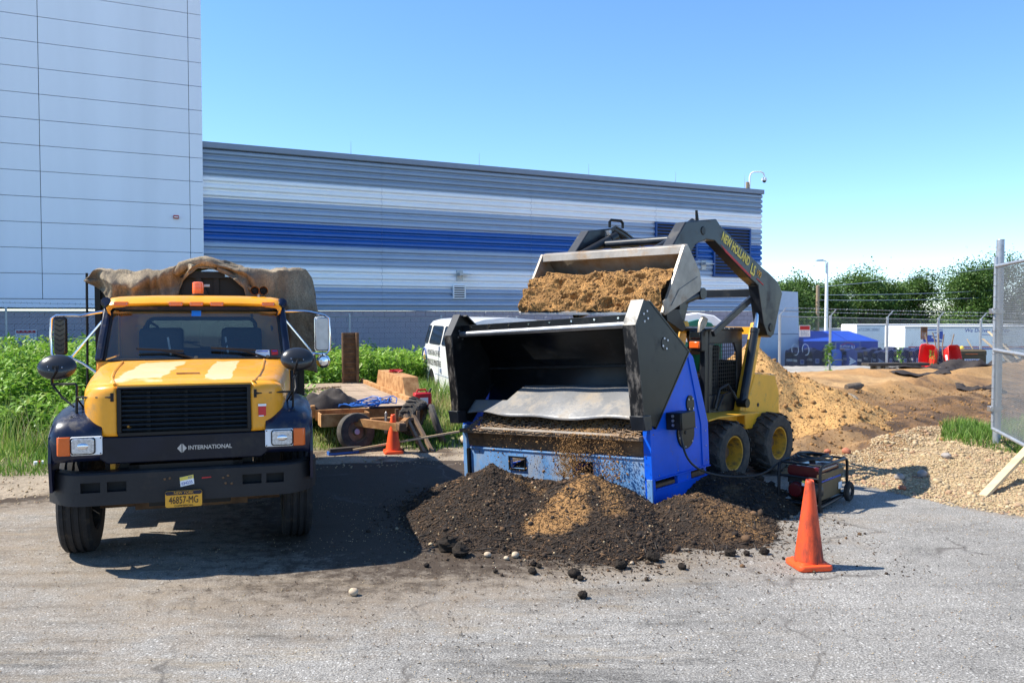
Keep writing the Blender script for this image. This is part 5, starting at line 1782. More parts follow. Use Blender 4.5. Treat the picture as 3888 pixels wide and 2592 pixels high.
    MB().tube([(.03 + .075 * math.cos(a) - .6, 3.0, 2.0 + .075 * math.sin(a)) for a in np.linspace(0, 6.283, 16, endpoint=False)], .014, 6, closed=True).build('fan_ring', 'black_print', cb)
    rw = MB()
    rw.tube([(x, 3.005, z) for x, z in rounded(-.61, .61, 1.67, 2.13, .09, 5)], .022, 6, closed=True)
    rw.build('rear_window_seal', 'black_paint', cb)
    MB().bb(-.6, .6, 3.03, 3.034, 1.68, 2.12).build('rear_window', 'cab_glass', cb, smooth=False)
    for sx in (-.32, .30):
        MB().beam((sx, 2.62, 1.72), (sx - .03, 2.62, 1.92), .03, .02).build('seat_belt', 'galvanised', cb, smooth=False)

    # roof gear
    for x in (-.735, -.205, 0, .205, .735):
        ml = MB().prism(rounded(x - .068, x + .068, 2.272, 2.315, .008), 'y', 1.858, 1.892).build('marker_light', 'amber', t, bevel=.005)
        for dx in (-.055, .055):
            MB().ball((x + dx, 1.857, 2.293), .005, 5, 4).build('screw', 'steel', ml)
    be = MB().lathe([(.07, 0), (.07, .03), (.055, .035)], (0, 2.2, 2.374), Z3, 18).build('beacon', 'black_paint', t)
    MB().lathe([(.057, .035), (.06, .06), (.06, .09), (.055, .093), (.06, .097), (.058, .155), (.045, .165), (.001, .168)], (0, 2.2, 2.374), Z3, 20).build('beacon_lens', 'orange_lens', be)
    MB().bb(.06, .12, 2.25, 2.30, 2.49, 2.515).build('beacon_bracket', 'galvanised', be, smooth=False)
    for x in (.60, .692):
        hn = MB().lathe([(.05, 0), (.042, .01), (.036, .05), (.022, .14), (.016, .40), (.03, .45)], (x, 2.10, 2.445), (0, 1, 0), 18, cap=False).build('air_horn', 'brass', t)
        MB().lathe([(.001, 0), (.036, .0)], (x, 2.135, 2.445), (0, 1, 0), 14).build('horn_mouth', 'black_print', hn)
    MB().cyl((.64, 2.15, 2.36), (.64, 2.15, 2.42), .012).build('horn_stand', 'steel', t)

    # west coast mirrors
    for sg in (-1, 1):
        x = sg * 1.31
        lp_ = MB().tube([(sg * .90, 1.95, 2.215), (sg * 1.12, 1.9, 2.17 if sg < 0 else 2.215), (sg * 1.18, 1.9, 2.175 if sg < 0 else 2.21), (sg * 1.34, 1.88, 2.17), (sg * 1.385, 1.88, 2.14), (sg * 1.395, 1.88, 1.95), (sg * 1.39, 1.88, 1.78), (sg * 1.36, 1.88, 1.745), (sg * 1.20, 1.9, 1.745)], .014, 8).build('mirror_bracket', 'chrome', t)
        MB().tube([(sg * .90, 1.93, 2.14), (sg * 1.05, 1.92, 1.95), (sg * 1.21, 1.9, 1.745)], .012, 6).tube([(sg * .95, 1.75, 1.58), (sg * 1.1, 1.85, 1.68), (sg * 1.24, 1.9, 1.75)], .012, 6).build('mirror_stay', 'chrome', lp_)
        mm = 'chrome' if sg > 0 else 'mirror_back'
        w_ = .075 if sg > 0 else .055
        mh = MB().prism(rounded(x - w_, x + w_, 1.775, 2.15, .03), 'y', 1.86, 1.91).build('side_mirror', mm if sg < 0 else 'steel', t, bevel=.014)
        MB().prism(rounded(x - w_ - .008, x + w_ + .008, 1.767, 2.158, .034), 'y', 1.908, 1.922).build('mirror_rim', 'black_paint' if sg < 0 else 'chrome', mh, bevel=.004)
        if sg < 0:
            for k in range(7):
                z = 1.81 + k * .05
                MB().beam((x - .045, 1.857, z + .03), (x + .0, 1.852, z), .008, .008).beam((x + .0, 1.852, z), (x + .045, 1.857, z + .03), .008, .008).build('housing_rib', 'black_print', mh, smooth=False)
        if sg > 0:
            MB().lathe([(.001, -.045), (.05, -.035), (.075, 0), (.078, .012), (.001, .013)], (x + .01, 1.87, 1.66), (0, 1, 0), 20).build('convex_mirror', 'chrome', lp_)
            MB().cyl((x, 1.88, 1.745), (x + .01, 1.875, 1.70), .01, n=6).build('mirror_stay', 'black_paint', lp_)
    # round wing mirrors on tripods
    for sg in (-1, 1):
        cx, cy, cz = (-1.075, .5, 1.725) if sg < 0 else (.965, .5, 1.76)
        ms = MB()
        secs = []
        for rr_, d in ((.001, -.052), (.05, -.05), (.10, -.038), (.14, -.015), (.153, .004), (.156, .012), (.15, .016), (.001, .018)):
            secs.append([(cx + rr_ * math.cos(a), cy + d + .035 * math.sin(a) * rr_ / .15, cz + rr_ * .70 * math.sin(a)) for a in np.linspace(0, 2 * math.pi, 28, endpoint=False)])
        ms.loft(secs)
        fm = ms.build('wing_mirror', 'mirror_back', t, ang=50)
        MB().tube([(cx, cy - .055, cz + .0), (cx - sg * .01, cy - .075, cz - .03), (cx - .03, cy - .05, cz - .10), (cx - .03, cy - .04, cz - .145)], .012, 8).build('mirror_neck', 'black_paint', fm)
        plt = MB().box((cx, cy - .055, cz), (.09 if sg > 0 else .05, .012, .03)).build('clamp_plate', 'black_paint', fm)
        for dx, dz in ((-.06, .01), (.05, .0), (-.05, -.02), (.03, -.03)):
            MB().ball((cx + dx, cy - .052, cz + dz), .006, 6, 4).build('bolt', 'chrome', fm)
        bx, by, bz = sg * .90, .30, 1.335
        ln = MB()
        ln.tube([(cx - .03, cy - .04, cz - .145), (cx + (bx - cx) * .35, cy - .1, cz - .26), (bx - .01, by, bz + .06)], .010, 6)
        ln.tube([(cx - .02, cy - .045, cz - .145), (bx + .0 * sg, by + .02, cz - .135 if sg < 0 else cz - .20), (bx + .015, by + .01, cz - .155), (bx + .01, by, bz + .02), (bx + .005, by, bz - .06)], .011, 6)
        ln.tube([(bx + .01, by, bz + .14), (bx - sg * .05, by + .14, bz + .02)], .008, 6)
        ln.build('mirror_leg', 'black_paint', fm)
        MB().tube([(bx + .012, by, 1.475), (sg * .70, .10, 1.488), (sg * .575, .045, 1.49)], .009, 6).bb(sg * .575 - .012, sg * .575 + .012, .03, .06, 1.455, 1.525).build('mirror_brace', 'black_paint', fm)
        MB().prism([(.16, 1.16), (.28, 1.19), (.36, 1.30), (.30, 1.335), (.2, 1.31), (.15, 1.24)], 'x', bx - .03, bx + .03).build('mirror_foot', 'black_paint', fm, bevel=.006)
    # dump body
    bd = MB()
    bd.bb(-1.2, 1.2, 3.25, 3.31, 1.05, 2.64)
    for sg in (-1, 1):
        bd.bb(*sorted((sg * 1.2, sg * 1.15)), 3.31, 5.35, 1.05, 2.35)
    bd.bb(-1.15, 1.15, 3.31, 5.35, 1.05, 1.12)
    bd.bb(-1.2, 1.2, 5.35, 5.40, 1.05, 2.35)
    body = bd.build('dump_body', 'black_paint', t, smooth=False)
    for x in (-1.16, -.28, -.06, .16, 1.16):
        MB().bb(x - .03, x + .03, 3.19, 3.25, 1.1, 2.62 if abs(x) < 1 else 2.62).build('bulkhead_post', 'black_paint', body, smooth=False)
    MB().bb(-.36, .26, 3.15, 3.25, 2.62, 2.70).build('bulkhead_rail', 'black_paint', body, smooth=False)
    MB().beam((-.05, 3.17, 2.63), (.12, 3.17, 2.2), .05, .05).build('bulkhead_brace', 'black_paint', body, smooth=False)
    MB().cyl((-1.27, 3.1, .9), (-1.255, 3.1, 2.66), .014, n=6).build('side_rod', 'black_paint', body)
    MB().bb(.93, 1.12, 3.1, 3.24, 1.2, 2.0).build('exhaust_guard', 'black_paint', body, smooth=False)
    MB().tube([(1.0, 2.9, 1.0), (1.02, 2.95, 1.5), (1.0, 3.0, 1.62)], .05, 8).build('side_tank_pipe', 'black_paint', body)
truck()

def tarp():
    """canvas over the load: a top sheet, a front drop of uneven length and a long fall on the right"""
    t = MB()
    xs = np.linspace(-1.26, 1.34, 150)
    top = lambda x: np.interp(x, [-1.26, -1.2, -1.05, -.75, -.5, -.25, -.1, .06, .25, .5, .7, .9, 1.1, 1.22, 1.30, 1.34],
                              [2.60, 2.685, 2.70, 2.68, 2.70, 2.76, 2.83, 2.845, 2.80, 2.765, 2.73, 2.72, 2.745, 2.71, 2.60, 2.40])
    drop = lambda x: np.interp(x, [-1.26, -1.18, -1.05, -.95, -.80, -.30, -.27, -.20, -.05, .1, .3, .5, .62, 1.15, 1.34], [2.54, 2.50, 2.42, 2.28, 2.24, 2.26, 2.34, 2.58, 2.74, 2.73, 2.66, 2.50, 1.9, 1.5, 1.46])
    fold = lambda x: .05 * math.sin(x * 9.5 + 1.2 * math.sin(x * 4)) + .035 * math.sin(x * 21 + 1 + math.sin(x * 7)) + .016 * math.sin(x * 47 + 2 * math.sin(x * 13))
    NV1, NV2 = 14, 44
    def crease(a, b):
        q = fbm(np.array([a * 1.0 + .35 * b]), np.array([b * .7]), 4.2, 4, 501)[0]
        q2 = fbm(np.array([a * .8 - .6 * b]), np.array([b * .6 + a]), 7.5, 3, 503)[0]
        return .05 * (.28 - abs(float(q) - .5) * 2) + .015 * (.25 - abs(float(q2) - .5) * 2)
    def pt(x, j):
        zt, zd = float(top(x)), float(drop(x))
        f = fold(x)
        if j >= NV2:                                   # top sheet running back
            v = (j - NV2) / NV1
            y = 3.12 + 2.3 * v ** 1.2
            sag = .10 * math.sin(v * 9 + x * 2.2) * v + .05 * math.sin(x * 6 + v * 14)
            return (x, y, zt + .3 * f * (1 - v) + sag * .6 - .05 * v + .7 * crease(x, y))
        v = 1 - j / NV2                                # front fall, from the edge down
        hang = (zt - zd) * v
        bulge = .05 * math.sin(min(1, v * 2) * math.pi)
        w = min(1, v * 2.5)
        # gathered folds
        gather = 1.5 if x < -.1 else .7
        y = 3.12 - .03 - bulge - .05 * v + f * gather * w * (1.1 if zt - zd > .15 else .2)
        y += .03 * math.sin(6 * x + 9 * v)
        wr = crease(x, zt - hang)
        return (x + .02 * math.sin(v * 7 + x * 9), y - wr * w, zt - hang + .25 * f * (1 - v) + .4 * wr)
    vs, fs = [], []
    K = NV1 + NV2 + 1
    for x in xs:
        vs += [pt(float(x), j) for j in range(K)]
    for i in range(len(xs) - 1):
        for j in range(K - 1):
            fs.append((i * K + j, (i + 1) * K + j, (i + 1) * K + j + 1, i * K + j + 1))
    t.add(vs, fs)
    # right side fall along the body
    def side(u, v):
        y = 3.10 + 2.25 * u
        z = 2.44 - (1.0 - .25 * u) * v
        return (1.335 + .02 * math.sin(y * 5) * v + .03 * math.sin(v * 5 + y * 3) - .03 * v + .7 * crease(y, z), y, z)
    t.grid(side, 50, 30)
    # flap bunched above the frame, and a loose edge hanging beside the horns
    rl = [(-.30, 2.66, .03), (-.22, 2.75, .05), (-.12, 2.80, .055), (.0, 2.825, .05), (.12, 2.80, .045), (.24, 2.765, .04), (.40, 2.74, .03)]
    t.tube([(x, 3.07 + .015 * math.sin(x * 31), z) for x, z, r in rl], [r * (1 + .25 * math.sin(i * 2.1)) for i, (_, _, r) in enumerate(rl)], 9)
    rl2 = [(.18, 2.735, .02), (.30, 2.68, .026), (.42, 2.60, .024), (.53, 2.51, .022), (.62, 2.44, .012)]
    t.tube([(x, 3.05, z) for x, z, r in rl2], [r for _, _, r in rl2], 8)
    o = t.build('tarpaulin', 'canvas', None, ang=80, solid=.008)
    o.location = TK.location
    o.rotation_euler = TK.rotation_euler
    tag(o, 'crumpled brown canvas tarpaulin draped over the bed of the yellow truck', 'tarpaulin')
tarp()
# ------------------------------------------------------------------ screening machine: right front corner at the origin, x runs left to right along its front
SC = thing('screening_machine', 'blue soil screening machine with tall black hopper and rubber flap, heaps at its feet', 'soil screener', (1.562, 8.954, 0), -41.6, -.059)
W = 2.87
def bolts(parent, pts, ax, r=.014, m='steel', d=.008):
    for p in pts:
        MB().cyl(Vector(p) - Vector(ax) * .004, Vector(p) + Vector(ax) * d, r, n=6).build('bolt', m, parent)
def screener():
    t = SC
    # side panels
    for x0, x1, nm in ((-.025, 0, 'side_panel'), (-W - .055, -W - .03, 'side_panel')):
        up = MB().prism([(.0, .385), (1.24, .385), (1.25, .887), (1.15, 1.2), (.965, 1.69), (.86, 1.76), (.45, 1.6), (.02, .97)], 'x', x0, x1)
        p = up.build(nm, 'screener_blue', t, smooth=False, bevel=.006)
        MB().bb(x0, x1, .03, 1.24, -.05, .27).build('lower_side', 'screener_blue', p, smooth=False, bevel=.004)
        if x1 == 0:
            # fork pockets between two ledges
            MB().bb(-.25, .012, .03, 1.245, .372, .384).bb(-.25, .012, .03, 1.245, .268, .280).build('pocket_ledge', 'screener_blue', p, smooth=False)
            MB().bb(-.045, -.004, .50, .80, .281, .371).bb(-.22, -.20, .03, 1.24, .281, .371).build('pocket_wall', 'screener_blue', p, smooth=False)
            MB().bb(-.2, -.006, .05, .46, .281, .325).bb(-.19, -.006, .84, 1.15, .281, .345).build('packed_soil', 'rust_dark', p, bevel=.02)
            # pressed fold running up the back edge
            MB().prism([(1.06, .40), (1.10, .40), (1.10, .89), (.86, 1.68), (.83, 1.68), (1.06, .89)], 'x', .0, .014).build('panel_rib', 'screener_blue', p, smooth=False, bevel=.004)
            # disc cover, oval cover, switch box
            dc = MB().lathe([(.001, .018), (.185, .018), (.19, .012), (.19, 0)], (.0, .70, .83), (1, 0, 0), 28).build('bearing_cover', 'hopper_black', t)
            bolts(dc, [(.018, .70 + .165 * math.cos(a), .83 + .165 * math.sin(a)) for a in np.linspace(.3, 6.58, 7)[:-1]], (1, 0, 0), .011)
            bolts(dc, [(.018, .68, .83)], (1, 0, 0), .022, 'black_print')
            ov = MB().prism([(.83 + .085 * math.cos(a), 1.145 + .10 * math.sin(a)) for a in np.linspace(0, 6.283, 24, endpoint=False)], 'x', .0, .016).build('inspection_cover', 'hopper_black', t, smooth=False)
            bolts(ov, [(.016, .83 + .065 * math.cos(a), 1.145 + .078 * math.sin(a)) for a in (.8, 2.35, 3.95, 5.5)], (1, 0, 0), .012)
            bx = MB().bb(.0, .20, .30, .60, .90, 1.09).build('switch_box', 'hopper_black', t, bevel=.008)
            MB().bb(.01, .19, .285, .298, .91, 1.08).build('box_lid', 'hopper_black', bx, bevel=.004)
            for k in range(3):
                MB().cyl((.10, .285, .955 + k * .05), (.10, .272, .955 + k * .05), .016, n=10).build('button', 'steel', bx)
            MB().bb(.0, .10, .60, .68, .98, 1.06).build('box_mount', 'hopper_black', bx, smooth=False)
            MB().cyl((.10, .44, .90), (.10, .44, .84), .022, n=8).build('cable_gland', 'plastic_black', bx)
            bolts(p, [(.0, 1.17, z) for z in (.45, .62, .8)] + [(.0, y, .42) for y in (.1, .5, .9)] + [(0, .9, .83), (0, .95, .86), (0, .92, .9)], (1, 0, 0), .007)
    # front posts
    MB().bb(-.10, -.001, -.03, .03, -.05, .955).build('front_post', 'screener_blue', t, smooth=False, bevel=.006)
    MB().bb(-.065, .004, -.05, -.031, -.05, .39).build('post_edge', 'worn_blue', t, smooth=False, bevel=.004)
    MB().bb(-W - .02, -W + .05, -.03, .03, -.05, .90).build('front_post', 'worn_blue', t, smooth=False, bevel=.006)
    MB().bb(-W + .07, -W + .11, -.06, .0, -.05, .60).build('angle_iron', 'black_paint', t, smooth=False)
    # front panel with two pocket windows
    fp_ = MB()
    y0, y1 = -.02, .02
    wins = [(-2.07, -1.83), (-1.06, -.82)]
    zs = (.387, .517)
    x0, x1 = -W + .11, -.105
    fp_.bb(x0, x1, y0, y1, -.05, zs[0])
    fp_.bb(x0, x1, y0, y1, zs[1], .60)
    xs_ = [x0] + [v for w_ in wins for v in w_] + [x1]
    for a, b in zip(xs_[::2], xs_[1::2]):
        fp_.bb(a, b, y0, y1, zs[0] + .0002, zs[1] - .0002)
    p = fp_.build('front_panel', 'worn_blue', t, smooth=False)
    for a, b in wins:
        MB().bb(a - .02, b + .02, -.04, -.021, zs[1], zs[1] + .02).bb(a - .02, b + .02, -.04, -.021, zs[0] - .02, zs[0]).bb(a - .02, a, -.04, -.021, zs[0], zs[1]).bb(b, b + .02, -.04, -.021, zs[0], zs[1]).build('window_trim', 'black_paint', p, smooth=False)
        MB().bb(a, b, .25, .3, zs[0] - .02, zs[1]).prism([(.02, zs[0]), (.24, zs[0]), (.24, zs[0] + .07), (.1, zs[0] + .05)], 'x', a, b).build('packed_soil', 'clod', p, smooth=False)
    MB().prism([(-.035, .60), (-.035, .618), (.30, .66), (.30, .64)], 'x', x0, x1).build('panel_top', 'worn_blue', p, smooth=False, bevel=.004)
    bolts(p, [(x1 - .03, -.022, z) for z in (.1, .2, .3, .42, .55)], (0, -1, 0), .012)
    bolts(p, [(x, -.022, .565) for x in (-2.6, -2.2, -1.55, -1.2, -.5)], (0, -1, 0), .008, 'black_print')

    # hopper end plates
    ep = [(-.19, 1.0), (-.20, 1.26), (-.27, 2.07), (-.09, 2.335), (.02, 2.335), (.81, 1.76), (.03, .955)]
    for xa, xb, sg in ((-.03, .03, 1), (-W - .02, -W + .04, -1)):
        p = MB().prism(ep, 'x', xa, xb).build('hopper_end', 'hopper_black', t, smooth=False, bevel=.004)
        fx0, fx1 = (-.13, .035) if sg > 0 else (-W - .025, -W + .10)
        fl = MB()
        fl.add([(fx0, -.285, 2.075), (fx1, -.285, 2.075), (fx1, -.10, 2.348), (fx0, -.10, 2.348), (fx0, -.27, 2.065), (fx1, -.27, 2.065), (fx1, -.085, 2.336), (fx0, -.085, 2.336)],
               [(0, 1, 2, 3), (4, 7, 6, 5), (0, 4, 5, 1), (1, 5, 6, 2), (2, 6, 7, 3), (3, 7, 4, 0)])
        fl.build('flange', 'arm_grey', p, smooth=False)
        fl = MB()
        a, b, c = (-.285, 2.07), (-.215, 1.26), (-.205, 1.0)
        fl.prism([a, b, c, (c[0] + .02, c[1]), (b[0] + .02, b[1]), (a[0] + .02, a[1])], 'x', fx0, fx1)
        fl.build('flange', 'scuffed_black', p, smooth=False)
        MB().beam((fx0 * .5 + fx1 * .5, .02, 2.33), (fx0 * .5 + fx1 * .5, .83, 1.745), fx1 - fx0, .02).beam((fx0 * .5 + fx1 * .5, .82, 1.75), (fx0 * .5 + fx1 * .5, .03, .94), fx1 - fx0, .02).build('flange', 'hopper_black', p, smooth=False)
        if sg > 0:
            dcs = MB().lathe([(.001, .006), (.075, .006), (.075, 0)], (.03, .30, 1.86), (1, 0, 0), 20).build('bearing_plate', 'hopper_black', p)
            bolts(p, [(.036, .30 + .06 * math.cos(a), 1.86 + .06 * math.sin(a)) for a in (.6, 1.9, 3.6, 5.0)], (1, 0, 0), .012, 'white_plain')
            bolts(p, [(.03, -.13 + dx, 2.16 + dz) for dx, dz in ((.02, .03), (.09, .06), (.03, -.05), (.10, -.02))], (1, 0, 0), .012, 'white_plain')
        else:
            MB().lathe([(.001, .006), (.075, .006), (.075, 0)], (-W + .04, -.05, 2.08), (1, 0, 0), 20).build('bearing_plate', 'hopper_black', p)
            bolts(p, [(-W + .046, -.05 + .06 * math.cos(a), 2.08 + .06 * math.sin(a)) for a in (.6, 2.1, 3.7, 5.2)], (1, 0, 0), .012)
        # short clamp blocks low on the plate
        cx0, cx1 = (-.12, .06) if sg > 0 else (-W - .05, -W + .12)
        MB().prism([(-.25, 1.10), (-.10, 1.10), (-.08, .94), (-.22, .94)], 'x', cx0, cx1).build('clamp_block', 'arm_grey', p, bevel=.006)
    # hopper back sheet, rear top, lip
    bk = [(.02, 2.19), (.30, 2.02), (.50, 1.72), (.50, 1.45), (.44, 1.2), (.36, 1.02)]
    MB().loft([[(-W + .04, y, z) for y, z in bk], [(-.03, y, z) for y, z in bk]], closed=False).build('back_sheet', 'hopper_black', t, ang=60, solid=.012)
    MB().bb(-W + .05, -.04, .445, .455, 1.60, 1.63).build('sheet_seam', 'hopper_black', t, smooth=False)
    lip = MB().prism([(-.03, 2.125), (.01, 2.125), (.01, 2.185), (.10, 2.185), (.10, 2.20), (-.03, 2.20)], 'x', -W + .04, -.10).build('lip_angle', 'hopper_black', t, smooth=False, bevel=.004)
    bolts(lip, [(x, -.03, 2.165) for x in np.linspace(-2.65, -.35, 8)], (0, -1, 0), .014, 'chrome')
    MB().cyl((-W + .06, -.06, 2.085), (-.13, -.06, 2.085), .036, n=16).build('lip_pipe', 'steel', t)
    # rubber flap with a wavy lower edge
    def flap(u, v):
        x = -W + .08 + (W - .18) * u
        top = 1.385 if u > .245 else (1.215 if u < .215 else 1.215 + .17 * (u - .215) / .03)
        bot = 1.05 + .016 * math.sin(u * 7.5 + .6) + .012 * math.sin(u * 17) - .02 * u
        z = top + (bot - top) * v
        zz = (1.385 - z) / .34
        y = .40 - .46 * zz ** .85 + .018 * math.sin(u * 8 + v * 2) * v + .012 * math.sin(u * 21)
        return (x, y, z)
    MB().grid(flap, 80, 12).build('rubber_flap', 'rubber_sheet', t, ang=80, solid=.012)
    # screen cloth: bundled wires crossing a sloping deck
    sw = MB()
    def sd(x, v): return (x, .42 - .54 * v, 1.10 - .25 * v)
    for k in range(14):
        v = .30 + .70 * k / 13
        n = 70
        sw.tube([Vector(sd(-W + .10 + (W - .22) * i / n, v)) + Vector((0, 0, .008 * math.sin(i * 1.3 + k * 2))) for i in range(n + 1)], .0065, 4)
    for g in range(17):
        x = -W + .18 + (W - .38) * g / 16
        for q in (-.028, .028):
            pts = []
            for i in range(13):
                v = .28 + .74 * i / 12
                p = Vector(sd(x + q * math.cos(i * math.pi / 2), v))
                pts.append(p + Vector((0, 0, .012)))
            sw.tube(pts, .0075, 4)
    sc = sw.build('screen_mesh', 'rusty_steel', t)
    tag(sc, kind='stuff')
    MB().add([sd(-W + .08, .25), sd(-.08, .25), (-.08, .10, .60), (-W + .08, .10, .60)], [(0, 1, 2, 3)]).build('underdeck', 'clod', t, smooth=False)
    # lower rail and chute board
    MB().prism([(-.10, .86), (-.115, .845), (-.115, .815), (.02, .79), (.03, .81), (.01, .86)], 'x', -W - .0, -.10).build('lower_rail', 'rusty_steel', t, smooth=False, bevel=.004)
    MB().cyl((-W + .4, -.105, .875), (-.35, -.105, .862), .022, n=8).build('rail_bar', 'bucket_steel', t)
    MB().prism([(-.02, .80), (.02, .80), (.05, .63), (.01, .63)], 'x', -W + .06, -.11).build('chute_board', 'rust_dark', t, smooth=False)
    MB().bb(-W + .06, -.05, 1.18, 1.24, .0, .9).build('rear_panel', 'screener_blue', t, smooth=False)
screener()
SM = SC
def sw_(p):     # a point of the screening machine in world space
    m = Matrix.LocRotScale(SC.location, SC.rotation_euler, None)
    return m @ Vector(p)
# soil dribbling off the screen
N = 3800
u = RNG.random(N)
band = RNG.random(N)
xl = np.where(band < .62, RNG.normal(-.98, .13, N), np.where(band < .85, RNG.normal(-.45, .11, N), RNG.uniform(-2.3, -.3, N)))
zl = .86 - .48 * u ** .8
yl = -.12 - .05 * RNG.random(N) - .10 * u
mw = np.array(Matrix.LocRotScale(SC.location, SC.rotation_euler, None))
P = np.stack([xl, yl, zl, np.ones(N)], 1) @ mw.T
s_ = RNG.uniform(.002, .007, N) * (1 + 1.2 * (RNG.random(N) < .06))
tag(scatter('falling_soil', OCT_V, OCT_F, P[:, :3], rot_random(N), np.stack([s_, s_, s_ * RNG.uniform(1, 2.2, N)], 1), RNG.random(N) * .6, 'sand_grain'),
    'brown soil crumbs falling from the lower edge of the screen', 'falling soil', kind='stuff')
N = 900
xl = np.where(RNG.random(N) < .6, RNG.normal(-.85, .22, N), RNG.uniform(-2.7, -.15, N))
v = RNG.uniform(.45, 1.05, N)
P = np.stack([xl, .42 - .54 * v, 1.105 - .25 * v + .01, np.ones(N)], 1) @ mw.T
s_ = RNG.uniform(.004, .014, N)
tag(scatter('screened_soil', OCT_V, OCT_F, P[:, :3], rot_random(N), np.stack([s_, s_, s_], 1), RNG.random(N), 'sand_grain'),
    'sandy soil crumbs lying on the wire screen under the rubber flap', 'soil', kind='stuff')

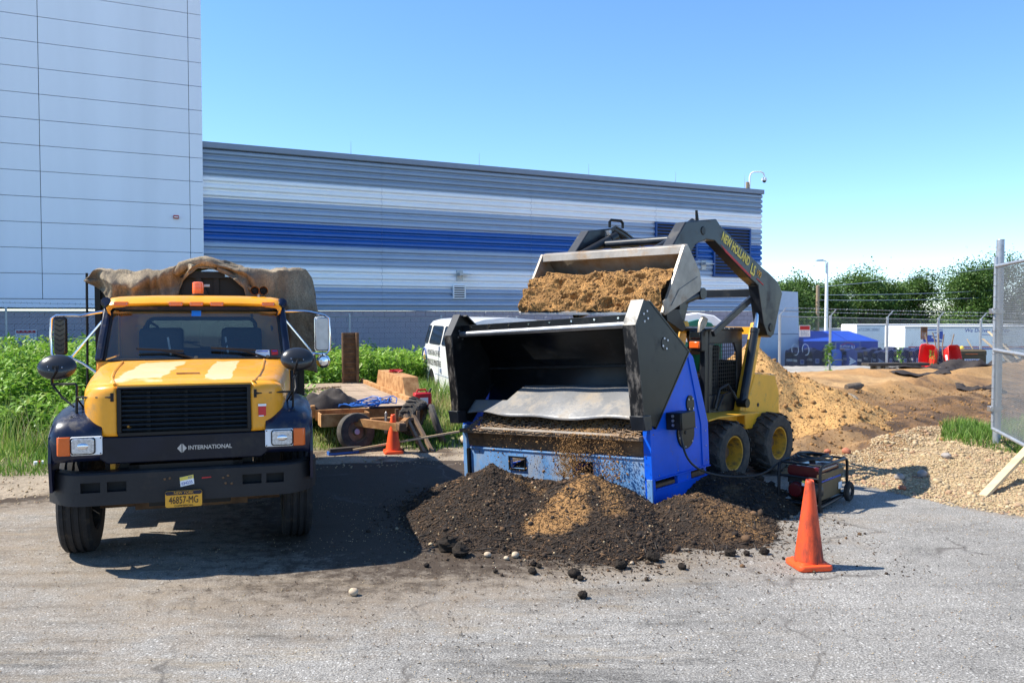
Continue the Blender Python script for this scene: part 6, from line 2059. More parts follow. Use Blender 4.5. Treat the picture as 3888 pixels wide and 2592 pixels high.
# ------------------------------------------------------------------ skid steer loader: near tyre face at x = 0, rear along +y
LD = thing('skid_steer_loader', 'yellow skid steer loader with raised dark grey arms tipping a full bucket into the screener', 'skid steer', (3.25, 10.95, 0), -45)
def loader():
    t = LD
    for x, sg in ((-.17, 1), (-1.63, -1)):
        for y in (-.55, .65):
            make_wheel('wheel', t, x, y, .40, .40, .34, .225, 'rim_yellow', sg, 'lug', 'rubber_grey')
    # chassis and guards
    ch = MB().prism([(-.95, .30), (.95, .30), (1.05, .50), (1.05, .85), (-1.05, .85), (-1.1, .5)], 'x', -1.45, -.36).build('chassis', 'loader_yellow', t, bevel=.015)
    for xa, xb in ((-.40, -.02), (-1.78, -1.40)):
        MB().prism([(-1.16, .865), (-.9, .885), (.08, .86), (.10, .875), (-.9, .905), (-1.16, .885)], 'x', xa, xb).build('fender', 'loader_yellow', t, smooth=False, bevel=.004)
        MB().prism([(-1.1, .50), (.2, .50), (.25, .86), (-1.14, .86)], 'x', xa + .14 if xa < -1 else xa, xa + .16 if xa < -1 else xa + .02).build('side_guard', 'loader_yellow', t, smooth=False)
    MB().bb(-1.40, -.40, -1.22, -1.16, .5, .90).build('front_plate', 'loader_yellow', t, bevel=.01)
    # engine cover
    rb = MB().prism([(.36, 1.365), (.93, 1.325), (1.06, 1.07), (1.07, .66), (.95, .60), (.12, .62), (.10, .88)], 'x', -1.58, -.24).build('rear_body', 'loader_yellow', t, bevel=.015)
    MB().prism([(.94, 1.33), (.97, 1.33), (1.10, 1.08), (1.11, .5), (1.07, .5), (1.06, 1.07)], 'x', -1.50, -.32).build('rear_door', 'arm_grey', rb, smooth=False)
    bolts(rb, [(-.238, .45, .93)], (1, 0, 0), .03, 'black_print', .003)
    # uprights, lift cylinders, links
    for x, sg in ((-.30, 1), (-1.50, -1)):
        up = MB().prism([(-.02, .88), (.20, .86), (.60, 2.02), (.56, 2.08), (.42, 2.06)], 'x', x - .05, x + .05).build('upright', 'loader_yellow', t, bevel=.01)
        MB().bb(x - .065, x + .065, .05, .25, 1.05, 1.10)
        cy = MB().cyl((x + .12 * sg, -.06, 1.02), (x + .12 * sg, .235, 1.96), .055, n=14).lathe([(.062, 0), (.062, .06)], (x + .12 * sg, .225, 1.93), (0, .3, .95), 14).build('lift_cylinder', 'arm_grey', t)
        MB().cyl((x + .12 * sg, .23, 1.95), (x + .12 * sg, .40, 2.48), .032, n=12).build('piston_rod', 'chrome', cy)
        MB().cyl((x + .05 * sg, -.06, 1.0), (x + .19 * sg, -.06, 1.0), .06, n=12).build('cylinder_pin', 'black_paint', cy)
        MB().beam((x + .02 * sg, -.665, 1.93), (x + .06 * sg, .40, 2.47), .05, .085).build('arm_link', 'arm_grey', t, bevel=.008)
    MB().bb(-1.5, -.3, .50, .58, 1.9, 2.0).build('tower_cross', 'loader_yellow', t, smooth=False)
    # arms
    outer = [(-1.877, 2.954), (-1.576, 3.277), (-1.244, 3.324), (-.896, 3.366), (-.798, 3.293), (.288, 2.804), (.451, 2.747), (.721, 2.626), (.854, 2.473), (.625, 1.91), (.54, 1.86), (.44, 1.89), (.32, 2.059), (.165, 2.564), (-.086, 2.667), (-.933, 3.093), (-1.122, 3.096), (-1.357, 3.025), (-1.47, 2.90), (-1.50, 2.66), (-1.60, 2.62), (-1.66, 2.80)]
    for xa, xb, sg in ((-.25, -.10, 1), (-1.74, -1.59, -1)):
        a = MB().prism(outer, 'x', xa, xb).build('lift_arm', 'arm_grey', t, smooth=False, bevel=.012)
        MB().lathe([(.001, .01), (.045, .01), (.055, 0)], (xb if sg > 0 else xa, -1.20, 3.20), (sg, 0, 0), 14).build('pivot_pin', 'black_paint', a)
        MB().lathe([(.001, .012), (.05, .012), (.06, 0)], (xb if sg > 0 else xa, .52, 2.0), (sg, 0, 0), 14).build('pivot_pin', 'black_paint', a)
        MB().prism([(-1.66, 2.84), (-1.46, 2.94), (-1.42, 2.6), (-1.55, 2.28), (-1.66, 2.24)], 'x', xa + .02, xb - .02).build('arm_toe', 'arm_grey', a, smooth=False)
        if sg > 0:
            d = Vector((0, .288 + .798, 2.804 - 3.293)).normalized()
            u = Vector((0, -d.z, d.y))
            c = Vector((xb + .003, -.798, 3.293))
            text('arm_lettering', 'NEW HOLLAND', 'sticker_yellow', a, .165, c + d * .46 - u * .105, d, u, .62, ext=.002, bold=.004)
            text('model_lettering', 'LS', 'sticker_yellow', a, .20, c + d * .96 - u * .15, d, u, .66, ext=.002, bold=.005)
            text('model_lettering', '190', 'plate_gold', a, .12, c + d * 1.125 - u * .12, d, u, .74, ext=.002)
            q = lambda s_, h: tuple((c + d * s_ - u * h)[1:])
            MB().prism([q(.10, .215), q(.95, .235), q(.95, .265), q(.25, .25)], 'x', xb + .0005, xb + .004).build('red_stripe', 'red_print', a, smooth=False)
            MB().prism([q(1.10, .195), q(1.30, .195), q(1.30, .21), q(1.10, .21)], 'x', xb + .0005, xb + .004).build('red_stripe', 'red_print', a, smooth=False)
            MB().cyl((-.17, -1.22, 3.32), (-.17, -1.24, 3.45), .022, .016, 8).build('grease_pin', 'black_paint', a)
        else:
            MB().tube([(-1.66, -1.05, 3.36), (-1.66, -1.05, 3.44), (-1.66, -1.02, 3.465), (-1.66, -.80, 3.47), (-1.66, -.76, 3.44), (-1.66, -.76, 3.37)], .02, 8).build('lift_handle', 'black_paint', a)
        # bucket tilt cylinder with its hoses
        xi = xa - .09 if sg > 0 else xb + .09
        tc = MB().cyl((xi, -1.86, 2.93), (xi, -1.20, 3.20), .055, n=14).cyl((xi, -1.26, 3.175), (xi, -1.13, 3.23), .064, n=14).build('tilt_cylinder', 'plastic_black', t)
        MB().cyl((xi, -1.87, 2.90), (xi, -1.8, 2.955), .03, n=10).build('piston_rod', 'hose_blue', tc)
        hs = MB()
        for k, (dx, dz) in enumerate(((.05, .02), (.09, .0), (.02, .06))):
            hs.tube([(xi + dx * sg, -1.22, 3.24 + dz), (xi + dx * sg, -1.10, 3.30 + dz), (xi + dx * sg, -.9, 3.24 + dz), (xi + (dx - .02) * sg, -.3, 2.98 + dz), (xi + (dx - .02) * sg, .2, 2.76 + dz)], .018, 6)
        hs.build('hydraulic_hose', 'plastic_black', tc)
        for k in range(3):
            MB().cyl((xi + (.02 + .03 * k) * sg, -1.22, 3.22), (xi + (.02 + .03 * k) * sg, -1.22, 3.30), .024, n=6).build('hose_fitting', 'steel', tc)
    MB().bb(-1.59, -.25, .40, .52, 2.42, 2.53).build('arm_cross_tube', 'arm_grey', t, bevel=.008)
    MB().cyl((-1.59, -1.38, 3.10), (-.25, -1.38, 3.10), .05, n=12).build('arm_front_tube', 'arm_grey', t)
    # mount plate behind the bucket
    mp_ = MB().prism([(-1.55, 2.50), (-1.50, 2.54), (-1.66, 2.98), (-1.78, 2.96)], 'x', -1.70, -.15).build('bucket_mount', 'plastic_black', t, bevel=.008)
    MB().prism([(-1.52, 2.44), (-1.30, 2.40), (-1.02, 2.0), (-1.10, 1.96), (-1.45, 2.10)], 'x', -.56, -.44).build('mount_lever', 'plastic_black', mp_, bevel=.008)
    # bucket
    bk = MB()
    prof = [(-2.33, 2.20), (-1.66, 2.475), (-1.585, 2.54), (-1.62, 2.66), (-1.79, 2.87), (-1.885, 2.965)]
    bw0, bw1 = -2.09, .10
    shell = MB().loft([[(bw0, y, z) for y, z in prof], [(bw1, y, z) for y, z in prof]], closed=False).build('bucket', 'bucket_steel', t, ang=50, solid=.016)
    ends = [(-2.345, 2.195), (-2.31, 2.17), (-1.60, 2.455), (-1.57, 2.54), (-1.61, 2.68), (-1.78, 2.88), (-1.87, 2.985), (-1.93, 2.955)]
    for xa, xb in ((bw0 - .02, bw0 + .01), (bw1 - .01, bw1 + .02)):
        e = MB().prism(ends, 'x', xa, xb).build('bucket_side', 'bucket_steel', shell, smooth=False, bevel=.004)
        MB().beam((xb * .5 + xa * .5, -2.35, 2.20), (xb * .5 + xa * .5, -1.93, 2.965), .034, .02).build('side_cutter', 'bucket_steel', e, smooth=False)
        MB().prism([(-2.33, 2.20), (-2.24, 2.24), (-2.30, 2.36), (-2.36, 2.33)], 'x', xb, xb + .012).build('wear_plate', 'bucket_steel', e, smooth=False)
        MB().prism([(-2.2, 2.28), (-1.70, 2.50), (-1.66, 2.62), (-2.05, 2.46)], 'x', xb + .0005, xb + .010).build('side_gusset', 'bucket_steel', e, smooth=False)
    MB().prism([(-1.94, 2.965), (-1.865, 2.99), (-1.85, 2.955), (-1.90, 2.885), (-1.955, 2.87)], 'x', bw0, bw1).build('bucket_rail', 'bucket_steel', shell, bevel=.006)
    MB().prism([(-2.37, 2.175), (-2.24, 2.225), (-2.24, 2.245), (-2.37, 2.20)], 'x', bw0, bw1).build('cutting_edge', 'steel', shell, smooth=False)
    # lower links between bucket and machine
    MB().cyl((-.30, -2.06, 2.16), (-.30, -.92, 2.44), .05, n=12).cyl((-.36, -.95, 2.44), (-.24, -.95, 2.44), .075, n=12).build('coupler_bar', 'arm_grey', t)
    MB().cyl((-1.40, -2.06, 2.16), (-1.40, -.92, 2.44), .05, n=12).build('coupler_bar', 'arm_grey', t)
    # cab
    cb = MB()
    cb.prism([(-.68, .90), (-.60, .90), (-.60, 1.98), (-.69, 1.98)], 'x', -.46, -.38).prism([(-.68, .90), (-.60, .90), (-.60, 1.98), (-.69, 1.98)], 'x', -1.42, -1.34)
    for xa, xb in ((-.40, -.37), (-1.43, -1.40)):
        # side frame round the mesh window
        cb.bb(xa, xb, -.60, .24, 1.80, 1.98)
        cb.bb(xa, xb, -.60, .24, .88, 1.12)
        cb.prism([(.10, 1.12), (.24, 1.12), (.24, 1.80), (.02, 1.80), (.10, 1.66)], 'x', xa, xb)
        cb.prism([(-.60, 1.12), (-.52, 1.12), (-.52, 1.74), (-.46, 1.80), (-.60, 1.80)], 'x', xa, xb)
    cb.prism([(-.70, 1.965), (.24, 1.965), (.26, 1.93), (.28, 1.95), (.22, 2.0), (-.72, 2.0)], 'x', -1.44, -.36)
    cb.bb(-1.40, -.40, .22, .26, .9, 1.55)
    cab = cb.build('cab', 'arm_grey', t, smooth=False, bevel=.01)
    g = MB()
    for k in range(13):
        y = -.50 + k * .05
        g.bb(-.387, -.383, y, y + .008, 1.13, 1.79)
    for k in range(14):
        z = 1.14 + k * .05
        g.bb(-.392, -.388, -.52, .10, z, z + .008)
    gg = g.build('window_grid', 'plastic_black', cab, smooth=False)
    tag(gg, kind='stuff')
    lt = MB().bb(-.55, -.36, -.80, -.70, 1.70, 1.98).build('light_cluster', 'plastic_black', t, bevel=.015)
    MB().bb(-.53, -.38, -.815, -.795, 1.87, 1.96).build('work_light', 'dark_glass', lt, bevel=.008)
    MB().bb(-.53, -.38, -.825, -.79, 1.74, 1.83).build('marker_light', 'orange_lens', lt, bevel=.012)
    MB().bb(-1.40, -1.22, -.80, -.70, 1.70, 1.98).build('light_cluster', 'plastic_black', t, bevel=.015)
    MB().bb(-1.2, -.62, -.35, .1, .95, 1.15).prism([(.0, 1.1), (.14, 1.1), (.20, 1.75), (.12, 1.75)], 'x', -1.15, -.67).build('seat', 'seat_grey', t, bevel=.04)
    for x in (-.55, -1.27):
        MB().tube([(x, -.55, .95), (x, -.5, 1.25), (x + .02, -.42, 1.45)], .018, 8).ball((x + .02, -.42, 1.47), .03, 8, 6).build('control_lever', 'plastic_black', t)
    MB().tube([(-.34, -.5, .95), (-.33, -.4, 1.2), (-.30, -.25, 1.25), (-.26, -.1, 1.05)], .02, 6).tube([(-.33, -.45, .92), (-.32, -.3, 1.12), (-.28, -.15, 1.15), (-.24, -.05, .95)], .018, 6).build('hydraulic_hose', 'plastic_black', t)
    MB().prism([(-1.0, 1.95), (-.86, 2.02), (-.80, 2.12), (-.90, 2.16), (-.98, 2.08)], 'x', -.30, -.26).build('arm_stop', 'bucket_steel', t, bevel=.006)
loader()
# the load in the bucket
def bucket_load():
    nu, nv = 170, 64
    def f(u, v):
        x = -2.08 + 2.17 * u
        # from the lip (v=0) up and back under the top rail
        y = -2.37 + .50 * v
        z = 2.215 + .80 * v * .72
        n = float(fbm(np.array([x * 1.0]), np.array([v * 1.0]), 3.2, 4, 201)[0]) - .5
        n2 = float(fbm(np.array([x]), np.array([v * .8]), 11, 3, 203)[0]) - .5
        out = .10 * math.sin(v * math.pi) ** .6 + .22 * n + .10 * n2 - .10 * max(0, .36 - float(fbm(np.array([x]), np.array([v * 1.4]), 5, 3, 205)[0])) * 4
        top = .58 + .22 * u + .06 * math.sin(u * 9)
        if v > top: out -= .30 * (v - top)
        nn = Vector((0, -.85, .5))
        p = Vector((x, y, z)) + nn * out
        if v > .8: p.y += .25 * (v - .8); p.z -= .3 * (v - .8)
        return tuple(p)
    o = MB().grid(f, nu, nv).build('soil_load', 'soil_load', None, ang=80)
    o.location = LD.location
    o.rotation_euler = LD.rotation_euler
    tag(o, 'mound of sandy tan soil filling the raised steel bucket', 'soil')
    N = 5000
    uu, vv = RNG.random(N), RNG.random(N) ** 1.1 * .8
    P = np.array([f(a, b) for a, b in zip(uu, vv)])
    s_ = RNG.uniform(.003, .010, N) * (1 + 2.2 * (RNG.random(N) < .05))
    c = scatter('soil_crumbs', OCT_V, OCT_F, P, rot_random(N), np.stack([s_, s_, s_], 1), RNG.random(N), 'sand_grain', o)
    tag(c, kind='stuff')
bucket_load()

def operator():
    """seated driver, one skinned figure with shirt, trousers and hair as children"""
    t = None
    def skinned(name, material, V, E, r, parent=None, sub=1):
        me = bpy.data.meshes.new(name)
        me.from_pydata(V, E, [])
        o = bpy.data.objects.new(name, me)
        COL.objects.link(o)
        me.materials.append(M[material])
        o.modifiers.new('skin', 'SKIN').use_smooth_shade = True
        s_ = o.modifiers.new('sub', 'SUBSURF')
        s_.levels = s_.render_levels = sub
        ly = me.skin_vertices[0].data if me.skin_vertices else None
        if ly is None:
            bpy.context.view_layer.objects.active = o
            bm = bmesh.new(); bm.from_mesh(me); bm.verts.layers.skin.verify(); bm.to_mesh(me); bm.free()
            ly = me.skin_vertices[0].data
        for i, q in enumerate(r):
            ly[i].radius = (q, q) if not hasattr(q, '__len__') else q
            ly[i].use_root = i == 0
        if parent: o.parent = parent
        return o
    V = [(0, 0, .0), (0, .02, .18), (0, .03, .36), (0, .02, .47), (0, 0, .55), (0, -.02, .64), (0, -.03, .74),
         (.18, .02, .43), (.24, -.05, .20), (.27, -.28, .16), (.28, -.36, .17),
         (-.18, .02, .43), (-.24, -.05, .20), (-.27, -.28, .16), (-.28, -.36, .17),
         (.10, -.05, -.02), (.14, -.42, .02), (.14, -.48, -.36), (.14, -.58, -.40),
         (-.10, -.05, -.02), (-.14, -.42, .02), (-.14, -.48, -.36), (-.14, -.58, -.40)]
    E = [(0, 1), (1, 2), (2, 3), (3, 4), (4, 5), (5, 6), (3, 7), (7, 8), (8, 9), (9, 10), (3, 11), (11, 12), (12, 13), (13, 14), (0, 15), (15, 16), (16, 17), (17, 18), (0, 19), (19, 20), (20, 21), (21, 22)]
    r = [.13, (.14, .11), (.16, .11), (.12, .09), .055, (.078, .095), (.062, .075), .06, .042, .034, .036, .06, .042, .034, .036, .085, .065, .05, .045, .085, .065, .05, .045]
    p = skinned('person', 'skin', V, E, r)
    p.location = Matrix.LocRotScale(LD.location, LD.rotation_euler, None) @ Vector((-.90, -.16, 1.20))
    p.rotation_euler = LD.rotation_euler
    tag(p, 'person in a green shirt seated in the shaded cab of the skid steer', 'person')
    k = 5
    skinned('shirt', 'shirt_green', [V[0], V[1], V[2], V[3], V[7], V[8], V[11], V[12]], [(0, 1), (1, 2), (2, 3), (3, 4), (4, 5), (3, 6), (6, 7)],
            [.145, (.155, .125), (.175, .125), (.13, .10), .07, .055, .07, .055], p)
    skinned('trousers', 'trousers', [V[0], V[15], V[16], V[17], V[19], V[20], V[21]], [(0, 1), (1, 2), (2, 3), (0, 4), (4, 5), (5, 6)], [.15, .098, .078, .062, .098, .078, .062], p)
    MB().ball((0, .0, .715), .095, 12, 8, (.92, 1.05, .95)).build('hair', 'hair', p)
    MB().ball((0, -.105, .655), .016, 6, 5, (1, 1.3, 1.4)).build('nose', 'skin', p)
    for sg in (-1, 1):
        MB().ball((sg * .032, -.098, .685), .010, 6, 5).build('eye', 'black_print', p)
        MB().ball((sg * .085, -.01, .67), .02, 6, 5, (.5, 1, 1.5)).build('ear', 'skin', p)
    MB().bb(-.022, .022, -.108, -.098, .612, .618).build('mouth', 'rust_dark', p, smooth=False)
    for sg in (-1, 1):
        h = MB()
        b = Vector((sg * .28, -.36, .17))
        for q in range(4):
            o_ = Vector(((q - 1.5) * .018, -.03, .01))
            L = (.05, .058, .054, .042)[q]
            h.tube([b + o_, b + o_ + Vector((0, -L * .6, .0)), b + o_ + Vector((0, -L * .75, -.035)), b + o_ + Vector((0, -L * .45, -.055))], [.010, .009, .008, .007], 6)
        h.tube([b + Vector((-sg * .025, -.01, 0)), b + Vector((-sg * .05, -.03, -.02)), b + Vector((-sg * .045, -.055, -.035))], [.011, .010, .008], 6)
        h.build('fingers', 'skin', p)
operator()
# ------------------------------------------------------------------ cones
def cone(name, label, x, y, z, h, base, m, rz, notch=True):
    t = thing(name, label, 'traffic cone', (x, y, z), rz)
    r0, r1 = base * .40, base * .10
    prof = [(r0 + .012, .045), (r0, .06)]
    n = 30
    c = MB()
    rings = []
    for k in range(26):
        f = k / 25
        rings.append([((r0 * (1 - f) + r1 * f) * math.cos(a), (r0 * (1 - f) + r1 * f) * math.sin(a), .04 + (h - .04) * f - (.022 * h * max(0, math.cos(a * 1 + .8)) ** 6 if notch and k == 25 else 0)) for a in np.linspace(0, 2 * math.pi, n, endpoint=False)])
    c.loft(rings, caps=False)
    c.build('cone_body', m, t, ang=60, solid=.006)
    rnd = rounded(-base / 2, base / 2, -base / 2, base / 2, base * .14, 5)
    b = MB().loft([[(p[0] * s_, p[1] * s_, zz) for p in rnd] for s_, zz in ((.97, 0), (1, .008), (1, .034), (.97, .044), (.80, .05), (.78, .06))])
    b.build('cone_base', 'cone_clean', t, ang=45)
    return t
cone('traffic_cone', 'large scuffed orange traffic cone standing alone on the asphalt at right', 2.57, 7.12, .006, .755, .305, 'cone_orange', 8)
cone('traffic_cone', 'smaller bright orange traffic cone standing in front of the flatbed trailer', -1.84, 12.8, .03, .60, .29, 'cone_clean', 15, False)

# ------------------------------------------------------------------ generator
GE = thing('generator', 'black framed portable generator with dark red fuel tank behind the large cone', 'generator', (3.38, 9.05, .01), -42)
def generator():
    t = GE
    Wd, L, Hh = .47, .80, .50
    for x in (-Wd, 0):
        MB().tube([(x, .0, .03), (x, .0, Hh - .07), (x, .02, Hh - .02), (x, .07, Hh), (x, L - .07, Hh), (x, L - .02, Hh - .02), (x, L, Hh - .07), (x, L, .12), (x, L - .05, .08), (x, .05, .05), (x, 0, .06)], .018, 8).build('frame_hoop', 'black_paint', t)
    for y, z in ((.05, Hh), (L - .05, Hh), (0, Hh - .14), (.04, .06), (L - .05, .09)):
        MB().cyl((-Wd, y, z), (0, y, z), .014, n=8).build('frame_bar', 'black_paint', t)
    MB().bb(-Wd + .03, -.03, .06, L - .08, .06, .085).build('base_tray', 'black_paint', t, smooth=False)
    tk = MB().loft([[(x, y, z) for x, z in rounded(-Wd + .05, -.05, .345, .47, .05)] for y in (.10, .12, L - .14, L - .12)]).build('fuel_tank', 'tank_red', t, bevel=.012)
    MB().cyl((-.25, .4, .47), (-.25, .4, .495), .035, n=12).build('fuel_cap', 'plastic_black', tk)
    en = MB().bb(-.40, -.10, .08, .42, .09, .30).build('engine', 'plastic_black', t, bevel=.03)
    MB().lathe([(.001, -.03), (.07, -.028), (.085, -.01), (.09, .02)], (-.30, .06, .20), (0, 1, 0), 18).build('recoil_cover', 'tank_red', en)
    MB().lathe([(.001, -.03), (.07, -.025), (.10, 0), (.10, .06)], (-.10, .05, .21), (0, 1, 0), 16).build('air_cleaner', 'plastic_black', en)
    MB().bb(-.22, -.19, .035, .05, .26, .30).build('choke_lever', 'white_plain', en, smooth=False)
    for k in range(6):
        MB().bb(-.41, -.09, .10 + k * .05, .115 + k * .05, .27, .33).build('cooling_fin', 'black_paint', en, smooth=False)
    al = MB().cyl((-.24, .42, .20), (-.24, .72, .20), .12, n=18).build('alternator', 'steel', t)
    MB().bb(-.06, -.03, .12, .70, .10, .30).build('control_panel', 'chest_brown', t, bevel=.008)
    MB().bb(-.045, -.018, .02, L - .06, .335, .40).build('side_rail', 'chest_brown', t, smooth=False)
    MB().bb(-.027, -.020, .1, .66, .31, .325).build('blue_stripe', 'post_blue', t, smooth=False)
    MB().bb(-.20, -.08, -.004, .004, .30, .325).build('maker_label', 'sticker_yellow', t, smooth=False)
    MB().bb(-.027, -.018, .60, .70, .16, .24).build('outlet', 'white_plain', t, bevel=.004)
    for x, o in ((.035, 1), (-Wd - .035, -1)):
        w = MB().lathe([(.05, -.025), (.10, -.028), (.115, -.015), (.115, .015), (.10, .028), (.05, .025)], (x, L - .03, .115), (1, 0, 0), 22, closed=True).build('wheel', 'rubber', t, ang=40)
        MB().lathe([(.05, .01 * o), (.02, .018 * o), (.001, .02 * o)], (x, L - .03, .115), (1, 0, 0), 14).build('hub', 'steel', w)
    for x in (-Wd, 0):
        MB().cyl((x, .02, -.01), (x, .02, .05), .025, n=8).build('rubber_foot', 'rubber', t)
generator()
gm = Matrix.LocRotScale(GE.location, GE.rotation_euler, None)
def cable():
    a = sw_((.10, .44, .84))
    b = gm @ Vector((-.50, .12, .50))
    pts = [a, a + Vector((.01, .0, -.09))]
    mid = [(1.93, 9.14, .60), (2.05, 9.2, .47), (2.25, 9.27, .385), (2.5, 9.33, .345), (2.75, 9.37, .345), (2.92, 9.39, .40)]
    pts += [Vector(p) for p in mid]
    pts += [b]
    rr = random.Random(4)
    for k in range(3):
        for i in range(16):
            q = 2 * math.pi * i / 16
            cx, cy = -.25 + rr.uniform(-.012, .012), .38
            pts.append(gm @ Vector((cx - (.20 - .02 * k) * math.cos(q), cy + (.29 - .03 * k) * math.sin(q - .0) , .522 + .012 * k + .03 * max(0, math.sin(q * 2 + k)))))
    pts.append(gm @ Vector((-.10, .25, .53)))
    # smooth the run
    P = pts
    for _ in range(2):
        Q = [P[0]]
        for u, v in zip(P[:-1], P[1:]):
            Q += [u.lerp(v, .25), u.lerp(v, .75)]
        P = Q + [P[-1]]
    o = MB().tube(P, .013, 7).build('power_cable', 'plastic_black')
    tag(o, 'thick black power cable sagging from the blue screener to coils on the generator', 'cable')
cable()

# ------------------------------------------------------------------ portable toilet
def toilet():
    t = thing('portable_toilet', 'green portable toilet with white domed roof partly hidden behind the skid steer cab', 'portable toilet', (4.15, 18.6, 0), -8)
    b = MB().bb(-.55, .55, 0, 1.1, .05, 1.92).build('cabin', 'toilet_green', t, bevel=.03)
    MB().prism([(-.62, 1.90), (.62, 1.90), (.62, 2.0), (.52, 2.02), (.36, 2.14), (0, 2.20), (-.36, 2.14), (-.52, 2.02), (-.62, 2.0)], 'y', -.06, 1.16).build('roof', 'white_plain', t, bevel=.02)
    d = MB().prism([(-.40, .15), (.40, .15), (.40, 1.85), (.30, 1.97), (0, 2.05), (-.30, 1.97), (-.40, 1.85)], 'y', -.09, -.005).build('door', 'toilet_green', t, bevel=.01)
    MB().bb(-.28, .28, -.10, -.09, 1.55, 1.72).build('vent_panel', 'white_plain', d, smooth=False)
    MB().bb(.28, .34, -.13, -.09, .95, 1.15).build('door_latch', 'white_plain', d, smooth=False)
    MB().bb(-.6, .6, -.05, 1.15, -.08, .08).build('skid_base', 'plastic_black', t, smooth=False)
    MB().cyl((-.45, .9, 1.9), (-.45, .9, 2.45), .04, n=8).build('vent_pipe', 'white_plain', t)
toilet()

# ------------------------------------------------------------------ white van: left flank at x = 0, nose at y = 0
def van():
    t = thing('passenger_van', 'white passenger van with round emblem and black lettering parked in the grass', 'van', (-.6, 15.76, .02), 17.3)
    Wv, L = 2.0, 5.75
    def sec(y, inset=0., top=2.03, zb=.42):
        hw = Wv / 2 - inset
        half = [(hw - .03, zb), (hw, .62), (hw + .01, .95), (hw, 1.25), (hw - .05, 1.45), (hw - .16, 1.88), (hw - .24, top - .05), (hw - .42, top), (0, top + .05)]
        pts = [(1.0 - x, y, z) for x, z in half] + [(1.0 + x, y, z) for x, z in half[-2::-1]]
        return pts
    secs = [sec(1.35, .02), sec(2.0), sec(5.2), sec(5.55, .02, 2.02), sec(5.68, .06, 1.99), sec(5.75, .16, 1.93)]
    b = MB().loft(secs, caps=True)
    hoods = [(0, .12, 1.05), (.1, .05, 1.12), (.9, .02, 1.22), (1.0, .02, 1.26)]
    b.loft([[(1 - (Wv / 2 - i), y, .42), (1 - (Wv / 2 - i), y, z - .1), (1 - (Wv / 2 - i) + .1, y, z), (1 + (Wv / 2 - i) - .1, y, z), (1 + (Wv / 2 - i), y, z - .1), (1 + (Wv / 2 - i), y, .42)] for y, i, z in hoods])
    b.loft([[(.03, 1.0, .42), (.03, 1.0, 1.2), (.14, .98, 1.26), (1.86, .98, 1.26), (1.97, 1.0, 1.2), (1.97, 1.0, .42)], [(.02, 1.4, .42), (.02, 1.4, 1.3), (.24, 1.6, 1.98), (1.76, 1.6, 1.98), (1.98, 1.4, 1.3), (1.98, 1.4, .42)]])
    body = b.build('body', 'white_paint', t, ang=35)
    fx = lambda z: float(np.interp(z, [.42, .62, .95, 1.25, 1.45, 1.88], [.03, 0, -.01, 0, .05, .16])) - .006
    def win(y0, y1, z0, z1, s0=0., s1=0., nm='side_window'):
        P = [(y0 + .0, z0), (y1, z0), (y1 + s1, z1), (y0 + s0, z1)]
        pts = []
        for i in range(4):
            a, c = P[i], P[(i + 1) % 4]
            for f in (.06, .94):
                pts.append((a[0] + (c[0] - a[0]) * f, a[1] + (c[1] - a[1]) * f))
        m = MB()
        m.add([(fx(z), y, z) for y, z in pts] + [(fx(z) + .02, y, z) for y, z in pts], [tuple(range(8)), tuple(range(15, 7, -1))] + [(i, (i + 1) % 8, 8 + (i + 1) % 8, 8 + i) for i in range(8)])
        o = m.build(nm, 'dark_glass', t, smooth=False)
        MB().tube([(fx(z) + .002, y, z) for y, z in pts], .010, 5, closed=True).build('window_seal', 'plastic_black', o)
    win(5.17, 5.56, 1.43, 1.86, -.02, -.08)
    win(3.75, 5.02, 1.43, 1.86, .05, -.04)
    win(2.55, 3.62, 1.43, 1.86)
    win(1.65, 2.42, 1.43, 1.86, .25, 0)
    em = MB().lathe([(.001, .0), (.26, .0), (.26, .004)], (-.016, 5.30, 1.07), (1, 0, 0), 30).build('emblem', 'white_plain', t, smooth=False)
    em.location.x = 0
    MB().tube([(-.018, 5.30 + .225 * math.cos(a), 1.07 + .225 * math.sin(a)) for a in np.linspace(0, 6.283, 32, endpoint=False)], .028, 5, closed=True).build('emblem_ring', 'mailbox_worn', em)
    MB().prism([(5.30 + .10, 1.03), (5.30 - .10, 1.03), (5.30 - .06, 1.12), (5.30 - .02, 1.10), (5.30, 1.22), (5.30 + .04, 1.10), (5.30 + .07, 1.14)], 'x', -.024, -.017).build('emblem_flame', 'orange_lens', em, smooth=False)
    MB().prism([(5.30 + .10, .93), (5.30 - .10, .93), (5.30, 1.08)], 'x', -.027, -.0245).build('emblem_mountain', 'black_print', em, smooth=False)
    rt, up = (0, -1, 0), (0, 0, 1)
    text('van_lettering', 'MOUNTAIN OF FIRE', 'black_print', t, .20, (-.012, 4.98, 1.22), rt, up, .80, 'LEFT', .001)
    text('van_lettering', '& MIRACLES MINISTRIES', 'black_print', t, .20, (-.016, 5.12, .99), rt, up, .80, 'LEFT', .001)
    for y in (4.42, .85):
        w = MB().lathe([(.2, .12), (.2, -.08), (.34, -.10), (.36, -.06), (.36, .10), (.34, .12)], (.10, y, .36), (1, 0, 0), 26, closed=True).build('wheel', 'rubber', t, ang=40)
        MB().lathe([(.21, -.05), (.17, -.02), (.08, -.05), (.001, -.06)], (.10, y, .36), (1, 0, 0), 20, cap=False).build('rim', 'chrome', w)
        arch = [(y + .45 * math.cos(a), .40 + .45 * math.sin(a)) for a in np.linspace(0, math.pi, 14)]
        MB().prism(arch, 'x', -.018, .3).build('wheel_arch', 'black_print', t, smooth=False)
        MB().tube([(-.016, py, pz) for py, pz in arch], .016, 6).build('arch_lip', 'white_paint', t)
        w2 = rep('wheel', w, t, (2.0, 0, 0))
        w2.scale = (-1, 1, 1)
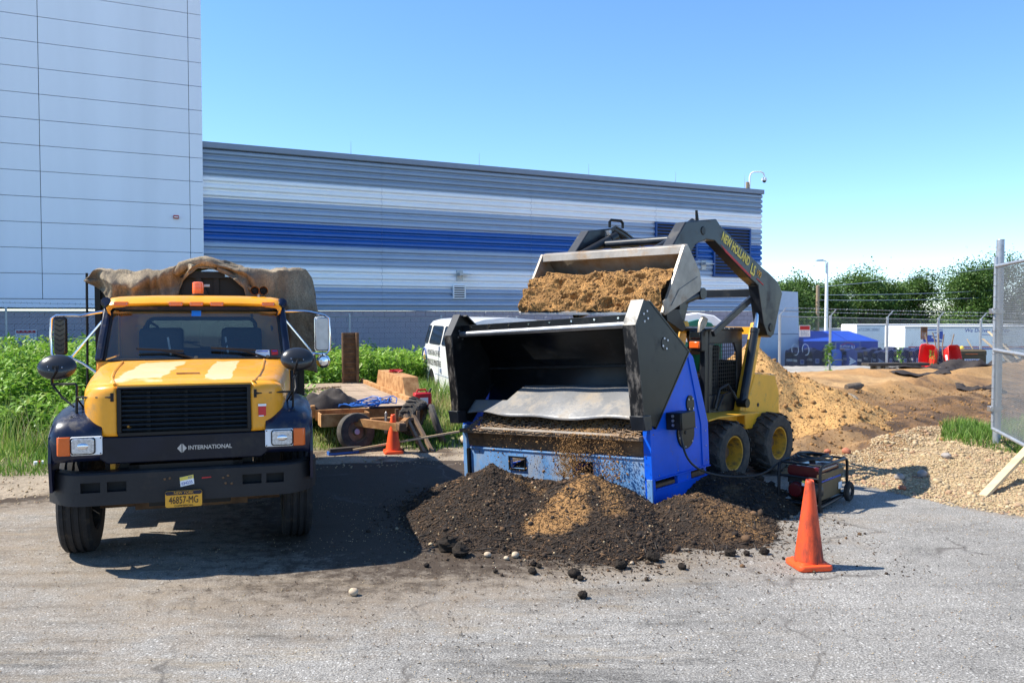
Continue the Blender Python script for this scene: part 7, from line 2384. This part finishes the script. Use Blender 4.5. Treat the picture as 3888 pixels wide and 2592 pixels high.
    MB().prism([(.02, .42), (-.17, .36), (-.17, .31), (.02, .31)], 'y', 1.5, 3.75).build('running_board', 'white_paint', t, smooth=False, bevel=.008)
    MB().bb(-.02, .01, 3.78, 3.80, .25, .62).build('mud_flap', 'plastic_black', t, smooth=False)
    for y in (2.5, 3.68):
        MB().bb(-.013, .02, y, y + .008, .5, 1.4).build('door_seam', 'fascia_grey', t, smooth=False)
    MB().bb(-.014, .02, 1.5, 5.5, .74, .748).build('body_crease', 'fascia_grey', t, smooth=False)
    MB().bb(-.03, .01, 3.4, 3.5, .80, .90).build('fuel_door', 'fascia_grey', t, smooth=False)
    MB().prism([(.2, 1.28), (1.8, 1.28), (1.70, 1.86), (.30, 1.86)], 'y', 1.0, 1.02)
    ws = MB().add([(.22, 1.10, 1.34), (1.78, 1.10, 1.34), (1.66, 1.50, 1.93), (.34, 1.50, 1.93)], [(0, 1, 2, 3)]).build('windscreen', 'dark_glass', t, smooth=False)
    ws.location.y = -.02
    MB().bb(.12, 1.88, -.10, .0, .42, .62).build('front_bumper', 'plastic_black', t, bevel=.02)
    MB().bb(.6, 1.4, -.02, .02, .72, .98).build('front_grille', 'plastic_black', t, smooth=False)
    for x in (.35, 1.65):
        MB().bb(x - .14, x + .14, -.02, .04, .78, .96).build('headlight', 'lens', t, bevel=.01)
van()

# ------------------------------------------------------------------ rusty flatbed trailer and the things on it
TL = thing('flatbed_trailer', 'rusty flatbed equipment trailer with upright loading ramp parked in the grass', 'trailer', (-2.25, 13.75, 0), 21)
tm = Matrix.LocRotScale(TL.location, TL.rotation_euler, None)
def trailer():
    t = TL
    dk = MB()
    x0, x1 = -1.0, .72
    pl_ = MB().bb(x0 + .005, x1, .005, .285, .585, .62).build('deck_plank', 'deck_plate', t, smooth=False, bevel=.004)
    for k in range(1, 18):
        rep('deck_plank', pl_, t, (0, k * .29, RNG.uniform(-.006, .004)))
    MB().bb(x1, x1 + .07, -.02, 5.3, .50, .70).build('side_rail', 'rust_orange', t, smooth=False, bevel=.006)
    MB().bb(x0 - .07, x0, -.02, 5.3, .50, .70).build('side_rail', 'rust_orange', t, smooth=False, bevel=.006)
    for y in (.0, 1.3, 2.6, 3.9, 5.15):
        MB().bb(x0, x1, y, y + .08, .47, .583).build('cross_member', 'rust_dark', t, smooth=False)
    MB().bb(x0 - .0, x1, -.06, -.001, .46, .63).build('front_rail', 'rust_orange', t, smooth=False)
    for sg, xx in ((1, x1 + .075), (-1, x0 - .075)):
        a, b = (xx, xx + .30 * sg)
        xa, xb = min(a, b), max(a, b)
        MB().prism([(1.15, .45), (4.0, .45), (3.65, 1.0), (1.50, 1.0)], 'x', xa, xb).build('wheel_guard', 'rust_orange', t, smooth=False, bevel=.008)
        for y in (2.0, 3.05):
            make_wheel('wheel', t, (xa + xb) / 2, y, .36, .36, .20, .2, 'steel', sg)
    rp_ = MB().bb(.30, .60, 5.2, 5.24, .62, 1.75).build('loading_ramp', 'rust_dark', t, smooth=False)
    MB().bb(.29, .33, 5.10, 5.2, .62, 1.75).bb(.60, .66, 5.08, 5.2, .62, 1.75).build('ramp_flange', 'rust_dark', rp_, smooth=False)
    for k in range(9):
        MB().bb(.33, .60, 5.17, 5.2, .70 + k * .115, .73 + k * .115).build('ramp_cleat', 'rust_dark', rp_, smooth=False)
    # tool tray and drawbar
    ty = MB().bb(-.97, -.20, -.42, -.07, .40, .43).bb(-.97, -.20, -.42, -.40, .43, .60).bb(-.97, -.95, -.40, -.07, .43, .60).bb(-.22, -.20, -.40, -.07, .43, .60).build('tool_tray', 'rust_orange', t, smooth=False)
    MB().beam((-.9, .0, .50), (.12, -1.15, .44), .08, .12).beam((.66, .0, .50), (.12, -1.15, .44), .08, .12).bb(-.2, .45, -.55, -.45, .44, .52).build('drawbar', 'rust_orange', t, smooth=False)
    MB().bb(.06, .18, -1.35, -1.1, .40, .52).build('coupler', 'rust_dark', t, bevel=.015)
    MB().cyl((.12, -.95, .12), (.12, -.95, .70), .03, n=10).bb(.02, .22, -1.02, -.88, .05, .08).build('jack_stand', 'rust_dark', t)
    ch = MB()
    for k in range(26):
        a, z = k * .8, .60 - k * .012
        ch.tube([(.02 + .02 * math.cos(q) * (k % 2), -.62 + .02 * math.cos(q) * ((k + 1) % 2), z + .026 * math.sin(q)) for q in np.linspace(0, 6.283, 8, endpoint=False)], .006, 4, closed=True)
    ch.build('safety_chain', 'steel', t)
    MB().bb(-.15, .5, -.20, -.12, .63, .66).build('punched_bar', 'black_paint', t, smooth=False)
trailer()
def on_trailer(o, p, rz=0.):
    o.location = tm @ Vector(p)
    o.rotation_euler = (0, 0, R(21 + rz))
    return o
# spare wheel leaning on the front rail
t = thing('spare_wheel', 'worn spare road wheel with steel rim leaning against the front of the flatbed trailer', 'wheel', tm @ Vector((-.45, -.62, .02)), 21)
w = MB().lathe([(.16, -.08), (.24, -.10), (.285, -.085), (.30, -.05), (.30, .05), (.285, .085), (.24, .10), (.16, .08)], (0, 0, 0), (.25, -1, .18), 34, closed=True).build('tyre', 'rubber_grey', t, ang=35)
w.location = (0, .06, .30)
q = MB().lathe([(.162, .07), (.15, .06), (.14, .0), (.06, .015), (.05, .05), (.001, .055)], (0, 0, 0), (.25, -1, .18), 26, cap=False).build('rim', 'rusty_steel', t, ang=35)
q.location = (0, .06, .30)
t2 = MB().lathe([(.02, .06), (.045, .06), (.045, .03)], (0, .06, .30), (.25, -1, .18), 12).build('hub_ring', 'steel', t)
# chunky tractor tyre resting on the drawbar
t = thing('lugged_tyre', 'chunky lugged skid steer tyre resting on the front right corner of the trailer', 'tyre', tm @ Vector((.52, -.34, .50)), 21)
tw = make_wheel('tyre', t, 0, 0, 0, .30, .26, .17, 'rust_dark', 1, 'lug', 'rubber_grey')
tw.rotation_euler = (R(15), R(22), R(-38))
# second disc tyre leaning at its right
t = thing('discarded_casing', 'thin grey tyre leaning on the chunky tyre beside the trailer', 'tyre', tm @ Vector((.92, -.42, .34)), 21)
o = MB().lathe([(.25, -.05), (.34, -.055), (.37, -.02), (.37, .02), (.34, .055), (.25, .05)], (0, 0, 0), (1, -.25, .35), 32, closed=True).build('tyre_casing', 'rubber_grey', t, ang=35)
# leaning square tube frame
t = thing('tube_frame', 'pair of dark square steel tubes leaning on the drawbar beside the small cone', 'steel frame', tm @ Vector((.38, -.62, .0)), 21)
for dx in (0, .13):
    MB().beam((dx - .05, .0, .56), (dx + .12, -.55, .03), .055, .055).build('square_tube', 'rusty_steel', t, smooth=False, bevel=.004)
MB().beam((.04, -.34, .24), (.19, -.34, .24), .045, .045).beam((.0, -.05, .5), (.12, -.05, .5), .045, .045).build('cross_tube', 'rusty_steel', t, smooth=False)
MB().beam((.14, -.05, .10), (.16, -.02, .62), .05, .05).build('upright_tube', 'rusty_steel', t, smooth=False)
# fuel can
t = thing('fuel_can', 'red plastic fuel can at the right front corner of the trailer', 'fuel can', tm @ Vector((.86, .30, .56)), 21)
MB().bb(-.15, .15, -.09, .09, 0, .26).build('can_body', 'gas_red', t, bevel=.025)
MB().tube([(-.10, 0, .26), (-.08, 0, .31), (.06, 0, .31), (.08, 0, .26)], .016, 6).build('can_handle', 'gas_red', t)
MB().cyl((.12, 0, .25), (.16, 0, .33), .025, .018, 10).build('spout', 'plastic_black', t)
MB().bb(-.06, .08, -.094, -.089, .08, .18).build('can_label', 'white_plain', t, smooth=False)
# hoses, bundle, chains
rr = random.Random(3)
pts = []
for i in range(84):
    a = i * .42
    pts.append(tm @ Vector((-.25 + (.32 + .10 * math.sin(i * .13)) * math.cos(a) + i * .003, .05 + .20 * math.sin(a) + .05 * math.sin(i * .7), .66 + .05 * abs(math.sin(i * .9)) + .09 * max(0, math.sin(a * 1.0 + 1)) * (1 if i % 30 < 16 else .2))))
o = MB().tube(pts, .009, 6).build('air_hose', 'hose_blue')
tag(o, 'tangled blue air hose lying over the front of the trailer deck', 'hose')
def bundle():
    def f(u, v):
        x, y = -.55 + 1.1 * u, -.30 + .6 * v
        e = (math.sin(math.pi * u) * math.sin(math.pi * v)) ** .6
        h = .26 * e * (.55 + .9 * float(fbm(np.array([u * 5.]), np.array([v * 4.]), 1, 3, 301)[0]) - .1) + .05 * e * math.sin(17 * u + 8 * v)
        return (x, y, max(.0, h))
    o = MB().grid(f, 40, 24).build('cloth_bundle', 'dark_fabric', None, ang=35)
    on_trailer(o, (-.72, .35, .625), 10)
    tag(o, 'crumpled dark brown plastic sheet heaped on the front left of the trailer deck', 'sheet')
bundle()
def chain(label, a, b, n, seed):
    r = random.Random(seed)
    m = MB()
    for k in range(n):
        f = k / n
        c = Vector(a).lerp(Vector(b), f) + Vector((r.uniform(-.04, .04), r.uniform(-.05, .05), r.uniform(0, .02)))
        ang = r.uniform(0, 3.14)
        m.tube([c + Vector((.04 * math.cos(q) * math.cos(ang) - .02 * math.sin(q) * math.sin(ang), .04 * math.cos(q) * math.sin(ang) + .02 * math.sin(q) * math.cos(ang), .008 * math.sin(2 * q))) for q in np.linspace(0, 6.283, 8, endpoint=False)], .008, 4, closed=True)
    o = m.build('chain', 'rusty_steel')
    on_trailer(o, (0, 0, .64))
    tag(o, label, 'chain')
chain('rusty chain stretched along the left of the trailer deck near its middle', (-.85, 3.3, 0), (.0, 3.9, 0), 46, 1)
chain('small heap of rusty chain on the trailer deck near the wheel guard', (.05, .75, 0), (.45, .95, 0), 60, 2)
o = MB()
for k in range(18):
    r0 = random.Random(k)
    o.tube([(r0.uniform(-.13, .13), r0.uniform(-.1, .1), r0.uniform(.01, .06)) for _ in range(3)], .012, 5)
o = o.build('strap_tangle', 'gas_red')
on_trailer(o, (.95, 2.7, 1.0))
tag(o, 'tangle of red ratchet strap lying on top of the wheel guard', 'strap')
# push broom on the grass
t = thing('push_broom', 'push broom with long wooden handle and blue head lying in front of the trailer', 'broom', (-2.55, 12.72, .06), 0)
MB().beam((.1, 0, .03), (1.72, .25, .28), .028, .028).build('handle', 'pine_wood', t)
MB().box((-.02, 0, .04), (.10, .5, .06), (0, 0, R(-60))).build('broom_head', 'dark_timber', t)
MB().box((-.05, -.01, .0), (.10, .48, .05), (0, 0, R(-60))).build('bristles', 'hose_blue', t)
t = thing('drink_can', 'crushed red and white drink can lying in the grass at far left', 'can', (-6.62, 11.55, .07), 40)
MB().cyl((-.06, 0, .03), (.06, 0, .03), .034, n=14).build('can_body', 'white_plain', t)
MB().cyl((-.02, 0, .03), (.03, 0, .03), .0345, n=14).build('can_print', 'gas_red', t)

# blue car half hidden by the weeds
def car():
    t = thing('parked_car', 'blue car whose roof shows above the weeds beside the left truck mirror', 'car', (-12.0, 21.4, .0), 12)
    hw = .85
    pr = [(0, .35), (0, .72), (.15, .82), (1.05, .92), (1.7, 1.40), (2.1, 1.48), (2.9, 1.47), (3.55, 1.28), (4.0, 1.0), (4.35, .92), (4.4, .5), (4.35, .35)]
    b = MB()
    secs = []
    for y, k in ((-hw, .0), (-hw + .05, .0), (hw - .05, 0), (hw, 0)):
        ins = .93 if abs(y) == hw else 1
        secs.append([(2.2 + (x - 2.2) * (1 if ins == 1 else .985), y * (.90 if z > 1.2 else 1), .35 + (z - .35) * (1 if ins == 1 else .96)) for x, z in pr])
    b.loft(secs).build('body', 'car_blue', t, bevel=.03, ang=50)
    MB().prism([(1.25, .98), (1.75, 1.38), (2.35, 1.42), (2.35, .98)], 'y', -hw - .0, -hw + .04).prism([(2.42, .98), (2.42, 1.42), (2.95, 1.41), (3.5, 1.22), (3.6, .98)], 'y', -hw, -hw + .04).build('side_glass', 'dark_glass', t, smooth=False)
    for x in (.85, 3.5):
        for y, sg in ((-hw + .05, -1), (hw - .05, 1)):
            w = MB().lathe([(.18, -.1), (.28, -.1), (.31, -.06), (.31, .06), (.28, .1), (.18, .1)], (x, y, .31), (0, 1, 0), 22, closed=True).build('wheel', 'rubber', t)
            MB().lathe([(.19, .06 * sg), (.1, .08 * sg), (.001, .07 * sg)], (x, y, .31), (0, 1, 0), 16, cap=False).build('rim', 'chrome', w)
    for y in (-.6, .6):
        MB().bb(-.02, .04, y - .16, y + .16, .62, .74).build('headlight', 'lens', t, bevel=.01)
car()

# ------------------------------------------------------------------ mailboxes in the yard beyond the fence
def mailbox_proto():
    t = thing('street_mailbox', 'x', 'mailbox', (0, 0, 0))
    prof = [(-.24, .22), (.24, .22)] + [(.24 * math.cos(a), .92 + .24 * math.sin(a)) for a in np.linspace(0, math.pi, 13)]
    b = MB().prism(prof, 'y', -.25, .25).build('body', 'mailbox_blue', t, bevel=.012)
    for x in (-.21, .21):
        for y in (-.22, .22):
            MB().bb(x - .025, x + .025, y - .025, y + .025, 0, .22).build('leg', 'mailbox_blue', t, smooth=False)
    d = MB().bb(-.262, -.22, -.19, .19, .86, 1.05).build('chute', 'black_print', t, smooth=False)
    MB().bb(-.275, -.262, -.20, .20, .84, .87).bb(-.268, -.225, -.215, -.19, .84, 1.06).bb(-.268, -.225, .19, .215, .84, 1.06).build('chute_hood', 'mailbox_blue', d, smooth=False)
    MB().bb(-.246, -.238, -.18, .18, .62, .74).build('collection_plate', 'galvanised', t, smooth=False)
    e = MB().bb(-.12, .08, -.256, -.251, .52, .74).build('emblem_plate', 'fascia_grey', t, smooth=False)
    MB().prism([(-.10, .70), (.05, .70), (.065, .56), (-.085, .56)], 'y', -.259, -.2565).build('emblem_bird', 'mailbox_worn', e, smooth=False)
    return t
mb0 = mailbox_proto()
G_MB = 'street mailboxes stored in rows behind the yard fence'
def mail_mat(root, m):
    for ch in root.children:
        if ch.name.split('.')[0] in ('body', 'leg'):
            ch.data = ch.data.copy()
            ch.data.materials[0] = M[m]
        for g in ch.children:
            if g.name.startswith('chute_hood'):
                g.data = g.data.copy(); g.data.materials[0] = M[m]
spots = [  # pixel-derived ground places (x, y), turn, paint, emblem, label
    (1818, 40.5, 60, 'b', 'e', 'dark blue mailbox nearest the white shed, leftmost of the front row'),
    (1838, 40.0, 10, 'b', 'e', 'dark blue mailbox second from the white shed end of the front row'),
    (1856, 40.6, 70, 'b', 'n', 'dark blue mailbox with its chute facing the fence, third from the shed end'),
    (1873, 39.6, 8, 'b', 'e', 'dark blue mailbox with torn white emblem, two left of the bright blue one'),
    (1892, 40.2, -12, 'b', 'n', 'plain dark blue mailbox just left of the bright blue one behind the fence post'),
    (1917, 39.2, 12, 'c', 't', 'bright blue mailbox with a tape band, the only light blue one'),
    (1935, 40.4, 78, 'b', 'n', 'grey-fronted mailbox with open chute between the bright blue and worn violet ones'),
    (1953, 39.0, 4, 'w', 'a', 'worn violet-blue mailbox with big white eagle arrow and visible legs'),
    (1970, 40.4, 70, 'b', 'g', 'dark mailbox with faded grey arrow, just right of the worn violet one'),
    (1986, 40.8, 8, 'b', 'e', 'dark mailbox with two faded patches, second right of the worn violet one'),
    (2001, 39.6, 5, 'b', 'e', 'upright dark mailbox with small white patch over the left end of the timber bench'),
    (2020, 38.9, 0, 'b', 'g', 'shorter dark mailbox with grey arrow standing forward over the timber bench'),
    (2037, 39.9, 30, 'b', 'e', 'broad dark mailbox standing directly behind the second right fence post'),
    (2054, 40.4, 10, 'b', 'e', 'dark mailbox just right of the fence post, over the middle of the bench'),
    (2071, 39.8, 25, 'b', 'e', 'dark mailbox with pale blank plate above its emblem'),
    (2088, 40.6, 85, 'b', 'n', 'dark mailbox turned to show its open chute near the red wheelbarrows'),
    (2104, 39.6, 6, 'b', 'e', 'dark mailbox right against the left red wheelbarrow'),
    (2122, 40.8, 30, 'b', 'n', 'dark mailbox rising behind the left red wheelbarrow'),
    (2143, 41.4, 10, 'b', 'n', 'dark mailbox seen between the wheelbarrow handles'),
    (2166, 41.6, -15, 'b', 'n', 'rightmost dark mailbox, behind the wheelbarrow handles')]
back = [(1828, 43), (1862, 43.2), (1905, 43.4), (1943, 43), (1978, 43.4), (2012, 43.2), (2046, 43.5), (2080, 43.2), (2114, 43.6)]
for i, (px, d, rz, paint, em, lb) in enumerate(spots):
    x = (px - 1176) / 1907 * d
    z = terr1(x, d)
    if i == 0:
        o = mb0
        o.location, o.rotation_euler = (x, d, z), (0, 0, R(rz))
        o['label'], o['group'] = lb, G_MB
    else:
        o = dup(mb0, lb, (x, d, z), rz, 1.0 if 'shorter' not in lb else (.9, .9, .88), G_MB)
    if paint == 'c': mail_mat(o, 'mailbox_bright')
    if paint == 'w': mail_mat(o, 'mailbox_worn')
    if em != 'e' and i:
        for ch in list(o.children):
            if ch.name.startswith('emblem_plate'):
                for g in list(ch.children): bpy.data.objects.remove(g)
                bpy.data.objects.remove(ch)
        if em in 'ag':
            m = 'white_plain' if em == 'a' else 'fascia_grey'
            MB().prism([(-.17, .80), (.20, .58), (-.17, .40), (-.12, .52), (-.15, .58), (-.10, .66)], 'y', -.256, -.251).build('eagle_arrow', m, o, smooth=False)
            for k in (-1, 1):
                MB().beam((-.16, -.2585, .60 + .06 * k), (.10, -.2585, .59 + .01 * k), .004, .012).build('arrow_line', 'black_print', o, smooth=False)
        if em == 't':
            MB().bb(-.245, .245, -.256, .256, .66, .69).build('tape_band', 'sticker_yellow', o, smooth=False)
for i, (px, d) in enumerate(back):
    x = (px - 1176) / 1907 * d
    o = dup(mb0, 'dark back-row mailbox, only its round top showing ' + ('beside the white shed', 'below the blue container', 'just left of the bright blue mailbox', 'behind the worn violet mailbox', 'right of the container sign', 'over the left bench end', 'behind the second fence post', 'over the right bench end', 'behind the leftmost red wheelbarrow')[i], (x, d, terr1(x, d) + .02), 15 + 11 * (i % 4), 1.0, G_MB + ', back row')
# looped wire hoops thrown over the left boxes
for k, (px, d, lb) in enumerate(((1822, 40.1, 'white wire hoop standing on the mailboxes nearest the white shed'), (1846, 39.8, 'white wire hoop hung over the second mailbox from the shed'))):
    x = (px - 1176) / 1907 * d
    z = terr1(x, d) + 1.2
    o = MB().tube([(x + .16 * math.cos(a), d - .3 + .06 * math.sin(a), z + .26 * math.sin(a)) for a in np.linspace(-1.8, 3.6, 18)], .018, 5).build('wire_hoop', 'white_plain')
    tag(o, lb, 'wire hoop')

# ------------------------------------------------------------------ wheelbarrows, bench, chest and litter at the fence
def barrow():
    """stood on its nose, pan opening towards -y"""
    t = thing('wheelbarrow', 'x', 'wheelbarrow', (0, 0, 0))
    rim = [(-.30, .06), (-.22, .0), (.22, .0), (.30, .06), (.33, .45), (.28, .90), (.18, .96), (-.18, .96), (-.28, .90), (-.33, .45)]
    def ring(s_, dz, y): return [(x * s_, y, .48 + (z - .48) * s_ + dz) for x, z in rim]
    MB().loft([ring(1.04, 0, -.03), ring(1.04, 0, 0), ring(.97, .0, .03), ring(.86, .02, .18), ring(.62, .06, .32)], closed=True, caps=False).add(ring(.62, .06, .32), [tuple(range(10))]).build('pan', 'barrow_red', t, ang=40, solid=.01)
    for x in (-.24, .24):
        MB().tube([(x * .5, .36, .05), (x * .85, .36, .5), (x, .28, 1.0), (x * 1.1, .12, 1.42)], .022, 7).build('handle', 'weathered_wood', t)
        MB().tube([(x * .8, .36, .62), (x * .9, .62, .70), (x * .9, .64, .55), (x * .7, .38, .35)], .014, 6).build('leg', 'black_paint', t)
    w = MB().lathe([(.10, -.04), (.16, -.045), (.185, -.02), (.185, .02), (.16, .045), (.10, .04)], (0, .46, .19), (1, 0, 0), 22, closed=True).build('wheel', 'rubber', t)
    MB().lathe([(.10, .02), (.03, .03), (.001, .03)], (0, .46, .19), (1, 0, 0), 14).build('rim', 'steel', w)
    MB().bb(-.32, -.312, .05, .14, .42, .62).build('maker_label', 'white_plain', t, smooth=False)
    return t
w0 = barrow()
G_WB = 'red wheelbarrows stood on end by the fence'
w0.location, w0.rotation_euler = (16.95, 31.6, 0), (R(-10), 0, R(22))
w0['label'], w0['group'] = 'red wheelbarrow stood on its nose with its hollow pan towards the camera, rightmost of three', G_WB
o = dup(w0, 'red wheelbarrow stood on end showing the outside of its pan, leftmost of three', (15.98, 32.0, 0), None, None, G_WB); o.rotation_euler = (R(-8), 0, R(-62))
o = dup(w0, 'red wheelbarrow half hidden behind the other two', (16.45, 33.1, 0), None, None, G_WB); o.rotation_euler = (R(-6), R(6), R(-150))
for o in (w0,): pass
t = thing('timber_bench', 'long low bench of dark weathered timbers on short wooden blocks before the mailboxes', 'timber bench', (13.0, 30.1, 0), 8)
for k in range(3):
    MB().bb(-.05, 2.35, k * .17, k * .17 + .155, .26, .36).build('plank', 'dark_timber', t, smooth=False, bevel=.008)
for x in (.3, .62, 1.55, 1.9):
    MB().bb(x, x + .13, .02, .15, 0, .258).bb(x, x + .13, .35, .48, 0, .258).build('leg', 'weathered_wood' if x < 1 else 'dark_timber', t, smooth=False)
t = thing('tool_chest', 'brown steel site tool chest with orange and white maker label by the wheelbarrows', 'tool chest', (17.35, 32.2, .05), 3)
MB().bb(0, 1.1, 0, .6, .06, .50).build('chest_body', 'chest_brown', t, bevel=.01)
MB().prism([(-.01, .505), (-.01, .66), (.12, .72), (.62, .72), (.62, .505)], 'x', -.01, 1.11).build('chest_lid', 'chest_brown', t, bevel=.008)
MB().bb(.25, .75, -.015, -.002, .535, .56).build('lid_stripe', 'orange_lens', t, smooth=False)
o = MB().bb(.22, .85, -.012, -.001, .24, .36).build('maker_label', 'white_plain', t, smooth=False)
text('label_text', 'KNAACK', 'text_blue', o, .13, (.535, -.014, .30), X3, Z3, .95)
MB().bb(.22, .85, -.012, -.001, .18, .235).build('label_stripe', 'orange_lens', t, smooth=False)
for x in (.05, .95):
    MB().bb(x, x + .1, .02, .58, 0, .06).build('skid', 'black_paint', t, smooth=False)
t = thing('bollard', 'yellow steel bollard standing behind the brown tool chest', 'bollard', (24.4, 45, -.95))
MB().cyl((0, 0, 0), (0, 0, 1.25), .11, n=14).ball((0, 0, 1.25), .11, 14, 6).build('post', 'yellow_plain', t)
MB().cyl((0, 0, -.1), (0, 0, .03), .16, n=14).build('collar', 'fascia_grey', t)
for i, (a, b, w_, m, lb) in enumerate([
    ((18.55, 32.9, .3), (18.15, 33.1, 1.15), .11, 'pine_wood', 'short pale board leaning behind the brown tool chest'),
    ((19.3, 31.6, .05), (18.95, 33.4, 1.15), .10, 'weathered_wood', 'brown board leaning left of the gate post, middle one'),
    ((19.75, 31.6, .05), (19.05, 33.2, 1.45), .10, 'pine_wood', 'longest pale board leaning towards the gate post'),
    ((19.5, 32.1, .05), (19.45, 33.0, .95), .45, 'dark_timber', 'dark panel leaning behind the long boards by the gate post')]):
    o = MB().beam(a, b, w_, .04).build('leaning_board', m, None, smooth=False, bevel=.004)
    tag(o, lb, 'board')
o = MB().beam((5.56, 9.74, .03), (7.0, 10.94, .585), .095, .045).build('lumber_stud', 'pine_wood', None, smooth=False, bevel=.004)
tag(o, 'pale sawn timber stud propped from the gravel onto the bottom rail of the gate', 'timber')
def rag(name, label, cat, x, y, w, d, h, rz, seed, m='dark_fabric', bend=0.):
    def f(u, v):
        X, Y = (u - .5) * w, (v - .5) * d
        n = float(fbm(np.array([u * 4.]), np.array([v * 3.]), 1, 3, seed)[0])
        e = min(1, 6 * min(u, 1 - u)) * min(1, 6 * min(v, 1 - v))
        r = 1 + .35 * (float(fbm(np.array([u * 3.]), np.array([seed * .7]), 1, 2, seed + 5)[0]) - .5)
        xx, yy = X, Y * r
        a = R(rz)
        wx, wy = x + xx * math.cos(a) - yy * math.sin(a), y + xx * math.sin(a) + yy * math.cos(a)
        return (wx, wy, terr1(wx, wy) + .02 + h * max(0, n - .25) * 1.6 * (.3 + .7 * e) + bend * (2 * u - 1) ** 2)
    o = MB().grid(f, 26, 12).build(name, m, None, ang=50, solid=.012)
    return tag(o, label, cat)
rag('fabric_sheet', 'black fabric sheet crumpled on the sand left of the tool chest', 'fabric', 13.1, 26.6, 1.7, .6, .20, -8, 401)
rag('fabric_sheet', 'large black fabric sheet humped in front of the tool chest', 'fabric', 16.9, 30.4, 2.8, 1.1, .42, 5, 402)
rag('fabric_sheet', 'torn black fabric on the brown earth near the gate post', 'fabric', 12.9, 22.8, 1.2, .5, .22, -20, 403)
rag('fabric_sheet', 'flat black fabric lying by the gate post beyond the sand', 'fabric', 18.8, 31.2, 2.0, 1.0, .4, 0, 404)
rag('fabric_sheet', 'black fabric strip lying beneath the timber bench end', 'fabric', 14.6, 29.3, 2.6, .5, .2, 8, 405)
rag('plywood_sheet', 'warped plywood sheet lying on the sand right of the skid steer', 'plywood', 7.0, 18.9, 2.0, .75, .02, 8, 406, 'weathered_wood', .10)
o = MB().lathe([(.08, -.22), (.10, -.1), (.09, .18), (.04, .26)], (0, 0, 0), (1, .3, .1), 12).ball((.25, .07, .03), .04, 8, 6).build('log', 'bark')
o.location = (8.5, 20.6, .10 + terr1(8.5, 20.6))
tag(o, 'short stump-like log lying on the brown earth behind the plywood', 'log')
rag('dropped_glove', 'small dark scrap lying alone on the asphalt at right', 'scrap', 4.02, 6.86, .12, .06, .05, -20, 407)
